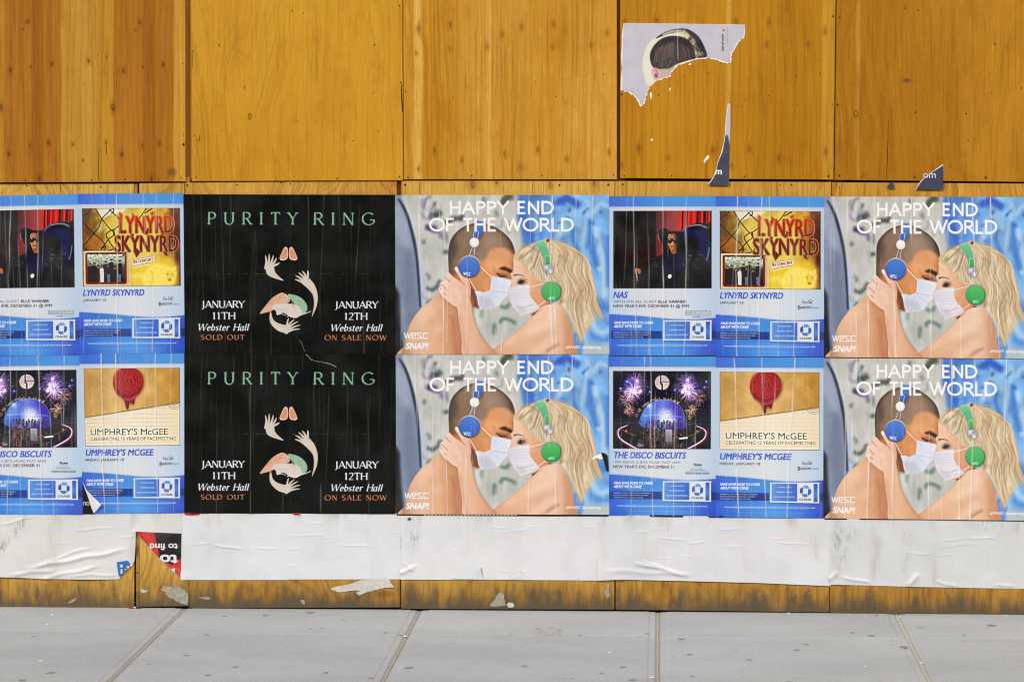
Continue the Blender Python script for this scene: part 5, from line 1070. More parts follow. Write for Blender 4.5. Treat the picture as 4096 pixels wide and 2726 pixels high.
JY = [.0, -.70, -1.98, -3.26, KY]
bed_mat = flat_mat('joint_sand', srgb(158, 155, 144), .95, .1, .35, 160.0)
bed = sheet_grid('pavement', JX[0], JX[-1], KY, .30, lambda y: gz(y) - .007, bed_mat); tag(bed, kind='structure')
con = [concrete('slab_concrete_%s' % w, i * 1.7 + .3, b) for i, (w, b) in enumerate((('a', (166, 169, 169)), ('b', (164, 167, 166)), ('c', (168, 171, 170)), ('d', (165, 168, 168))))]
rng = random.Random(4)
def slab(x0, x1, ya, yb, mat, thin_a, thin_b):
    """a cast slab: tooled smooth margin set 1.5 mm low round a brushed field; ya nearer the wall"""
    g = .006; ga = .0012 if thin_a else g; gb = .0012 if thin_b else g
    bx = .045; X = [x0 + g, x0 + g + .012, x0 + bx, x0 + bx + .010, x1 - bx - .010, x1 - bx, x1 - g - .012, x1 - g]
    Y = [ya - ga, ya - ga - .004, yb + gb + .004, yb + gb]
    dz = [-.012, -.0032, -.0032, 0, 0, -.0032, -.0032, -.012]; dy = [-.004, 0, 0, -.004]
    V = []; F = []; nx, ny = len(X), len(Y)
    cx, cy = (x0 + x1) / 2, (ya + yb) / 2
    for j, y in enumerate(Y):
        for i, x in enumerate(X): V.append((x - cx, y - cy, gz(y) - gz(cy) + min(dz[i], dy[j])))
    for j in range(ny - 1):
        for i in range(nx - 1): F.append((j * nx + i, (j + 1) * nx + i, (j + 1) * nx + i + 1, j * nx + i + 1))
    b0 = len(V); rim = [i for i in range(nx)] + [(j + 1) * nx - 1 for j in range(1, ny)] + [(ny - 1) * nx + i for i in range(nx - 2, -1, -1)] + [j * nx for j in range(ny - 2, 0, -1)]
    for v in rim: x, y, z = V[v]; V.append((x, y, z - .09))
    n = len(rim)
    for k in range(n): F.append((rim[k], rim[(k + 1) % n], b0 + (k + 1) % n, b0 + k))
    o = put('paving_slab', mesh_of('paving_slab', V, F), mat, bed, (cx, cy, gz(cy))); return o
for i in range(len(JX) - 1):
    for j in range(len(JY) - 1): slab(JX[i], JX[i + 1], JY[j] + (.28 if j == 0 else 0), JY[j + 1], con[(i * 3 + j) % 4], True, True)
# sandy mortar bead in the cross joints
bead_mat = flat_mat('joint_mortar', srgb(188, 183, 168), .95, .1, .45, 220.0)
for x in JX[1:-1]:
    V = []; F = []; n = 160; w0 = .0065 if x < 2 else .012
    if x > 2.6 : w0 = .007
    if abs(x - 1.312) < .01: w0 = .014
    for k in range(n):
        y = .0 - k * (2.8 / (n - 1)); t = mnoise.noise(Vector((x * 7, y * 9, 0))) * .004; e = mnoise.noise(Vector((x * 3, y * 60, 4)))
        w = w0 * (.75 + .45 * abs(e)); h = gz(y) - .0035 + .0025 * mnoise.noise(Vector((x, y * 80, 9)))
        V += [(x + t - w, y, gz(y) - .008), (x + t - w * .4, y, h), (x + t + w * .4, y, h + .0006), (x + t + w, y, gz(y) - .008)]
    for k in range(n - 1):
        for q in range(3): a = k * 4 + q; F.append((a, a + 1, a + 5, a + 4))
    put('joint_filler', mesh_of('joint_filler', V, F, True), bead_mat, bed)
# old gum spots trodden into the slabs (photo positions)
gum_m = flat_mat('old_gum', srgb(130, 130, 127), .8, .2, .2, 90.0)
Zg = lambda lst, ox, k, oy=2000: [(ox + a / k, oy + b / k, w / k) for a, b, w in lst]
spots = Zg([(295, 1175, 50), (435, 1490, 80), (195, 1552, 70), (1612, 1338, 62), (1790, 1160, 55), (1940, 1000, 50), (2035, 1438, 58), (1797, 1508, 66), (1290, 1415, 34)], 0, 2.16) + \
        Zg([(465, 968, 90), (470, 1108, 36), (568, 1103, 30), (1117, 1142, 50), (1322, 1446, 84), (992, 1534, 60), (604, 1487, 60), (755, 1030, 46), (345, 1357, 12), (85, 993, 70)], 1024, 2.16) + \
        Zg([(112, 1430, 62), (962, 1440, 64), (1042, 1549, 70), (1168, 1150, 46), (1464, 1198, 76), (1536, 1330, 66), (1934, 1298, 34), (2052, 1376, 52), (1560, 1517, 46), (588, 1166, 44), (775, 1492, 50), (523, 1535, 30), (450, 1537, 26)], 2048, 2.16) + \
        Zg([(245, 1293, 62), (895, 1167, 72), (1312, 1098, 50), (1697, 1166, 40), (1172, 1266, 80), (730, 1142, 60), (1080, 1212, 36), (1930, 1080, 100), (330, 1243, 60), (180, 1565, 50)], 3072, 2.16)
for px, py, w in spots:
    p = on_ground(px, py); r = w / 10240 * 13.2 / 2; V = [(0, 0, .0012)]; n = 14
    for k in range(n):
        a = k * 6.283 / n; q = r * (.85 + .3 * rng.random()); V.append((q * math.cos(a), q * math.sin(a) * 1.1, .0004 + SLOPE * q * math.sin(a)))
    put('gum_spot', mesh_of('gum_spot', V, [(0, 1 + k, 1 + (k + 1) % n) for k in range(n)], True), gum_m, bed, p)

# ---------------------------------------------------------------- the far side of the street, unseen; buildings added to darken the prints' reflections
fk = solid([(-60, gz(KY) - .5), (60, gz(KY) - .5), (60, gz(KY) - .02), (-60, gz(KY) - .02)], -20.0, -16.0, .01)
tag(put('unseen_far_pavement', bm_mesh(fk, 'unseen_far_pavement'), con[1]), kind='structure')
pane_m = flat_mat('added_dark_window_glass', (.02, .024, .03), .08, .6, .2)
for i, (bx0, bx1, bh, c_, lab) in enumerate(((-30, -8.2, 6.0, (.10, .055, .04), 'added unseen red brick building facing the hoarding from across the street'), (-8.0, 7.8, 14.0, (.12, .11, .10), 'added unseen grey stone building facing the hoarding from across the street'), (8.0, 23, 10.5, (.085, .05, .035), 'added unseen dark brick building facing the hoarding from across the street'))):
    e0 = empty('added_street_building', ((bx0 + bx1) / 2, -20.2, -.3)); tag(e0, lab, 'building'); o0 = e0.location.copy()  # row kept short and the red one low to let sky and sun past
    put('added_wall', bm_mesh(solid([(bx0, -.6), (bx1, -.6), (bx1, bh), (bx0, bh)], -30.0, -20.2), 'added_wall', o0), flat_mat('added_facade_%d' % i, c_, .9, .2, .3, 8), e0)
    put('added_cornice', bm_mesh(solid([(bx0 - .1, bh + .003), (bx1 + .1, bh + .003), (bx1 + .1, bh + .5), (bx0 - .1, bh + .5)], -30.0, -19.8), 'added_cornice', o0), con[0], e0)
    wme = None; nx_ = int((bx1 - bx0) / 2.6)
    for fl_ in range(int(bh / 3.3)):
        for q_ in range(nx_):
            cx = bx0 + (q_ + .5) * (bx1 - bx0) / nx_; cz = 1.6 + fl_ * 3.3
            if wme is None: wme = bm_mesh(solid([(-.6, -.9), (.6, -.9), (.6, .9), (-.6, .9)], -.05, .03), 'window')
            put('window', wme, pane_m, e0, Vector((cx, -20.2, cz)) - o0)

# ---------------------------------------------------------------- the plywood hoarding
TH = .019
hoard = empty('plywood_hoarding', (at(2048, 2437).x, 0, 0))
tag(hoard, 'tall orange plywood hoarding of square-cut sheets standing behind the pavement', 'hoarding')
HO = hoard.location.copy()
def xz(px, py, y=0): p = at(px, py, y); return (p.x, p.z)
def kz(lst, ox, k, r0=1.0): return [(*xz(ox + a / k, b / k), r / k * 14.35 / 10240 * r0) for a, b, r in lst]
DK_ = srgb(74, 44, 22)
D1, M1, L1_ = srgb(120, 66, 20), srgb(196, 134, 44), srgb(212, 150, 58)
K0 = kz([(217, 172, 17), (183, 234, 9), (85, 553, 20), (244, 527, 10), (410, 502, 17), (10, 845, 24), (74, 1207, 19), (380, 1121, 17), (237, 1143, 10), (1097, 175, 16), (1064, 235, 9), (968, 555, 19), (1123, 529, 9), (1280, 507, 16), (890, 845, 26),
         (957, 1212, 20), (1251, 1126, 17), (1117, 1145, 10), (838, 451, 11), (833, 1117, 13), (572, 1131, 12), (654, 1260, 11), (696, 480, 16), (312, 1402, 17), (1187, 1403, 18)], 0, 1.96, .86)
bx = lambda px: xz(px, 360)[0]
B0 = [(bx(-200), bx(20), srgb(178, 124, 34), .9), (bx(247), bx(455), srgb(184, 138, 46), .95), (bx(315), bx(362), srgb(196, 152, 62), .5), (bx(395), bx(458), srgb(188, 132, 34), .7), (bx(697), bx(760), srgb(196, 148, 52), .9), (bx(130), bx(175), srgb(146, 84, 14), .6), (bx(575), bx(625), srgb(146, 86, 16), .6)]
K2 = kz([(1278, 232, 20), (1524, 196, 18), (1257, 420, 12), (1519, 382, 13), (1814, 368, 15), (1936, 272, 17), (1403, 1183, 16), (1617, 1255, 14), (1277, 1326, 15), (1950, 1210, 16)], 1024, 1.96) + kz([(75, 212, 16), (327, 190, 16), (320, 373, 13), (622, 357, 15), (747, 262, 17), (203, 1178, 16), (426, 1248, 14), (762, 1195, 15), (70, 1312, 16)], 2048, 1.96)
K3 = kz([(997, 1163, 17), (1222, 1240, 14), (1576, 1180, 15), (858, 1296, 14), (1137, 165, 18), (885, 172, 13), (1750, 172, 15), (1995, 352, 15), (1862, 1166, 16), (1720, 1300, 13)], 2048, 1.96) + kz([(450, 245, 17), (320, 348, 16), (455, 1190, 15), (85, 1240, 15), (10, 180, 16)], 3072, 1.96)
M2, L2 = srgb(188, 132, 28), srgb(202, 148, 40); M3, L3 = srgb(174, 118, 18), srgb(188, 132, 28)
wp = [wood('plywood_striped', 1, DK_, srgb(162, 102, 22), srgb(174, 114, 30), K0, B0, HO, ring=.55, freq=22, swirl=.2, stains=((*xz(690, 690), .035, .03, .6),)),
      wood('plywood_plain', 2, DK_, M2, L2, kz([(1958, 913, 7), (1917, 686, 9), (1718, 353, 7)], 0, 1.96), (), HO, ring=.42, freq=19, swirl=.8, zs=.24),
      wood('plywood_knotty', 3, srgb(132, 78, 34), M2, srgb(206, 152, 60), K2, [(bx(1655), bx(1690), srgb(222, 178, 84), .7), (bx(1945), bx(1966), srgb(216, 168, 72), .7)], HO, ring=.6, freq=20, swirl=.14),
      wood('plywood_ochre', 4, srgb(128, 74, 30), M3, L3, K3, [(bx(2905), bx(2926), srgb(206, 156, 62), .7), (bx(3290), bx(3345), srgb(198, 148, 50), .5)], HO, ring=.6, freq=18, swirl=.16),
      wood('plywood_brown', 5, DK_, srgb(166, 110, 20), srgb(182, 126, 30), (), [(bx(3425), bx(3440), srgb(196, 150, 58), .5)], HO, ring=.42, freq=19, swirl=.8, zs=.24, stains=((*xz(3072 + 1090 / 1.96, 632 / 1.96), .035, .016, .7),)),
      wood('plywood_plain_more', 6, DK_, M2, L2, (), (), HO, ring=.34, freq=20, swirl=.55)]
# upper sheets: photo corners TL TR BR BL
TOP = -700
UP = [('plywood_sheet', 5, [(-990, TOP), (-128, TOP), (-124, 731), (-985, 735)], -.004), ('plywood_sheet', 0, [(-122, TOP), (739, TOP), (741, 725), (-118, 730)], -.003),
      ('plywood_sheet', 1, [(762, TOP), (1608, TOP), (1612, 721), (768, 725)], .0), ('plywood_sheet', 2, [(1612, TOP), (2466, TOP), (2467, 717), (1615, 717)], -.001),
      ('plywood_sheet', 3, [(2480, TOP), (3350, TOP), (3334, 718), (2481, 712)], .001), ('plywood_sheet', 4, [(3356, TOP), (4214, TOP), (4200, 728), (3338, 719)], -.001), ('plywood_sheet', 5, [(4222, TOP), (5084, TOP), (5076, 734), (4208, 728)], .0)]
sheets_up = []
for nm, mi, q, y in UP:
    o = put(nm, bm_mesh(solid([xz(*p, y) for p in q], y, y + TH, .0012), nm, HO), wp[mi], hoard); sheets_up.append(o)
DL, ML, LL = srgb(90, 56, 24), srgb(196, 152, 68), srgb(212, 170, 84)
low = [wood('plywood_low_a', 11, DL, ML, LL, (), (), HO, dirt=.9, ring=.9, freq=16, swirl=.9, zs=.5), wood('plywood_low_b', 12, DL, srgb(190, 140, 56), srgb(204, 156, 70), kz([(330, 692 + 0, 18)], 1024, 2.16) and [(*xz(1024 + 335 / 2.16, 2000 + 690 / 2.16), .014)], (), HO, dirt=1, ring=.95, freq=16, swirl=1.0, zs=.6, stains=((*xz(1024 + 1105 / 2.16, 2000 + 808 / 2.16), .075, .026, .75, (128, 46, 34)),)),
       wood('plywood_low_c', 13, srgb(130, 74, 34), srgb(198, 152, 64), LL, [(*xz(1891, 739), .020), (*xz(2202, 742), .018), (*xz(2377, 735), .015), (*xz(1987, 730), .012), (*xz(1886, 2320), .014)], (), HO, dirt=1, ring=.6, freq=28, swirl=.12),
       wood('plywood_low_d', 14, DL, srgb(192, 144, 58), srgb(206, 160, 70), [(*xz(2048 + 1308 / 2.16, 2000 + 728 / 2.16), .013), (*xz(2048 + 950 / 2.16, 2318), .014), (*xz(2048 + 1620 / 2.16, 2326), .02), (*xz(3072 + 75 / 2.16, 2000 + 735 / 2.16), .011)], (), HO, dirt=1, ring=.9, freq=15, swirl=.9, zs=.5),
       wood('plywood_low_e', 15, DL, srgb(186, 136, 50), srgb(198, 150, 62), (), (), HO, dirt=1, ring=.9, freq=15, swirl=.9, zs=.5, stains=((*xz(3072 + 2180 / 2.16, 2375), .03, .03, .3),))]
LO = [(0, [(-1000, 738), (-330, 737), (-325, 2430), (-1000, 2432)], .010), (0, [(-326, 736), (537, 734), (536, 2430), (-322, 2430)], .010), (0, [(557, 733), (737, 731), (755, 2422), (558, 2424)], .006),
      (1, [(741, 730), (1586, 722), (1601, 2427), (758, 2431)], .008), (2, [(1606, 722), (2458, 724), (2457, 2436), (1605, 2433)], .008), (3, [(2461, 724), (3324, 728), (3316, 2447), (2463, 2436)], .010),
      (4, [(3327, 729), (4200, 735), (4190, 2464), (3319, 2453)], .007), (4, [(4204, 735), (5060, 742), (5056, 2484), (4194, 2466)], .009)]
sheets_lo = []
for mi, q, y in LO:
    sheets_lo.append(put('plywood_sheet', bm_mesh(solid([xz(*p, y) for p in q], y, y + TH, .0012), 'plywood_sheet', HO), low[mi], hoard))
batten_m = wood('batten_pine', 21, DL, srgb(176, 130, 54), srgb(188, 142, 66), (), (), HO, dirt=.9, ring=.8, freq=30, swirl=.1, stains=((*xz(548, 2200), .012, .05, .8), (*xz(548, 2290), .012, .006, 1), (*xz(548, 2380), .01, .03, .8)))
x0, z1 = xz(538, 733, .012); x1, z0 = xz(556, 2426, .012)
put('batten', bm_mesh(solid([(x0, z0), (x1, z0), (x1, z1), (x0, z1)], .013, .05), 'batten', HO), batten_m, hoard)
stud_m = wood('stud_timber', 22, DL, srgb(172, 118, 42), srgb(184, 130, 52), (), (), HO, ring=.5, freq=34, swirl=.1)
zt, zb = xz(2048, TOP + 20)[1], gz(.1) + .01
for px in (-128, 750, 1600, 2470, 3340, 4210, 5030, -900):
    x = at(px, 1200, .03).x
    put('stud', bm_mesh(solid([(x - .045, zb), (x + .045, zb), (x + .045, zt), (x - .045, zt)], .0305, .12), 'stud', HO), stud_m, hoard)
for zc in (xz(2048, 728)[1], xz(2048, 2330)[1] , xz(2048, -560)[1]):
    put('rail', bm_mesh(solid([(at(-985, 0).x, zc - .045), (at(5050, 0).x, zc - .045), (at(5050, 0).x, zc + .045), (at(-985, 0).x, zc + .045)], .121, .16), 'rail', HO), stud_m, hoard)
put('backing_board', bm_mesh(solid([(at(-985, 0).x, zb), (at(5050, 0).x, zb), (at(5050, 0).x, zt), (at(-985, 0).x, zt)], .161, .17), 'backing_board', HO), flat_mat('tar_board', (.012, .011, .010), .9), hoard)
gx0, gz0 = xz(742, 727, .0215); gx1, gz1 = xz(766, TOP + 10, .0215)
put('cover_strip', bm_mesh(solid([(gx0 - .01, gz0 + .004), (gx1 + .01, gz0 + .004), (gx1 + .01, gz1), (gx0 - .01, gz1)], .0212, .0300), 'cover_strip', HO), stud_m, hoard)
# packing block seen in the slot at the foot of the first joint and the notch over the black poster
bl = at(751, 715, .022)
put('packing_block', bm_mesh(solid([(bl.x - .0125, bl.z - .022), (bl.x + .012, bl.z - .022), (bl.x + .012, bl.z + .010), (bl.x - .0125, bl.z + .010)], .010, .029), 'packing_block', HO), wood('block_pine', 23, DL, srgb(196, 150, 70), srgb(206, 160, 80), (), (), HO, freq=40), hoard)

# nail heads, splits
nail_m = flat_mat('rusty_nail', (.022, .018, .014), .6, .4, .4)
def disc_mesh(bm, p, r, up=1.0, rr=None):
    n = 9; vs = []
    for k in range(n): a = k * 6.283 / n; vs.append(bm.verts.new((p.x + r * math.cos(a), p.y, p.z + r * up * math.sin(a))))
    c = bm.verts.new((p.x, p.y - .0012, p.z))
    for k in range(n): bm.faces.new((c, vs[(k + 1) % n], vs[k]))
nails = {0: [(201, 1414, 7), (449, 1403, 6), (717, 1414, 7), (983, 1405, 6), (1241, 1405, 6), (1420, 1394, 5), (1438, 1133, 11), (1431, 498, 5), (1437, 1058, 4), (656, 658, 5), (768, 436, 4), (145, 496, 4), (411, 604, 3)],
         1: [(1513, 402, 6), (1520, 1062, 5), (1546, 1100, 5), (1539, 1390, 6), (1721, 360, 5), (1708, 727, 4), (1747, 1025, 4), (1755, 1236, 4), (1598, 1297, 3)]}
n_abs = {0: [(a / 1.96, b / 1.96, r) for a, b, r in nails[0]], 1: [(a / 1.96, b / 1.96, r) for a, b, r in nails[1]]}
n_abs[1] += [(1024 + a / 1.96, b / 1.96, r) for a, b, r in ((283, 87, 6), (373, 102, 5), (928, 353, 7), (1124, 47, 6), (1132, 645, 6), (1135, 707, 4), (918, 731, 5), (472, 962, 4), (958, 1029, 5), (761, 1104, 6), (964, 1240, 4), (637, 1400, 7), (1124, 1385, 7), (1101, 1395, 4), (805, 502, 3), (976, 527, 4), (903, 238, 4), (135, 903, 3))]
n_abs[2] = [(1024 + a / 1.96, b / 1.96, r) for a, b, r in ((1176, 17, 5), (1172, 718, 5), (1191, 1391, 6), (1691, 1378, 7), (1387, 644, 4), (1543, 767, 5), (1735, 606, 4), (1904, 592, 4), (1194, 523, 3))] + [(2048 + a / 1.96, b / 1.96, r) for a, b, r in ((238, 1378, 6), (346, 760, 5), (720, 582, 5), (185, 637, 4), (543, 600, 4), (494, 838, 4), (795, 1371, 6), (220, 203, 4))]
n_abs[3] = [(2048 + a / 1.96, b / 1.96, r) for a, b, r in ((860, 740, 8), (880, 1378, 6), (1250, 1378, 6), (1822, 1384, 7), (1636, 500, 4), (1354, 594, 4), (1538, 577, 5), (1149, 748, 5), (1800, 838, 5), (1848, 628, 4))] + [(3072 + a / 1.96, b / 1.96, r) for a, b, r in ((511, 129, 7), (410, 577, 5), (228, 820, 5), (504, 818, 5), (474, 1381, 9), (8, 751, 5), (222, 596, 4))]
n_abs[4] = [(3072 + a / 1.96, b / 1.96, r) for a, b, r in ((561, 135, 7), (1077, 65, 6), (1176, 79, 6), (1779, 347, 7), (545, 822, 9), (560, 1377, 9), (1148, 1389, 8), (1707, 1391, 10), (1155, 881, 7), (1552, 891, 7), (1753, 727, 5), (1987, 691, 6), (1569, 1104, 6), (648, 665, 5), (1348, 368, 4), (1718, 957, 4), (813, 917, 4), (1428, 1309, 5))]
yy = {0: -.003, 1: 0, 2: -.001, 3: .001, 4: -.001}
for k, L in n_abs.items():
    bm = bmesh.new()
    for px, py, r in L: disc_mesh(bm, at(px, py, yy[k] - .0006), r / 1.96 * .00142 * .95, 1.1)
    tag(put('nail_heads', bm_mesh(bm, 'nail_heads', sheets_up[k + 1].matrix_world.translation + HO), nail_m, sheets_up[k + 1]), kind='stuff')
low_n = {1: [(210, 1456, 7), (790, 1466, 7), (1375, 1469, 6)], 3: [(1468, 1452, 8), (1859, 1448, 7)], 4: [], 5: [(869, 1444, 7)], 6: [(600, 1440, 5)]}
al = {1: [(a / 1.96, b / 1.96, r) for a, b, r in low_n[1]], 3: [(a / 1.96, b / 1.96, r) for a, b, r in low_n[3]] + [(1024 + a / 1.96, b / 1.96, r) for a, b, r in ((196, 1430, 7), (269, 1442, 6), (1065, 1457, 6))],
      4: [(1024 + 1170 / 1.96, 1449 / 1.96, 9)] + [(2048 + a / 1.96, b / 1.96, r) for a, b, r in ((372, 1451, 8), (755, 1448, 9))], 5: [(2048 + 869 / 1.96, 1444 / 1.96, 7)] + [(3072 + a / 1.96, b / 1.96, r) for a, b, r in ((97, 1450, 5), (184, 1447, 7))], 6: [(3072 + a / 1.96, b / 1.96, r) for a, b, r in ((560, 1470, 5),)]}
for k, L in al.items():
    bm = bmesh.new(); y = LO[k][2]
    for px, py, r in L: disc_mesh(bm, at(px, py, y - .0006), r / 1.96 * .00142 * .95, 1.1)
    tag(put('nail_heads', bm_mesh(bm, 'nail_heads', HO), nail_m, sheets_lo[k]), kind='stuff')
split_m = flat_mat('split_shadow', (.020, .014, .008), .9, .1)
def split(pts, w, y, parent):
    p = [at(a, b, y - .0007) for a, b in pts]; V = []; F = []; n = len(p)
    for i, q in enumerate(p):
        k = w * math.sin(math.pi * (i + .35) / n); V += [(q.x - k - HO.x, q.y, q.z - HO.z), (q.x + k - HO.x, q.y, q.z - HO.z)]
    for i in range(n - 1): F.append((2 * i, 2 * i + 2, 2 * i + 3, 2 * i + 1))
    put('split', mesh_of('split', V, F), split_m, parent)
split([(391, 577), (393, 620), (394, 680), (395, 727)], .0011, -.003, sheets_up[1]); split([(478, 325), (476, 355), (474, 400)], .0008, -.003, sheets_up[1]); split([(426, 578), (424, 595), (427, 618)], .002, -.003, sheets_up[1])
split([(3553, 480), (3552, 560), (3549, 640), (3546, 719)], .0016, -.001, sheets_up[5]); split([(3455, 690 / 1.0), (3452, 700), (3449, 716)], .001, -.001, sheets_up[5])
split([(1103, 704), (1104, 722)], .0014, 0, sheets_up[2]); split([(467, 215), (468, 300), (466, 350)], .0006, -.003, sheets_up[1])
for px in (1680, 1820, 2013, 2132, 2316, 3473, 242): split([(px, 730), (px - 1, 750), (px, 776)], .0011, .0078 if px > 300 else .0098, sheets_lo[{242: 1, 3473: 6}.get(px, 4)])
split([(1624 - 24, 10), (1600, 60), (1600, 90)], .0012, 0, sheets_up[2]); split([(1605, 330), (1607, 400), (1610, 450)], .003, 0, sheets_up[2]); split([(768, 205), (769, 230), (768, 270)], .0013, 0, sheets_up[2]); split([(799, 540), (798, 556), (797, 566)], .0016, 0, sheets_up[2])
# wedge-shaped plugs set into two of the sheets (outlined oval patches)
for (cx, cy), k in (((1958 / 1.96, 913 / 1.96), 2), ((3072 + 690 / 1.96, 893 / 1.96), 5)):
    bm = bmesh.new(); y = yy[k - 1]; c = at(cx, cy, y - .0008); n = 12
    for k2 in range(n):
        a0, a1 = k2 * 6.283 / n, (k2 + 1) * 6.283 / n
        P = [bm.verts.new((c.x + r * math.cos(a) - HO.x, c.y, c.z + r * 1.9 * math.sin(a) - HO.z)) for r, a in ((.0085, a0), (.0105, a0), (.0105, a1), (.0085, a1))]; bm.faces.new(P)
    put('patch_outline', bm_mesh(bm, 'patch_outline'), split_m, sheets_up[k])

# ---------------------------------------------------------------- paper on the wall
def ridge_field(nx, W, Hh, ridges, seed, minor=14, amp=1.0):
    """list of upright creases in a pasted sheet: (x_top, x_bottom, v_top, v_bottom, height_mm, width_mm), x and v from 0 to 1"""
    r = random.Random(seed); L = [(a * W, b * W, c, d, h * .0017 * amp, w * .0012, r.uniform(0, 9)) for a, b, c, d, h, w in ridges]
    for _ in range(minor):
        x = r.random(); c = r.uniform(-.2, .7); L.append((x * W, (x + r.gauss(0, .03)) * W, c, c + r.uniform(.25, .9), r.uniform(.35, 1.0) * .001 * amp, r.uniform(2.0, 4.2) * .001, r.uniform(0, 9)))
    return L
def paste(name, img, q, mat, ridges=(), seed=1, y=0.005, nx=None, minor=14, amp=1.0, parent=None, cut=None, hfold=None, nz=40, loc=None):
    """a pasted poster: photo corners TL TR BR BL, real creases raised from the wall, edges turned down to it"""
    P = [at(a, b, -y) for a, b in q]; W = ((P[1] - P[0]).length + (P[2] - P[3]).length) / 2; Hh = ((P[0] - P[3]).length + (P[1] - P[2]).length) / 2
    nx = nx or max(60, int(W / .0017)); U, Vv = np.meshgrid(np.linspace(0, 1, nx), np.linspace(0, 1, nz))
    A = np.array([[p.x, p.z] for p in P])
    XZ = (A[0] * (1 - U)[..., None] + A[1] * U[..., None]) * (1 - Vv)[..., None] + (A[3] * (1 - U)[..., None] + A[2] * U[..., None]) * Vv[..., None]
    h = np.zeros_like(U); glint_wear = np.zeros_like(U)  # second array: strength of the highlight painted along each crest
    for xa, xb, c, d, a, w, ph in ridge_field(nx, W, Hh, ridges, seed, minor, amp):
        t = np.clip((Vv - c) / max(d - c, 1e-3), 0, 1); env = np.clip(np.sin(np.pi * t) * 2.2, 0, 1)
        env = np.where(c <= .01, np.clip((1 - t) * 4, 0, 1), env); env = np.where((d >= .99) & (c > .01), np.clip(t * 3, 0, 1), env); env = np.where((d >= .99) & (c <= .01), 1.0, env)
        env = env * (Vv >= c) * (Vv <= d + 1e-6) * (.75 + .25 * np.sin(ph + Vv * 17))
        xc = xa + (xb - xa) * Vv + .004 * np.sin(ph + Vv * 5.1) + .0016 * np.sin(ph * 2 + Vv * 14)
        h += a * env * np.exp(-((U * W - xc) / w) ** 2 * .5); glint_wear = np.maximum(glint_wear, min(1.0, (a / .0036) ** 1.1) * env * np.exp(-((U * W - xc) / (.42 * w + .0004)) ** 2 * .5))
    rs = np.random.default_rng(seed); 
    for _ in range(7):
        fx, fz, ph, a = rs.uniform(2, 9), rs.uniform(1, 5), rs.uniform(0, 6), rs.uniform(.1, .32) * .001; h += a * np.sin(U * W * fx * 3 + ph + np.sin(Vv * fz))
    if hfold is not None: h += .0009 * np.exp(-((Vv - hfold) * Hh / .003) ** 2)
    edge = np.minimum(np.minimum(Vv, 1 - Vv) * Hh, np.minimum(U, 1 - U) * W)
    h *= np.clip(edge / .0006, .95, 1)
    o = loc or Vector(((P[3].x + P[2].x) / 2, 0, (P[3].z + P[2].z) / 2))
    V = np.stack([XZ[..., 0] - o.x, -y - h, XZ[..., 1] - o.z], -1).reshape(-1, 3); uv = np.stack([U, 1 - Vv], -1).reshape(-1, 2)
    idx = np.arange(nx * nz).reshape(nz, nx); keep = np.ones((nz - 1, nx - 1), bool)
    if cut is not None: keep = cut(.5 * (U[:-1, :-1] + U[1:, 1:]), .5 * (Vv[:-1, :-1] + Vv[1:, 1:]))
    F = np.stack([idx[:-1, :-1], idx[1:, :-1], idx[1:, 1:], idx[:-1, 1:]], -1)[keep].tolist()
    V = V.tolist(); uv = uv.tolist()
    rim = list(idx[0, ::-1]) + list(idx[1:, 0]) + list(idx[-1, 1:]) + list(idx[-2:0:-1, -1])
    if cut is None:
        b = len(V); n = len(rim)
        for v in rim: V.append(list(V[v])); uv.append(uv[v])
        for v in rim: x, yv, z = V[v]; V.append([x, -y + .0016, z]); uv.append(uv[v])
        for k in range(n): F.append([b + k, b + n + k, b + n + (k + 1) % n, b + (k + 1) % n])
    me = mesh_of(name, V, F, True, uv); wa = me.attributes.new('glint_wear', 'FLOAT', 'POINT'); wv = np.zeros(len(V), np.float32); wv[:glint_wear.size] = glint_wear.ravel(); wa.data.foreach_set('value', wv)
    return put(name, me, mat, parent, o)

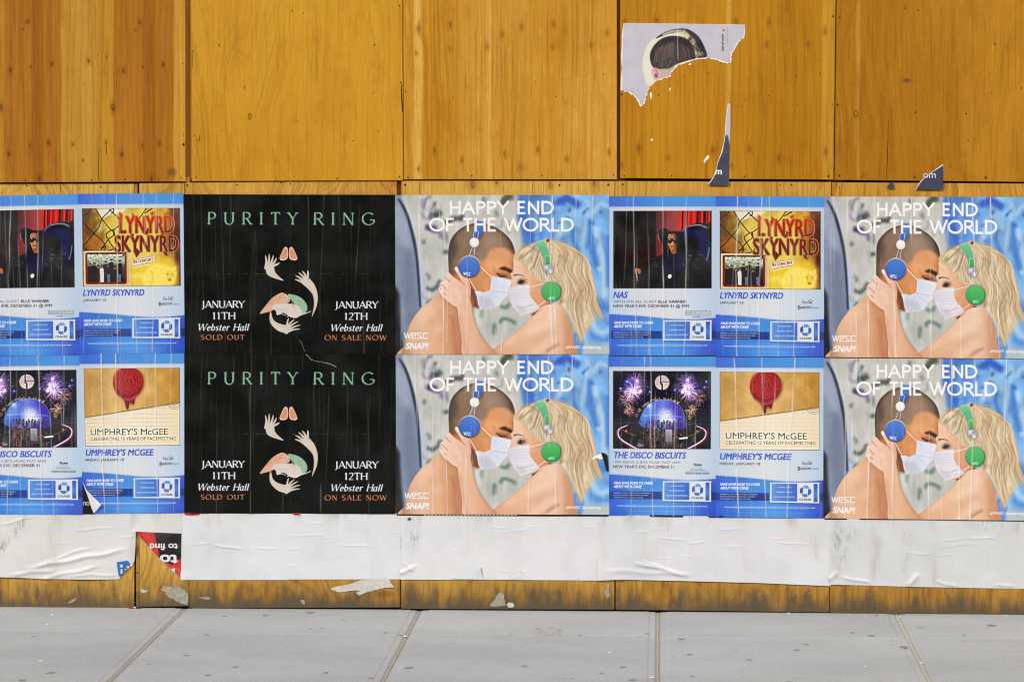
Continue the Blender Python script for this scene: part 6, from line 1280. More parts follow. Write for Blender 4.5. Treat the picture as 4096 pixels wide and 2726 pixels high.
def torn(name, outline, mat, y, uvbox=None, creases=(), seed=1, step=.008, parent=None, lift=(), curl=0.0, rim=.0012):
    """paper of any outline (photo pixels), gridded so that it can carry creases; creases: (x0,y0,x1,y1,height_mm,width_mm)"""
    P = [at(a, b, -y) for a, b in outline]; o = Vector((sum(p.x for p in P) / len(P), 0, min(p.z for p in P)))
    bm = bmesh.new(); f = bm.faces.new([bm.verts.new((p.x, -y, p.z)) for p in P])
    xs = [p.x for p in P]; zs = [p.z for p in P]
    x = min(xs) + step
    while x < max(xs): bmesh.ops.bisect_plane(bm, geom=bm.verts[:] + bm.edges[:] + bm.faces[:], plane_co=(x, 0, 0), plane_no=(1, 0, 0)); x += step
    z = min(zs) + step * .6
    while z < max(zs): bmesh.ops.bisect_plane(bm, geom=bm.verts[:] + bm.edges[:] + bm.faces[:], plane_co=(0, 0, z), plane_no=(0, 0, 1)); z += step * .6
    bmesh.ops.triangulate(bm, faces=[f for f in bm.faces if len(f.verts) > 4]); bmesh.ops.recalc_face_normals(bm, faces=bm.faces)
    bm.verts.ensure_lookup_table(); n = len(bm.verts); C_ = np.array([v.co[:] for v in bm.verts]); h = np.zeros(n)
    rs = np.random.default_rng(seed)
    for _ in range(6): h += rs.uniform(.1, .35) * .001 * np.sin(C_[:, 0] * rs.uniform(5, 22) + rs.uniform(0, 6) + np.sin(C_[:, 2] * rs.uniform(3, 12)))
    for a, b, c, d, hh, w in creases:
        p, q = at(a, b, -y), at(c, d, -y); e = np.array([q.x - p.x, q.z - p.z]); L = np.hypot(*e) + 1e-6; e /= L
        r = C_[:, [0, 2]] - np.array([p.x, p.z]); s = r @ e; t = r @ np.array([-e[1], e[0]]) + .004 * np.sin(s * 30)
        env = np.clip(np.minimum(s, L - s) / (.18 * L) , 0, 1) ; h += hh * .0014 * env * np.exp(-(t / (w * .001)) ** 2 * .5)
    for (a, b), r_, hh in lift:
        p = at(a, b, -y); d = np.hypot(C_[:, 0] - p.x, C_[:, 2] - p.z); h += hh * .001 * np.clip(1 - d / r_, 0, 1) ** 1.5
    be = np.array([v.is_boundary for v in bm.verts])
    for v, k in zip(bm.verts, h): v.co.y -= max(k, -.0003)
    for v in bm.verts: v.co -= o
    bl = [e for e in bm.edges if e.is_boundary]
    r = bmesh.ops.extrude_edge_only(bm, edges=bl)
    for g in r['geom']:
        if isinstance(g, bmesh.types.BMVert): g.co.y += rim
    bmesh.ops.split_edges(bm, edges=[e for e in bl if e.is_valid])
    uv = None
    if uvbox:
        L = bm.loops.layers.uv.new('print'); a, b = at(uvbox[0], uvbox[1], -y), at(uvbox[2], uvbox[3], -y)
        for f in bm.faces:
            for l in f.loops: l[L].uv = ((l.vert.co.x + o.x - a.x) / (b.x - a.x), (l.vert.co.z + o.z - b.z) / (a.z - b.z))
    for f in bm.faces: f.smooth = True
    me = bpy.data.meshes.new(name); bm.to_mesh(me); bm.free()
    return put(name, me, mat, parent, o)

def rim_of(outline, lo, hi, seed, keep=()):
    """outline pushed outwards by an uneven few photo pixels: the white core of torn paper"""
    r = random.Random(seed); P = [np.array(p, float) for p in outline]; A = sum(P[i][0] * P[(i + 1) % len(P)][1] - P[(i + 1) % len(P)][0] * P[i][1] for i in range(len(P))); sg = 1 if A > 0 else -1; out = []
    for i, p in enumerate(P):
        a, b = P[i - 1], P[(i + 1) % len(P)]; t_ = b - a; n_ = np.array([t_[1], -t_[0]]) / (np.hypot(*t_) + 1e-6) * sg
        k_ = 0.6 if i in keep else r.uniform(lo, hi); out.append(tuple(p + n_ * k_))
        if i not in keep:
            for f_ in (.33, .66): q_ = p + (b - p) * f_; u_ = b - p; m_ = np.array([u_[1], -u_[0]]) / (np.hypot(*u_) + 1e-6) * sg; out.append(tuple(q_ + m_ * r.uniform(lo * .4, hi)))
    return out
GAIN = .93
prints = {k: f().image(k, GAIN) for k, f in (('print_couple', art_couple), ('print_black', art_black), ('print_singer', art_singer), ('print_chainlink', art_southern), ('print_fireworks', art_disco), ('print_envelope', art_envelope), ('print_portrait', art_portrait), ('print_redblack', art_redblack))}

# blank white posters along the foot
bw = [blank_mat('blank_paper_a', 1, (214, 214, 212), .7, [(78, 2105, .035, .075, (112, 92, 56), 1.0, .45), (8, 2190, .03, .05, (120, 78, 34), 1.0, .3), (28, 2160, .02, .04, (130, 120, 100), .7, 0)]), blank_mat('blank_paper_b', 2, (217, 219, 222), .35), blank_mat('blank_paper_c', 3, (217, 218, 220), .5, [(1650, 2150, .05, .10, (130, 138, 160), .7, 0), (1664, 2158, .012, .04, (86, 92, 120), .9, 0), (1604, 2180, .006, .12, (110, 112, 116), .9, 0)]), blank_mat('blank_paper_d', 4, (214, 215, 218), .6, [(2680, 2110, .02, .06, (120, 128, 140), .8, 0), (3260, 2190, .04, .09, (176, 174, 164), .9, 0)]), blank_mat('blank_paper_e', 5, (208, 210, 211), 1.1, [(3350, 2150, .035, .10, (104, 104, 96), 1.0, 0), (3375, 2220, .05, .06, (150, 148, 138), .8, 0), (3400, 2130, .06, .05, (140, 140, 132), .8, 0), (3520, 2170, .03, .05, (150, 150, 140), .7, 0), (3940, 2100, .10, .04, (150, 154, 156), .8, 0), (3630, 2150, .05, .05, (176, 170, 150), .8, 0), (3260, 2185, .03, .08, (160, 158, 148), .9, 0)])]
k = 2.16
cr = lambda ox, L: [(ox + a / k, 2000 + b / k, ox + c / k, 2000 + d / k, h, w) for a, b, c, d, h, w in L]
b0 = torn('blank_poster', [(-330, 2044), (744, 2040), (744, 2140), (728, 2132), (640, 2129), (544, 2124), (541, 2200), (538, 2240), (528, 2262), (517, 2265), (505, 2278), (480, 2308), (477, 2315), (380, 2316), (180, 2314), (60, 2308), (-60, 2305), (-330, 2306)],
          bw[0], -.0052, creases=cr(0, [(0, 210, 300, 140, 2.5, 4), (640, 255, 980, 240, 2, 3), (450, 370, 600, 362, 1.5, 2.5), (200, 590, 1120, 420, 6, 9), (420, 520, 800, 400, 3, 5), (300, 690, 900, 560, 4, 8), (540, 650, 1060, 640, 2.5, 5), (1040, 320, 1180, 300, 2, 3), (60, 640, 500, 600, 4, 8)]), seed=2, lift=(((330, 2300), .18, 7), ((30, 2300), .2, 6), ((541, 2126), .03, 8)))
tag(b0, 'blank white poster at far left, cut away beside the red and black scrap', 'poster')
b1 = torn('blank_poster', [(732, 2046), (1602, 2048), (1602, 2315), (1153, 2316), (1150, 2318), (723, 2318), (722, 2305), (727, 2132), (732, 2128)], bw[1], -.0046,
          creases=cr(0, [(1640, 375, 1830, 368, 1.5, 3), (1830, 375, 2100, 430, 3, 4)]) + cr(1024, [(0, 410, 190, 415, 2, 3), (280, 300, 620, 305, 1.6, 2.6), (540, 325, 670, 312, 1.2, 2.5), (700, 380, 1010, 402, 2, 2.6), (430, 192, 600, 194, 1.2, 2.4), (280, 425, 380, 402, 1.6, 2.5), (1170, 270, 1330, 280, 1.5, 2.5), (300, 560, 360, 556, 1.4, 3)]), seed=3, lift=(((740, 2310), .05, 6),))
tag(b1, 'blank white poster pasted flat below the two black posters', 'poster')
b2 = torn('blank_poster', [(1596, 2052), (2396, 2058), (2398, 2320), (2096, 2318), (1940, 2316), (1932, 2318), (1600, 2316)], bw[2], -.0040,
          creases=cr(1024, [(2020, 225, 2200, 240, 1.5, 3), (1680, 425, 1740, 430, 1.4, 3), (1200, 640, 1400, 560, 5, 8), (1260, 520, 1380, 620, 3, 6), (2080, 270, 2200, 262, 1.2, 3), (2110, 600, 2200, 610, 1.5, 4)]) + cr(2048, [(0, 262, 160, 240, 1.8, 3), (130, 225, 210, 220, 1.2, 2.5), (600, 232, 730, 222, 1.4, 2.5), (0, 680, 110, 600, 2, 6)]), seed=4, lift=(((1650, 2300), .08, 4), ((2085, 2305), .05, 4)))
tag(b2, 'blank white poster with two folded flaps at its bottom edge, below the left masked couple', 'poster')
flap = torn('folded_flap', [(1808, 2314), (1868, 2290), (1920, 2263), (1925, 2285), (1930, 2300), (1934, 2316)], bw[1], -.0012, seed=9, parent=None, lift=(((1925, 2270), .06, 10),)); flap.parent = b2; flap.matrix_parent_inverse = Matrix.Translation(-b2.location)
flap = torn('folded_flap', [(2034, 2316), (2050, 2300), (2078, 2272), (2090, 2285), (2097, 2300), (2096, 2317)], bw[1], -.0012, seed=10, lift=(((2080, 2280), .04, 6),)); flap.parent = b2; flap.matrix_parent_inverse = Matrix.Translation(-b2.location)
b3 = torn('blank_poster', [(2391, 2058), (3322, 2068), (3322, 2342), (3040, 2330), (2740, 2322), (2520, 2317), (2460, 2317), (2390, 2320)], bw[3], -.0034,
          creases=cr(2048, [(1060, 272, 1190, 265, 1.6, 3), (1190, 245, 1400, 238, 1.2, 2.6), (1250, 310, 1560, 360, 2, 3), (1500, 368, 1680, 355, 2, 2.6), (1240, 500, 1370, 490, 1.5, 3), (1100, 510, 1280, 560, 3, 4), (1040, 530, 1560, 655, 6, 8), (760, 600, 1500, 640, 3, 9), (1480, 475, 1570, 482, 1.3, 3), (1770, 245, 1990, 248, 1.6, 3), (1790, 390, 2000, 400, 1.2, 3)]) + cr(3072, [(0, 330, 180, 325, 1.3, 3), (60, 355, 350, 385, 2, 3)]), seed=5, lift=(((2420, 2310), .14, 9),))
tag(b3, 'blank white poster with its lower left corner wrinkled, below the right-hand blue posters', 'poster')
b4 = torn('blank_poster', [(3315, 2072), (4240, 2082), (4240, 2355), (3900, 2350), (3640, 2345), (3480, 2340), (3315, 2336)], bw[4], -.0036,
          creases=cr(3072, [(360, 315, 470, 312, 1.4, 3), (480, 710, 610, 610, 5, 8), (610, 650, 900, 720, 4, 6), (1180, 450, 1300, 448, 1.4, 3), (1280, 470, 1420, 450, 2.6, 3), (1700, 318, 1980, 332, 2.4, 3), (1500, 345, 1700, 330, 1.4, 3), (1200, 740, 1300, 630, 6, 9), (1440, 690, 1640, 745, 4, 6), (1960, 720, 2140, 740, 3, 5), (1450, 400, 1860, 370, 1.2, 3), (1450, 475, 1600, 460, 1.5, 3)]), seed=6, lift=(((3660, 2335), .1, 5), ((3360, 2330), .08, 5)))
tag(b4, 'stained blank white poster at the far right, below the rightmost masked couple', 'poster')

# concert and fashion posters: two rows
def quad(l0, t0, r0, b0_, r1=None, l1=None, t1=None, b1_=None):
    return [(l0, t0), (r0, t1 if t1 is not None else t0), (r1 if r1 is not None else r0, b1_ if b1_ is not None else b0_), (l1 if l1 is not None else l0, b0_)]
def Rg(x0, W_, L): return [((a - x0) / W_, (b - x0) / W_, c, d, h, w) for a, b, c, d, h, w in L]
mats = {}
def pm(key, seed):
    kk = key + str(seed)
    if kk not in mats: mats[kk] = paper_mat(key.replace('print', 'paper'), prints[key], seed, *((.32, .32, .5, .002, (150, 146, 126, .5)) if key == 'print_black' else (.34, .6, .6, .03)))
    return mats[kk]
Yd = -.0020
blue_g = 'blue concert posters'; g_b = None
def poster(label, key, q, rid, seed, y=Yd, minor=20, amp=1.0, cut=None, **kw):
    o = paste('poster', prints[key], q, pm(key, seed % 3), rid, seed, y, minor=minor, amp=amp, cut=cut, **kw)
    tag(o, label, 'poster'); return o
H1 = Rg(2, 2034, [(245, 236, 0, .5, 1.6, 3.2), (425, 470, 0, .45, 1.2, 2.6), (480, 455, .35, 1, 2.2, 3.4), (500, 490, .5, .95, 1.6, 2.8), (690, 680, .35, 1, 1.3, 2.8), (760, 752, 0, .4, 1.2, 2.6), (1005, 1005, 0, .35, .9, 2.6), (1018, 1015, .85, 1, 1.5, 3), (1285, 1275, 0, .7, 1.1, 3), (1490, 1465, 0, .55, 2.2, 3.2), (1470, 1500, .5, 1, 2.6, 4), (1490, 1535, .6, 1, 2.0, 3.6), (1715, 1710, 0, .4, 1.1, 2.6), (1875, 1840, 0, .35, 1.5, 3), (1800, 1790, .3, .6, 1.0, 3)])
poster('upper fashion poster of a masked couple in blue and green headphones, beside the black posters', 'print_couple', [(1580, 780), (2437, 780), (2437, 1416), (1583, 1416)], H1, 11, Yd + .0016)
H2 = Rg(2, 1998, [(190, 215, 0, .5, 1.6, 3), (290, 270, 0, .3, 1.4, 3), (370, 325, .3, .75, 1.6, 3), (480, 485, .45, 1, 1.8, 3), (650, 655, 0, .3, 1.3, 3), (735, 742, 0, .45, 1.2, 2.6), (690, 650, .55, 1, 1.8, 3.4), (355, 355, .75, 1, 1.8, 3.4), (1245, 1205, 0, .45, 1.6, 3), (1445, 1430, 0, .6, 1.9, 3.2), (1255, 1250, .6, 1, 1.6, 3), (1500, 1510, .7, 1, 2.0, 4), (1655, 1655, 0, .5, 1.4, 3), (1600, 1800, .0, .4, .8, 3)])
poster('lower fashion poster of a masked couple, beside the black posters, right edge torn dark', 'print_couple', [(1583, 1418), (2434, 1418), (2437, 2057), (1585, 2055)], H2, 12, Yd + .0006)
sx = 2034 * 816 / 856
H3 = [(.115, .10, 0, .3, 1.5, 3), (.245, .255, 0, .45, 2.0, 3.4), (.255, .235, .35, .6, 1.8, 3), (.15, .16, .7, 1, 2.0, 3.2), (.22, .215, .55, 1, 2.6, 4), (.335, .345, .5, 1, 2.6, 4.4), (.42, .42, 0, .3, 1.5, 3), (.52, .515, .3, 1, 1.2, 3), (.53, .52, .5, 1, 1.8, 3.4), (.68, .66, .6, 1, 1.4, 3), (.72, .73, 0, .55, 2.4, 3.6), (.80, .83, 0, .65, 2.4, 3.6), (.835, .84, .3, 1, 2, 3.6), (.60, .61, 0, .3, 1.2, 3)]
poster('upper fashion poster of a masked couple at the far right, heavily creased', 'print_couple', [(3296, 786), (4126, 788), (4128, 1434), (3296, 1427)], H3, 13, Yd + .0016, amp=1.15)
H4 = [(.155, .16, 0, .2, 1.8, 3.2), (.10, .11, .2, 1, 1.6, 3), (.135, .14, .3, .6, 1.5, 3), (.24, .21, .3, 1, 2.8, 4.4), (.33, .34, 0, .4, 1.4, 3), (.35, .33, .4, 1, 2.6, 4), (.505, .51, .4, 1, 1.6, 3), (.62, .60, 0, .5, 2.6, 4), (.66, .65, .4, 1, 2.4, 4), (.73, .735, 0, .4, 1.8, 3), (.74, .70, .45, 1, 2.4, 4), (.88, .855, 0, .6, 2.2, 3.4), (.84, .86, .4, .9, 1.7, 3), (.56, .57, .8, 1, 1.8, 3)]
poster('lower fashion poster of a masked couple at the far right, heavily creased', 'print_couple', [(3294, 1432), (4124, 1436), (4128, 2081), (3293, 2071)], H4, 14, Yd + .0006, amp=1.15)
BK = [(.08, .10, 0, .8, .9, 2.6), (.17, .2, .0, 1, .8, 2.6), (.22, .21, .0, .45, 1, 2.6), (.34, .31, .2, .55, .8, 2.4), (.42, .41, .5, 1, 1.1, 2.6), (.585, .59, .0, .6, 1, 2.6), (.66, .64, 0, .9, .9, 2.6), (.73, .75, 0, .3, .8, 2.4), (.83, .80, .05, .6, 1.2, 2.6), (.84, .85, .6, 1, 1.5, 3), (.3, .32, .5, 1, .9, 2.6)]
poster('upper black gig poster with green serif heading, pale arms and an orange sold out line', 'print_black', [(736, 777), (1584, 779), (1581, 1414), (738, 1414)], BK, 15, Yd + .001, amp=.7, hfold=.5)
poster('lower black gig poster with green serif heading, pale arms and a white tear line', 'print_black', [(737, 1416), (1583, 1416), (1582, 2054), (737, 2052)], [(.32, .31, 0, 1, 1.6, 3.4), (.09, .06, 0, .5, .9, 2.6), (.16, .15, .2, 1, 1.1, 2.6), (.62, .61, .1, .5, .9, 2.6), (.7, .66, .2, .9, 1.1, 2.6), (.66, .65, .8, 1, 2.2, 4), (.77, .79, .1, .5, 1, 2.6), (.86, .88, .2, 1, 1, 2.6), (.48, .47, .8, 1, 1.2, 3), (.56, .57, 0, .1, 1, 2.6)], 16, Yd, amp=.7, hfold=.5)
tear_m = flat_mat('scored_paper', srgb(186, 184, 172), .8, .2, .3, 200)
def tear_line(pts, parent, w=.0011):
    P = [at(a, b, -.0012) for a, b in pts]; r = random.Random(3); V = []; F = []
    for i, p in enumerate(P): k_ = w * (.35 + .9 * r.random()) * (1 if 0 < i < len(P) - 1 else .2); V += [(p.x - k_ - parent.location.x, p.y, p.z - k_ - parent.location.z), (p.x + k_ * .6 - parent.location.x, p.y, p.z + k_ - parent.location.z)]
    for i in range(len(P) - 1): F.append((2 * i, 2 * i + 2, 2 * i + 3, 2 * i + 1))
    put('tear_line', mesh_of('tear_line', V, F), tear_m, parent)
blacks = [o for o in bpy.data.objects if o.name.startswith('poster') and 'black gig' in o.get('label', '')]
up_b, lo_b = (blacks if blacks[0].location.z > blacks[1].location.z else blacks[::-1])
tear_line([(730 + a / 2.34, 1410 + b / 2.34) for a, b in ((1150, 14), (1165, 22), (1180, 34), (1192, 52), (1206, 66), (1228, 72), (1250, 78), (1275, 84), (1300, 82), (1322, 92), (1350, 96), (1378, 104), (1405, 116), (1428, 126), (1448, 140))], lo_b)
tear_line([(730 + a / 2.376, 770 + b / 2.376) for a, b in ((1104, 1390), (1128, 1420), (1140, 1450), (1150, 1480), (1166, 1510))], up_b, .0007)
BL1 = [(.22, .26, .0, 1, 1.2, 3), (.5, .48, 0, .4, 1.0, 2.8), (.48, .52, .3, 1, 1.7, 3.4), (.73, .70, 0, 1, 1.5, 3.2), (.42, .38, .6, 1, 1.4, 3.2)]
BL2 = [(.2, .19, 0, 1, 1.9, 3.6), (.42, .40, 0, 1, 1.6, 3.4), (.49, .52, 0, .5, 1.2, 3), (.6, .57, .4, 1, 1.0, 3), (.75, .72, .4, 1, 1.9, 3.6), (.3, .3, .4, .8, .9, 3)]
poster('blue concert poster with a seated singer in sunglasses, upper row at right', 'print_singer', [(2437, 785), (2865, 784), (2864, 1421), (2437, 1421)], BL1, 21, Yd + .0005)
poster('blue concert poster with yellow chain-link and red lettering, upper row at right', 'print_chainlink', [(2863, 784), (3297, 787), (3296, 1427), (2863, 1424)], BL2, 22, Yd + .0018)
poster('blue concert poster with fireworks over a mirrored dome, lower row at right', 'print_fireworks', [(2436, 1424), (2864, 1425), (2862, 2065), (2436, 2061)], [(.33, .34, 0, .25, 1.4, 3), (.39, .41, 0, 1, 1.6, 3.4), (.43, .44, .2, .8, 1.2, 3), (.62, .61, .1, 1, 1.2, 3), (.81, .8, .3, 1, 1.0, 3), (.2, .2, .5, 1, .9, 3)], 23, Yd - .0012)
poster('blue concert poster with a red wax-sealed envelope, lower row at right, unlifted', 'print_envelope', [(2862, 1427), (3296, 1429), (3295, 2071), (2862, 2067)], [(.17, .22, 0, 1, 1.9, 3.8), (.42, .47, 0, 1, 1.6, 3.4), (.73, .66, 0, 1, 1.9, 3.8), (.55, .56, .1, .6, 1.0, 3)], 24, Yd)
poster('blue concert poster with a seated singer, at the left edge of the upper row', 'print_singer', [(-118, 786), (313, 776), (320, 1420), (-112, 1421)], [(.38, .34, 0, .5, 1.4, 3), (.5, .54, 0, .4, 1.3, 3), (.62, .62, 0, 1, 1.2, 3), (.35, .36, .4, 1, 1.2, 3), (.86, .84, .7, 1, 1, 3), (.5, .53, .4, 1, 1.0, 3)], 25, Yd + .0005, hfold=.5)
poster('blue concert poster with yellow chain-link and red lettering, at the left', 'print_chainlink', [(312, 775), (733, 773), (739, 1411), (318, 1414)], [(.36, .37, 0, 1, 1.7, 3), (.62, .66, 0, .4, 1.1, 3), (.74, .75, 0, .25, 1.1, 3), (.72, .7, .5, 1, 1.4, 3), (.9, .9, .0, .7, .8, 3), (.88, .87, .6, 1, 1, 3), (.53, .55, .5, 1, 1.1, 3), (.2, .2, .3, .8, .9, 3)], 26, Yd + .0018)
poster('blue concert poster with fireworks and mirrored dome, left edge of the lower row', 'print_fireworks', [(-110, 1424), (325, 1419), (331, 2057), (-108, 2056)], [(.35, .32, 0, 1, 1.3, 3), (.6, .64, 0, 1, 1.5, 3), (.72, .73, .2, 1, 1.1, 3), (.84, .83, .0, .5, 1.1, 3), (.45, .44, .3, 1, .9, 3)], 27, Yd - .0012)
# envelope poster at the left has its lower left corner peeled back
q = [(317, 1413), (737, 1411), (737, 2050), (331, 2053)]
def peel(U, V): return ~((V > .80) & (U < .115 * (V - .80) / .20 + .0))
env2 = poster('blue concert poster with a wax-sealed envelope at left, lower left corner peeled back', 'print_envelope', q, [(.2, .22, 0, 1, 1.9, 3.2), (.34, .35, 0, 1, 1.8, 3.2), (.62, .63, .2, .5, 1.1, 3), (.72, .74, 0, 1, 1.7, 3.2), (.87, .86, 0, .35, 1.2, 3), (.66, .67, 0, .3, 1, 3)], 28, Yd, cut=peel)
fl = torn('peeled_corner', [(330, 1922), (345, 1955), (372, 1985), (407, 2017), (394, 2032), (375, 2052), (366, 2030), (352, 1985), (338, 1948)], bw[1], Yd + .004, seed=31, lift=(((405, 2018), .045, 14), ((350, 1960), .04, 6))); fl.parent = env2; fl.matrix_parent_inverse = Matrix.Translation(-env2.location)
blk = flat_mat('black_print', (.010, .009, .012), .35, .5, .3)
und = torn('poster_remnant', [(327, 1935), (345, 1935), (380, 2056), (329, 2056)], blk, Yd - .003, seed=32, step=.02)
tag(und, 'strip of an older black poster showing behind the peeled corner of the envelope poster', 'poster remnant')
cream = flat_mat('cream_ink', srgb(206, 202, 182), .6, .3, .15)
bm = bmesh.new(); c0 = at(346, 2012, -Yd + .0006)
for ox, w in ((-.017, .0035), (-.006, .0035)):
    bmesh.ops.create_cube(bm, size=1, matrix=Matrix.Translation((ox, 0, 0)) @ Matrix.Diagonal((w, .0006, .020, 1)))
for k2 in range(14):
    a0, a1 = k2 * 6.283 / 14, (k2 + 1) * 6.283 / 14; P = [bm.verts.new((.008 + r * math.cos(a), -.0004, -.001 + r * 1.1 * math.sin(a))) for r, a in ((.0058, a0), (.0098, a0), (.0098, a1), (.0058, a1))]; bm.faces.new(P)
bmesh.ops.create_cube(bm, size=1, matrix=Matrix.Translation((-.0115, 0, .008)) @ Matrix.Diagonal((.010, .0006, .0035, 1)))
lt = put('lettering', bm_mesh(bm, 'lettering'), cream, None, c0); lt.parent = und; lt.matrix_parent_inverse = Matrix.Translation(-und.location)

# dark leftover strips that show round the posters
ink = flat_mat('navy_remnant', srgb(34, 36, 52), .5, .4, .3)
def remnant(label, pts, mat, y=.0062, name='poster_remnant', cat='poster remnant', **kw):
    o = torn(name, pts, mat, y, step=kw.pop('step', .03), **kw); tag(o, label, cat); return o
remnant('black strip of older paper along the foot of the left masked couple poster', [(1588, 2050), (2040, 2054), (2434, 2056), (2434, 2064), (2040, 2063), (1588, 2060)], blk, -.0026)
remnant('black strip of older paper along the foot of the far right masked couple poster', [(3290, 2066), (3700, 2072), (4130, 2078), (4130, 2085), (3700, 2079), (3300, 2077)], blk, -.0026)
remnant('black strip of older paper along the foot of the right-hand blue posters', [(2600, 2058), (3292, 2064), (3292, 2072), (2860, 2070), (2600, 2066)], ink, -.0028)
red = flat_mat('red_print', srgb(176, 34, 34), .5, .4, .2); rip = flat_mat('torn_paper_edge', srgb(236, 234, 228), .85, .2, .06)
remnant('red scrap of older paper below the lower black poster, near its left end', [(738, 2049), (800, 2050), (796, 2058), (770, 2060), (740, 2058)], red, -.0030)
remnant('white torn scraps below the lower black poster', [(830, 2050), (1330, 2050), (1318, 2056), (1290, 2054), (1240, 2057), (1160, 2055), (1100, 2058), (1000, 2055), (960, 2059), (880, 2056), (836, 2058)], rip, -.0034)
remnant('red scrap of older paper below the lower black poster, near its middle', [(1170, 2050), (1204, 2050), (1200, 2058), (1176, 2058)], red, -.0026)
remnant('black torn patch at the right edge of the lower left couple poster', [(2404, 1811), (2415, 1809), (2430, 1820), (2434, 1880), (2427, 1884), (2418, 1850)], blk, Yd + .0042)
remnant('white scuffed rip beside the black patch on the lower left couple poster', [(2366, 1832), (2380, 1822), (2398, 1814), (2408, 1812), (2414, 1834), (2400, 1836), (2385, 1830), (2372, 1838)], rip, Yd + .0040)
dash = flat_mat('white_dash', srgb(214, 214, 214), .7)
bm = bmesh.new()
for i in range(26):
    c = at(1700 + i * 14.5, 2058.5, .0014); bmesh.ops.create_cube(bm, size=1, matrix=Matrix.Translation(c) @ Matrix.Diagonal((.010, .0006, .0045, 1)))
o0 = at(1880, 2058, .0014)
tag(put('perforated_edging', bm_mesh(bm, 'perforated_edging', o0), dash, None, o0), 'row of small white dashes on the black strip under the left couple poster', 'poster remnant')
tag(torn('wood_chip_hole', [(1628, 2075), (1638, 2067), (1647, 2074), (1638, 2082)], flat_mat('exposed_wood', srgb(108, 74, 38), .8), -.0028, step=.02), 'small brown diamond of bare wood in the white poster under the left couple', 'tear')

# the torn portrait poster on the ochre sheet
zo = lambda L, ox=2048, kk=1.96: [(ox + a / kk, b / kk) for a, b in L]
body = zo([(875, 183), (1300, 188), (1827, 196), (1820, 250), (1812, 292), (1790, 312), (1765, 330), (1748, 362), (1735, 392), (1715, 412), (1712, 450), (1709, 492), (1680, 486), (1640, 474), (1600, 460), (1560, 450), (1525, 450), (1480, 455), (1440, 460), (1400, 470), (1350, 484), (1310, 498), (1285, 512), (1262, 540), (1245, 560), (1236, 590), (1215, 602), (1180, 610), (1150, 620), (1120, 635), (1095, 650), (1078, 672), (1062, 705), (1050, 745), (1040, 775), (1026, 808), (1012, 829), (1002, 800), (984, 770), (960, 745), (930, 725), (895, 712), (862, 708), (866, 450)])
edge = zo([(873, 181), (1830, 194), (1824, 290), (1790, 318), (1752, 368), (1720, 416), (1714, 498), (1640, 482), (1560, 446), (1500, 447), (1400, 478), (1318, 502), (1270, 545), (1240, 600), (1180, 616), (1122, 640), (1086, 672), (1056, 760), (1034, 812), (1013, 834), (998, 812), (980, 780), (930, 731), (862, 712)])
uvb = (2048 + 860 / 1.96, 180 / 1.96, 2048 + 1830 / 1.96, 1455 / 1.96)
pmat = paper_mat('paper_portrait', prints['print_portrait'], 5, .42, .4)
pt = torn('torn_poster', body, pmat, .0006, uvbox=uvb, seed=41, step=.016); tag(pt, 'torn lavender poster scrap with the back of a dark-haired head, high on the plywood', 'poster')
e_ = torn('torn_edge', rim_of(body, 2.5, 7.5, 3, keep=(0, 1, 2, 46, 47, 48, 49, 50, 51, 52)), rip, -.0002, seed=41, step=.04); e_.parent = pt; e_.matrix_parent_inverse = Matrix.Translation(-pt.location)
st = torn('torn_poster', zo([(1697, 818), (1713, 812), (1712, 1000), (1706, 1200), (1699, 1452), (1538, 1449), (1560, 1424), (1580, 1395), (1596, 1360), (1606, 1320), (1614, 1280), (1625, 1250), (1640, 1215), (1652, 1185), (1660, 1140), (1668, 1100), (1676, 1050), (1678, 980), (1684, 920)]), pmat, .0008, uvbox=uvb, seed=42, step=.02)
tag(st, 'tall torn poster sliver going from lavender to navy with a white letter m', 'poster remnant')
e_ = torn('torn_edge', zo([(1692, 814), (1702, 812), (1700, 1440), (1534, 1448), (1576, 1392), (1600, 1330), (1612, 1272), (1636, 1208), (1656, 1140), (1672, 1050), (1674, 980)]), rip, -.0001, seed=42, step=.05); e_.parent = st; e_.matrix_parent_inverse = Matrix.Translation(-st.location)
navy = flat_mat('navy_paper', srgb(62, 66, 86), .5, .4, .12, 20)
om = torn('torn_poster', zo([(1374, 1294), (1374, 1470), (1362, 1488), (1160, 1484), (1180, 1455), (1200, 1425), (1225, 1400), (1262, 1372), (1300, 1342), (1340, 1318)], 3072), navy, .0026, seed=43, step=.02, lift=(((3072 + 1190 / 1.96, 1470 / 1.96), .03, 4),))
tag(om, 'navy triangular poster scrap with white letters om across the sheet gap at right', 'poster remnant')
e_ = torn('torn_edge', zo([(1370, 1288), (1376, 1296), (1370, 1470), (1154, 1486), (1196, 1420), (1258, 1368), (1336, 1312)], 3072), rip, .0018, seed=43, step=.05); e_.parent = om; e_.matrix_parent_inverse = Matrix.Translation(-om.location)
def letters(txt, px0, px1, pt_, pb, y, mat, parent, bold=.012):
    a, b = at(px0, pt_, -y), at(px1, pb, -y); cu = bpy.data.curves.new('lettering', 'FONT'); cu.body = txt; cu.offset = bold; cu.extrude = .012
    o = bpy.data.objects.new('lettering', cu); col.objects.link(o); me = bpy.data.meshes.new_from_object(o.evaluated_get(bpy.context.evaluated_depsgraph_get())); bpy.data.objects.remove(o)
    v = np.array([q.co[:] for q in me.vertices]); lo, hi = v.min(0), v.max(0)
    for q in me.vertices:
        x, yv, z = q.co; q.co = ((x - lo[0]) / (hi[0] - lo[0]) * (b.x - a.x), -z * .02, (yv - lo[1]) / (hi[1] - lo[1]) * (a.z - b.z))
    me.materials.clear(); t = put('lettering', me, mat, None, (a.x, -y, b.z)); t.parent = parent; t.matrix_parent_inverse = Matrix.Translation(-parent.location)
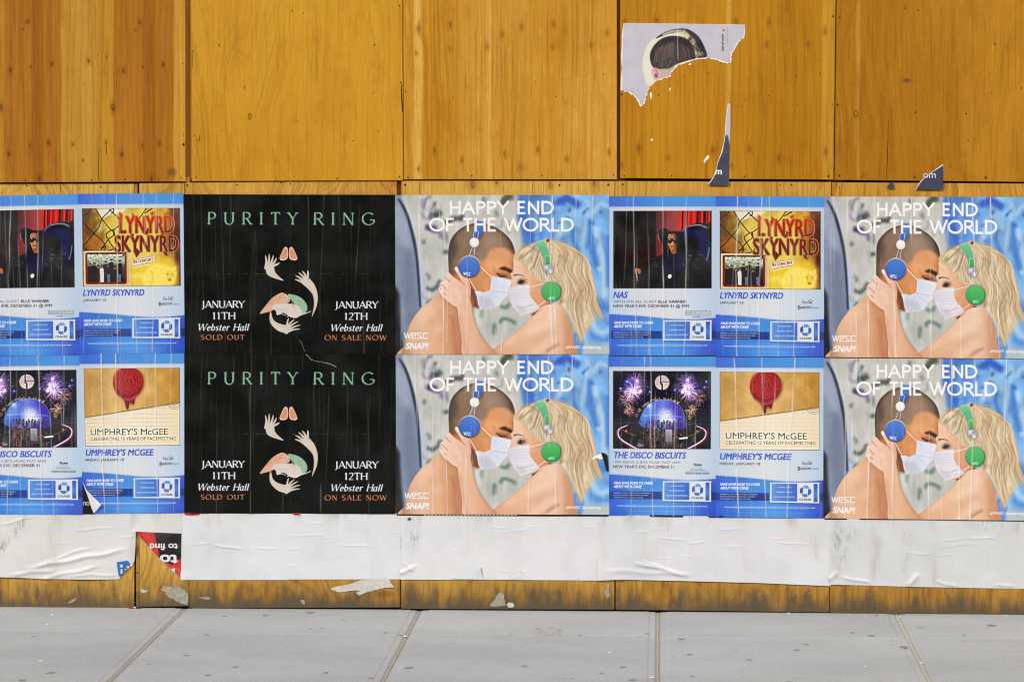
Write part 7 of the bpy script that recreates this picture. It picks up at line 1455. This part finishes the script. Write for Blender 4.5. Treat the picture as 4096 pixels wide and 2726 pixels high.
letters('om', *[3072 + v / 1.96 for v in (1216, 1316)], 1358 / 1.96, 1396 / 1.96, .0040, dash, om)
sh = torn('torn_poster', zo([(978, 1420), (988, 1476), (936, 1474), (938, 1455), (956, 1436)], 3072), navy, .0026, seed=44, step=.02); tag(sh, 'tiny navy paper scrap hanging over the sheet gap left of the om scrap', 'poster remnant')
for lab, L in (('small white paper fleck high under the torn portrait poster', [(1382, 508), (1392, 497), (1408, 498), (1398, 510)]), ('narrow white paper fleck left, under the torn portrait poster', [(1080, 728), (1097, 727), (1095, 765), (1088, 780), (1082, 755)]),
               ('tiny white paper fleck between two others under the torn portrait poster', [(1230, 705), (1240, 688), (1248, 690), (1240, 708), (1232, 718)]), ('oval white paper fleck low on the ochre plywood sheet', [(1086, 1098), (1098, 1082), (1104, 1092), (1096, 1110)]),
               ('slanted white paper fleck beside the tall torn sliver', [(1502, 1262), (1530, 1218), (1547, 1220), (1540, 1245), (1520, 1262), (1508, 1282)])):
    remnant(lab, zo(L), rip, -.0002, name='paper_fleck', cat='paper scrap', step=.02)

# the red and black scrap, blue sticker, pale torn patches by the pavement
z2 = lambda L, ox=0: [(ox + a / 2.16, 2000 + b / 2.16) for a, b in L]
rb = torn('poster_scrap', z2([(1182, 270), (1567, 286), (1566, 500), (1560, 668), (1500, 612), (1440, 560), (1380, 500), (1320, 440), (1260, 370), (1210, 318)]), paper_mat('paper_redblack', prints['print_redblack'], 6, .3, .5), -.0035, uvbox=z2([(1165, 265)])[0] + z2([(1570, 690)])[0], seed=51, step=.03)
tag(rb, 'red and black triangular poster scrap with upside-down white words to find', 'poster')
e_ = torn('torn_edge', z2([(1182, 268), (1568, 284), (1563, 676), (1376, 510), (1250, 375), (1205, 322)]), flat_mat('glue_grey', srgb(176, 172, 166), .8), -.0052, seed=51, step=.06); e_.parent = rb; e_.matrix_parent_inverse = Matrix.Translation(-rb.location)
bs_ = flat_mat('blue_tape', srgb(46, 116, 186), .5, .4, .2)
bt = torn('blue_sticker', z2([(1008, 532), (1060, 524), (1104, 518), (1124, 545), (1118, 570), (1100, 590), (1082, 612), (1056, 640), (1036, 664), (1022, 640), (1020, 600), (1014, 570)]), bs_, -.0036, seed=52, step=.03, lift=(((470, 2270), .04, 4),))
tag(bt, 'torn blue sticker with white blocks at the corner of the left blank poster', 'sticker')
bm = bmesh.new(); o0 = at(492, 2272, -.0010)
for x, yv, w, hh in ((1050, 566, 26, 24), (1105, 575, 20, 18), (1050, 612, 16, 40), (1086, 596, 16, 10)):
    c = at(x / 2.16, 2000 + yv / 2.16, -.0008); bmesh.ops.create_cube(bm, size=1, matrix=Matrix.Translation(c) @ Matrix.Diagonal((w / 2.16 * .0014, .0008, hh / 2.16 * .0014, 1)))
sb = put('white_blocks', bm_mesh(bm, 'white_blocks', o0), dash, None, o0); sb.parent = bt; sb.matrix_parent_inverse = Matrix.Translation(-bt.location)
old = flat_mat('weathered_paper', srgb(172, 166, 152), .9, .15, .35, 45.0); old2 = flat_mat('dirty_white_paper', srgb(206, 202, 192), .85, .2, .2, 40.0)
remnant('weathered grey paper patch at the foot of the wall by the wooden batten', z2([(1385, 762), (1410, 765), (1408, 735), (1440, 742), (1500, 748), (1520, 752), (1498, 720), (1530, 735), (1570, 760), (1612, 778), (1590, 784), (1625, 800), (1628, 850), (1618, 902), (1570, 890), (1520, 868), (1490, 845), (1460, 838), (1425, 800), (1432, 790), (1400, 778)]), old, -.0045, name='paper_patch', cat='paper patch')
remnant('long ragged white paper strip hanging below the middle blank poster', z2([(650, 755), (720, 738), (790, 728), (850, 708), (900, 690), (1000, 676), (1150, 678), (1160, 705), (1180, 728), (1196, 750), (1120, 752), (1060, 766), (1000, 780), (950, 795), (890, 820), (862, 796), (905, 780), (860, 776), (800, 782), (720, 794), (680, 778), (648, 772)], 1024), old2, -.0055, name='paper_patch', cat='paper patch', lift=(((1024 + 1180 / 2.16, 2345), .06, 7),))
remnant('hump-shaped grey paper patch at the wall foot below the left couple posters', z2([(2020, 905), (2036, 880), (2060, 860), (2075, 840), (2066, 830), (2090, 812), (2100, 796), (2130, 800), (2146, 812), (2140, 850), (2155, 862), (2150, 880), (2158, 905), (2120, 912), (2070, 916), (2030, 915)], 1024), old, -.0055, name='paper_patch', cat='paper patch')
remnant('small pale paper patch on the wall foot below the lower black poster', z2([(382, 862), (400, 855), (420, 865), (424, 890), (412, 900), (396, 886)], 1024), old, -.0055, name='paper_patch', cat='paper patch', step=.02)
remnant('slanting pale paper streak at the foot of the leftmost low sheet', z2([(580, 888), (610, 862), (645, 845), (664, 840), (650, 865), (620, 884)]), old, -.0075, name='paper_patch', cat='paper patch', step=.02)
remnant('short pale smear on the wall foot just right of the grey patch', z2([(1712, 838), (1750, 834), (1800, 830), (1818, 844), (1800, 858), (1750, 850)]), old, -.0055, name='paper_patch', cat='paper patch', step=.02)
remnant('whitish splash beside the wooden batten at the wall foot', z2([(1215, 780), (1228, 756), (1240, 775), (1282, 778), (1262, 792), (1230, 798)]), old2, -.0045, name='paper_patch', cat='paper patch', step=.02)
remnant('thin vertical whitish smear near the joint under the right blue posters', z2([(800, 790), (820, 750), (830, 720), (842, 726), (836, 770), (846, 820), (826, 850), (812, 820)], 2048), old, -.0055, name='paper_patch', cat='paper patch', step=.02)
remnant('small round pale smear at the foot of the wall by the hump patch', z2([(2164, 900), (2180, 880), (2215, 884), (2235, 905), (2220, 925), (2180, 922)], 1024), old2, -.0055, name='paper_patch', cat='paper patch', step=.02)

# ---------------------------------------------------------------- litter on the pavement
def chip(name, label, cat, px, py, L_, w, hgt, rot, mat, extra=None):
    p = on_ground(px, py); bm = bmesh.new(); n = 7; r = random.Random(int(px)); a = []
    for k2 in range(n): t = k2 * 6.283 / n; q = .75 + .45 * r.random(); a.append((q * L_ / 2 * math.cos(t), q * w / 2 * math.sin(t)))
    lo = [bm.verts.new((x, yv, .0004)) for x, yv in a]; hi = [bm.verts.new((x * .92, yv * .92, hgt * (.6 + .6 * r.random()))) for x, yv in a]
    bm.faces.new(hi); bm.faces.new(lo[::-1])
    for k2 in range(n): bm.faces.new((lo[k2], lo[(k2 + 1) % n], hi[(k2 + 1) % n], hi[k2]))
    bmesh.ops.recalc_face_normals(bm, faces=bm.faces)
    o = put(name, bm_mesh(bm, name), mat, None, p + Vector((0, 0, .0005))); o.rotation_euler = (math.atan(SLOPE), 0, rot); tag(o, label, cat); return o
wl = flat_mat('white_litter', srgb(222, 220, 214), .7, .3, .1)
p = on_ground(540, 2433); y_ = -.012
st_ = empty('litter_stick', (p.x, y_, gz(y_) + .006)); tag(st_, 'small red, white and navy stick lying against the wall foot', 'litter')
for i, (c_, a, b) in enumerate((((176, 50, 52), -.034, -.008), ((216, 212, 208), -.008, .004), ((46, 52, 66), .004, .034))):
    bm = bmesh.new(); bmesh.ops.create_cone(bm, cap_ends=True, segments=10, radius1=.0055, radius2=.0055, depth=b - a - .0006, matrix=Matrix.Translation(((a + b) / 2, 0, 0)) @ Matrix.Rotation(R_(90), 4, 'Y'))
    put(('red_end', 'white_band', 'navy_end')[i], bm_mesh(bm, 'stick'), flat_mat(('red', 'white', 'navy')[i] + '_plastic', srgb(*c_), .4), st_)
for lab, px, py, L_, w, rot in (('white scrap on the slab in front of the leftmost sheet', 208, 2459, .016, .02, 0), ('flat white flake on the second slab from the left joint', 163, 2641, .026, .018, 0), ('small pale flake nearest the wall at far left', 190, 2497, .022, .016, .2),
        ('small white shell-like flake on the left slab', 235, 2546, .011, .014, .3), ('white curl of paper lying on the second joint', 1024 + 1290 / 2.16, 2000 + 1176 / 2.16, .022, .02, -.5), ('white flake on the slab right of the second joint, by the wall', 1024 + 1888 / 2.16, 2437, .016, .02, 0),
        ('white oval flake on the middle slab', 2048 + 843 / 2.16, 2000 + 1317 / 2.16, .018, .016, 0), ('white oval flake left of the third joint at the front', 2048 + 1207 / 2.16, 2000 + 1532 / 2.16, .026, .022, 0), ('white crumb on the third joint against the wall', 2048 + 1245 / 2.16, 2000 + 948 / 2.16, .012, .014, 0),
        ('pale scrap at the wall foot just right of the third joint', 2048 + 1422 / 2.16, 2000 + 946 / 2.16, .02, .014, 0), ('cream flake against the wall foot at right', 3072 + 178 / 2.16, 2000 + 975 / 2.16, .017, .016, 0), ('pale flake by the black gap under the right sheet', 3072 + 1140 / 2.16, 2000 + 1008 / 2.16, .018, .015, 0),
        ('twisted white scrap on the rightmost joint', 3072 + 1325 / 2.16, 2000 + 1406 / 2.16, .018, .02, .4), ('dull white flake on the pavement at right foreground', 3072 + 840 / 2.16, 2000 + 1436 / 2.16, .013, .016, 0), ('pale flake at the wall foot right of the rightmost joint', 3072 + 2050 / 2.16, 2000 + 998 / 2.16, .022, .014, .3)):
    chip('paper_scrap', lab, 'paper scrap', px, py, L_, w, .004, rot, wl)
chip('bottle_cap', 'tiny red cap by the black gap under the right sheet', 'litter', 3072 + 937 / 2.16, 2000 + 997 / 2.16, .012, .014, .004, 0, flat_mat('red_cap', srgb(196, 60, 60), .4))
bm = bmesh.new(); r = random.Random(8)
for i in range(420):
    x = r.uniform(-3.9, 2.4); yv = -abs(r.gauss(0, .05)) - .002 if r.random() < .55 else -r.uniform(0, 1.9)
    s_ = r.uniform(.0012, .0034); bmesh.ops.create_cube(bm, size=1, matrix=Matrix.Translation((x, yv, gz(yv) + s_ * .2)) @ Matrix.Rotation(r.uniform(0, 3), 4, 'Z') @ Matrix.Diagonal((s_ * r.uniform(1, 2.4), s_ * 1.4, s_ * .6, 1)))
tag(put('litter_crumbs', bm_mesh(bm, 'litter_crumbs'), wl), 'fine pale crumbs of litter strewn along the wall foot and pavement', 'litter', kind='stuff')
# faint white stencil rubbed into the middle slab and pale scuffs
chalk = flat_mat('worn_white_paint', srgb(186, 184, 178), .9, .1, .2, 300)
bm = bmesh.new(); r = random.Random(5)
for bx0, bx1 in ((190, 268), (278, 345), (352, 432)):
    for row in range(11):
        yv = 1096 + row * 6.6; x = bx0 + r.uniform(-6, 10)
        while x < bx1:
            w = r.uniform(8, 34)
            if r.random() < .66:
                a, b = on_ground(2048 + x / 2.16, 2000 + yv / 2.16), on_ground(2048 + min(x + w, bx1) / 2.16, 2000 + (yv + 3.4) / 2.16)
                v = [bm.verts.new((q[0], q[1], gz(q[1]) + .0012)) for q in ((a.x, a.y), (b.x, a.y), (b.x, b.y), (a.x, b.y))]; bm.faces.new(v[::-1])
            x += w + r.uniform(2, 9)
put('worn_stencil', bm_mesh(bm, 'worn_stencil'), chalk, bed)
for L in ([(1024 + 2050 / 2.16, 2000 + 1186 / 2.16), (1024 + 2110 / 2.16, 2000 + 1168 / 2.16), (1024 + 2170 / 2.16, 2000 + 1164 / 2.16), (2048 + 20 / 2.16, 2000 + 1150 / 2.16)], [(1024 + 1212 / 2.16, 2000 + 1154 / 2.16), (1024 + 1260 / 2.16, 2000 + 1160 / 2.16), (1024 + 1310 / 2.16, 2000 + 1180 / 2.16)],
          [(1024 + 400 / 2.16, 2000 + 1000 / 2.16), (1024 + 520 / 2.16, 2000 + 985 / 2.16), (1024 + 700 / 2.16, 2000 + 975 / 2.16)]):
    V = []; P = [on_ground(*q_) for q_ in L]
    for i, p in enumerate(P): w = .012 * math.sin(math.pi * (i + .5) / len(P)); V += [(p.x, p.y - w, gz(p.y - w) + .0012), (p.x, p.y + w, gz(p.y + w) + .0012)]
    put('scuff_mark', mesh_of('scuff_mark', V, [(2 * i, 2 * i + 2, 2 * i + 3, 2 * i + 1) for i in range(len(P) - 1)]), chalk, bed)
# groups of like things
for o in col.objects:
    if o.parent: continue
    lab, nm = o.get('label', ''), o.name.split('.')[0]
    for key, g_ in (('masked couple', 'fashion posters of the masked couple'), ('black gig poster', 'black gig posters'), ('seated singer', 'blue singer posters'), ('chain-link', 'blue chain-link posters'), ('mirrored dome', 'blue firework posters'), ('sealed envelope', 'blue envelope posters')):
        if nm == 'poster' and key in lab and (nm == 'poster'): o['group'] = g_
        elif nm == 'poster' and key == 'sealed envelope' and 'envelope' in lab: o['group'] = g_
    if nm == 'blank_poster': o['group'] = 'blank white posters along the foot of the wall'
    if nm == 'paper_scrap': o['group'] = 'white scraps littering the pavement'
    if nm == 'paper_fleck': o['group'] = 'white paper flecks left on the plywood'
    if nm == 'paper_patch': o['group'] = 'weathered paper patches at the wall foot'
    if nm == 'added_street_building': o['group'] = 'unseen buildings added across the street'
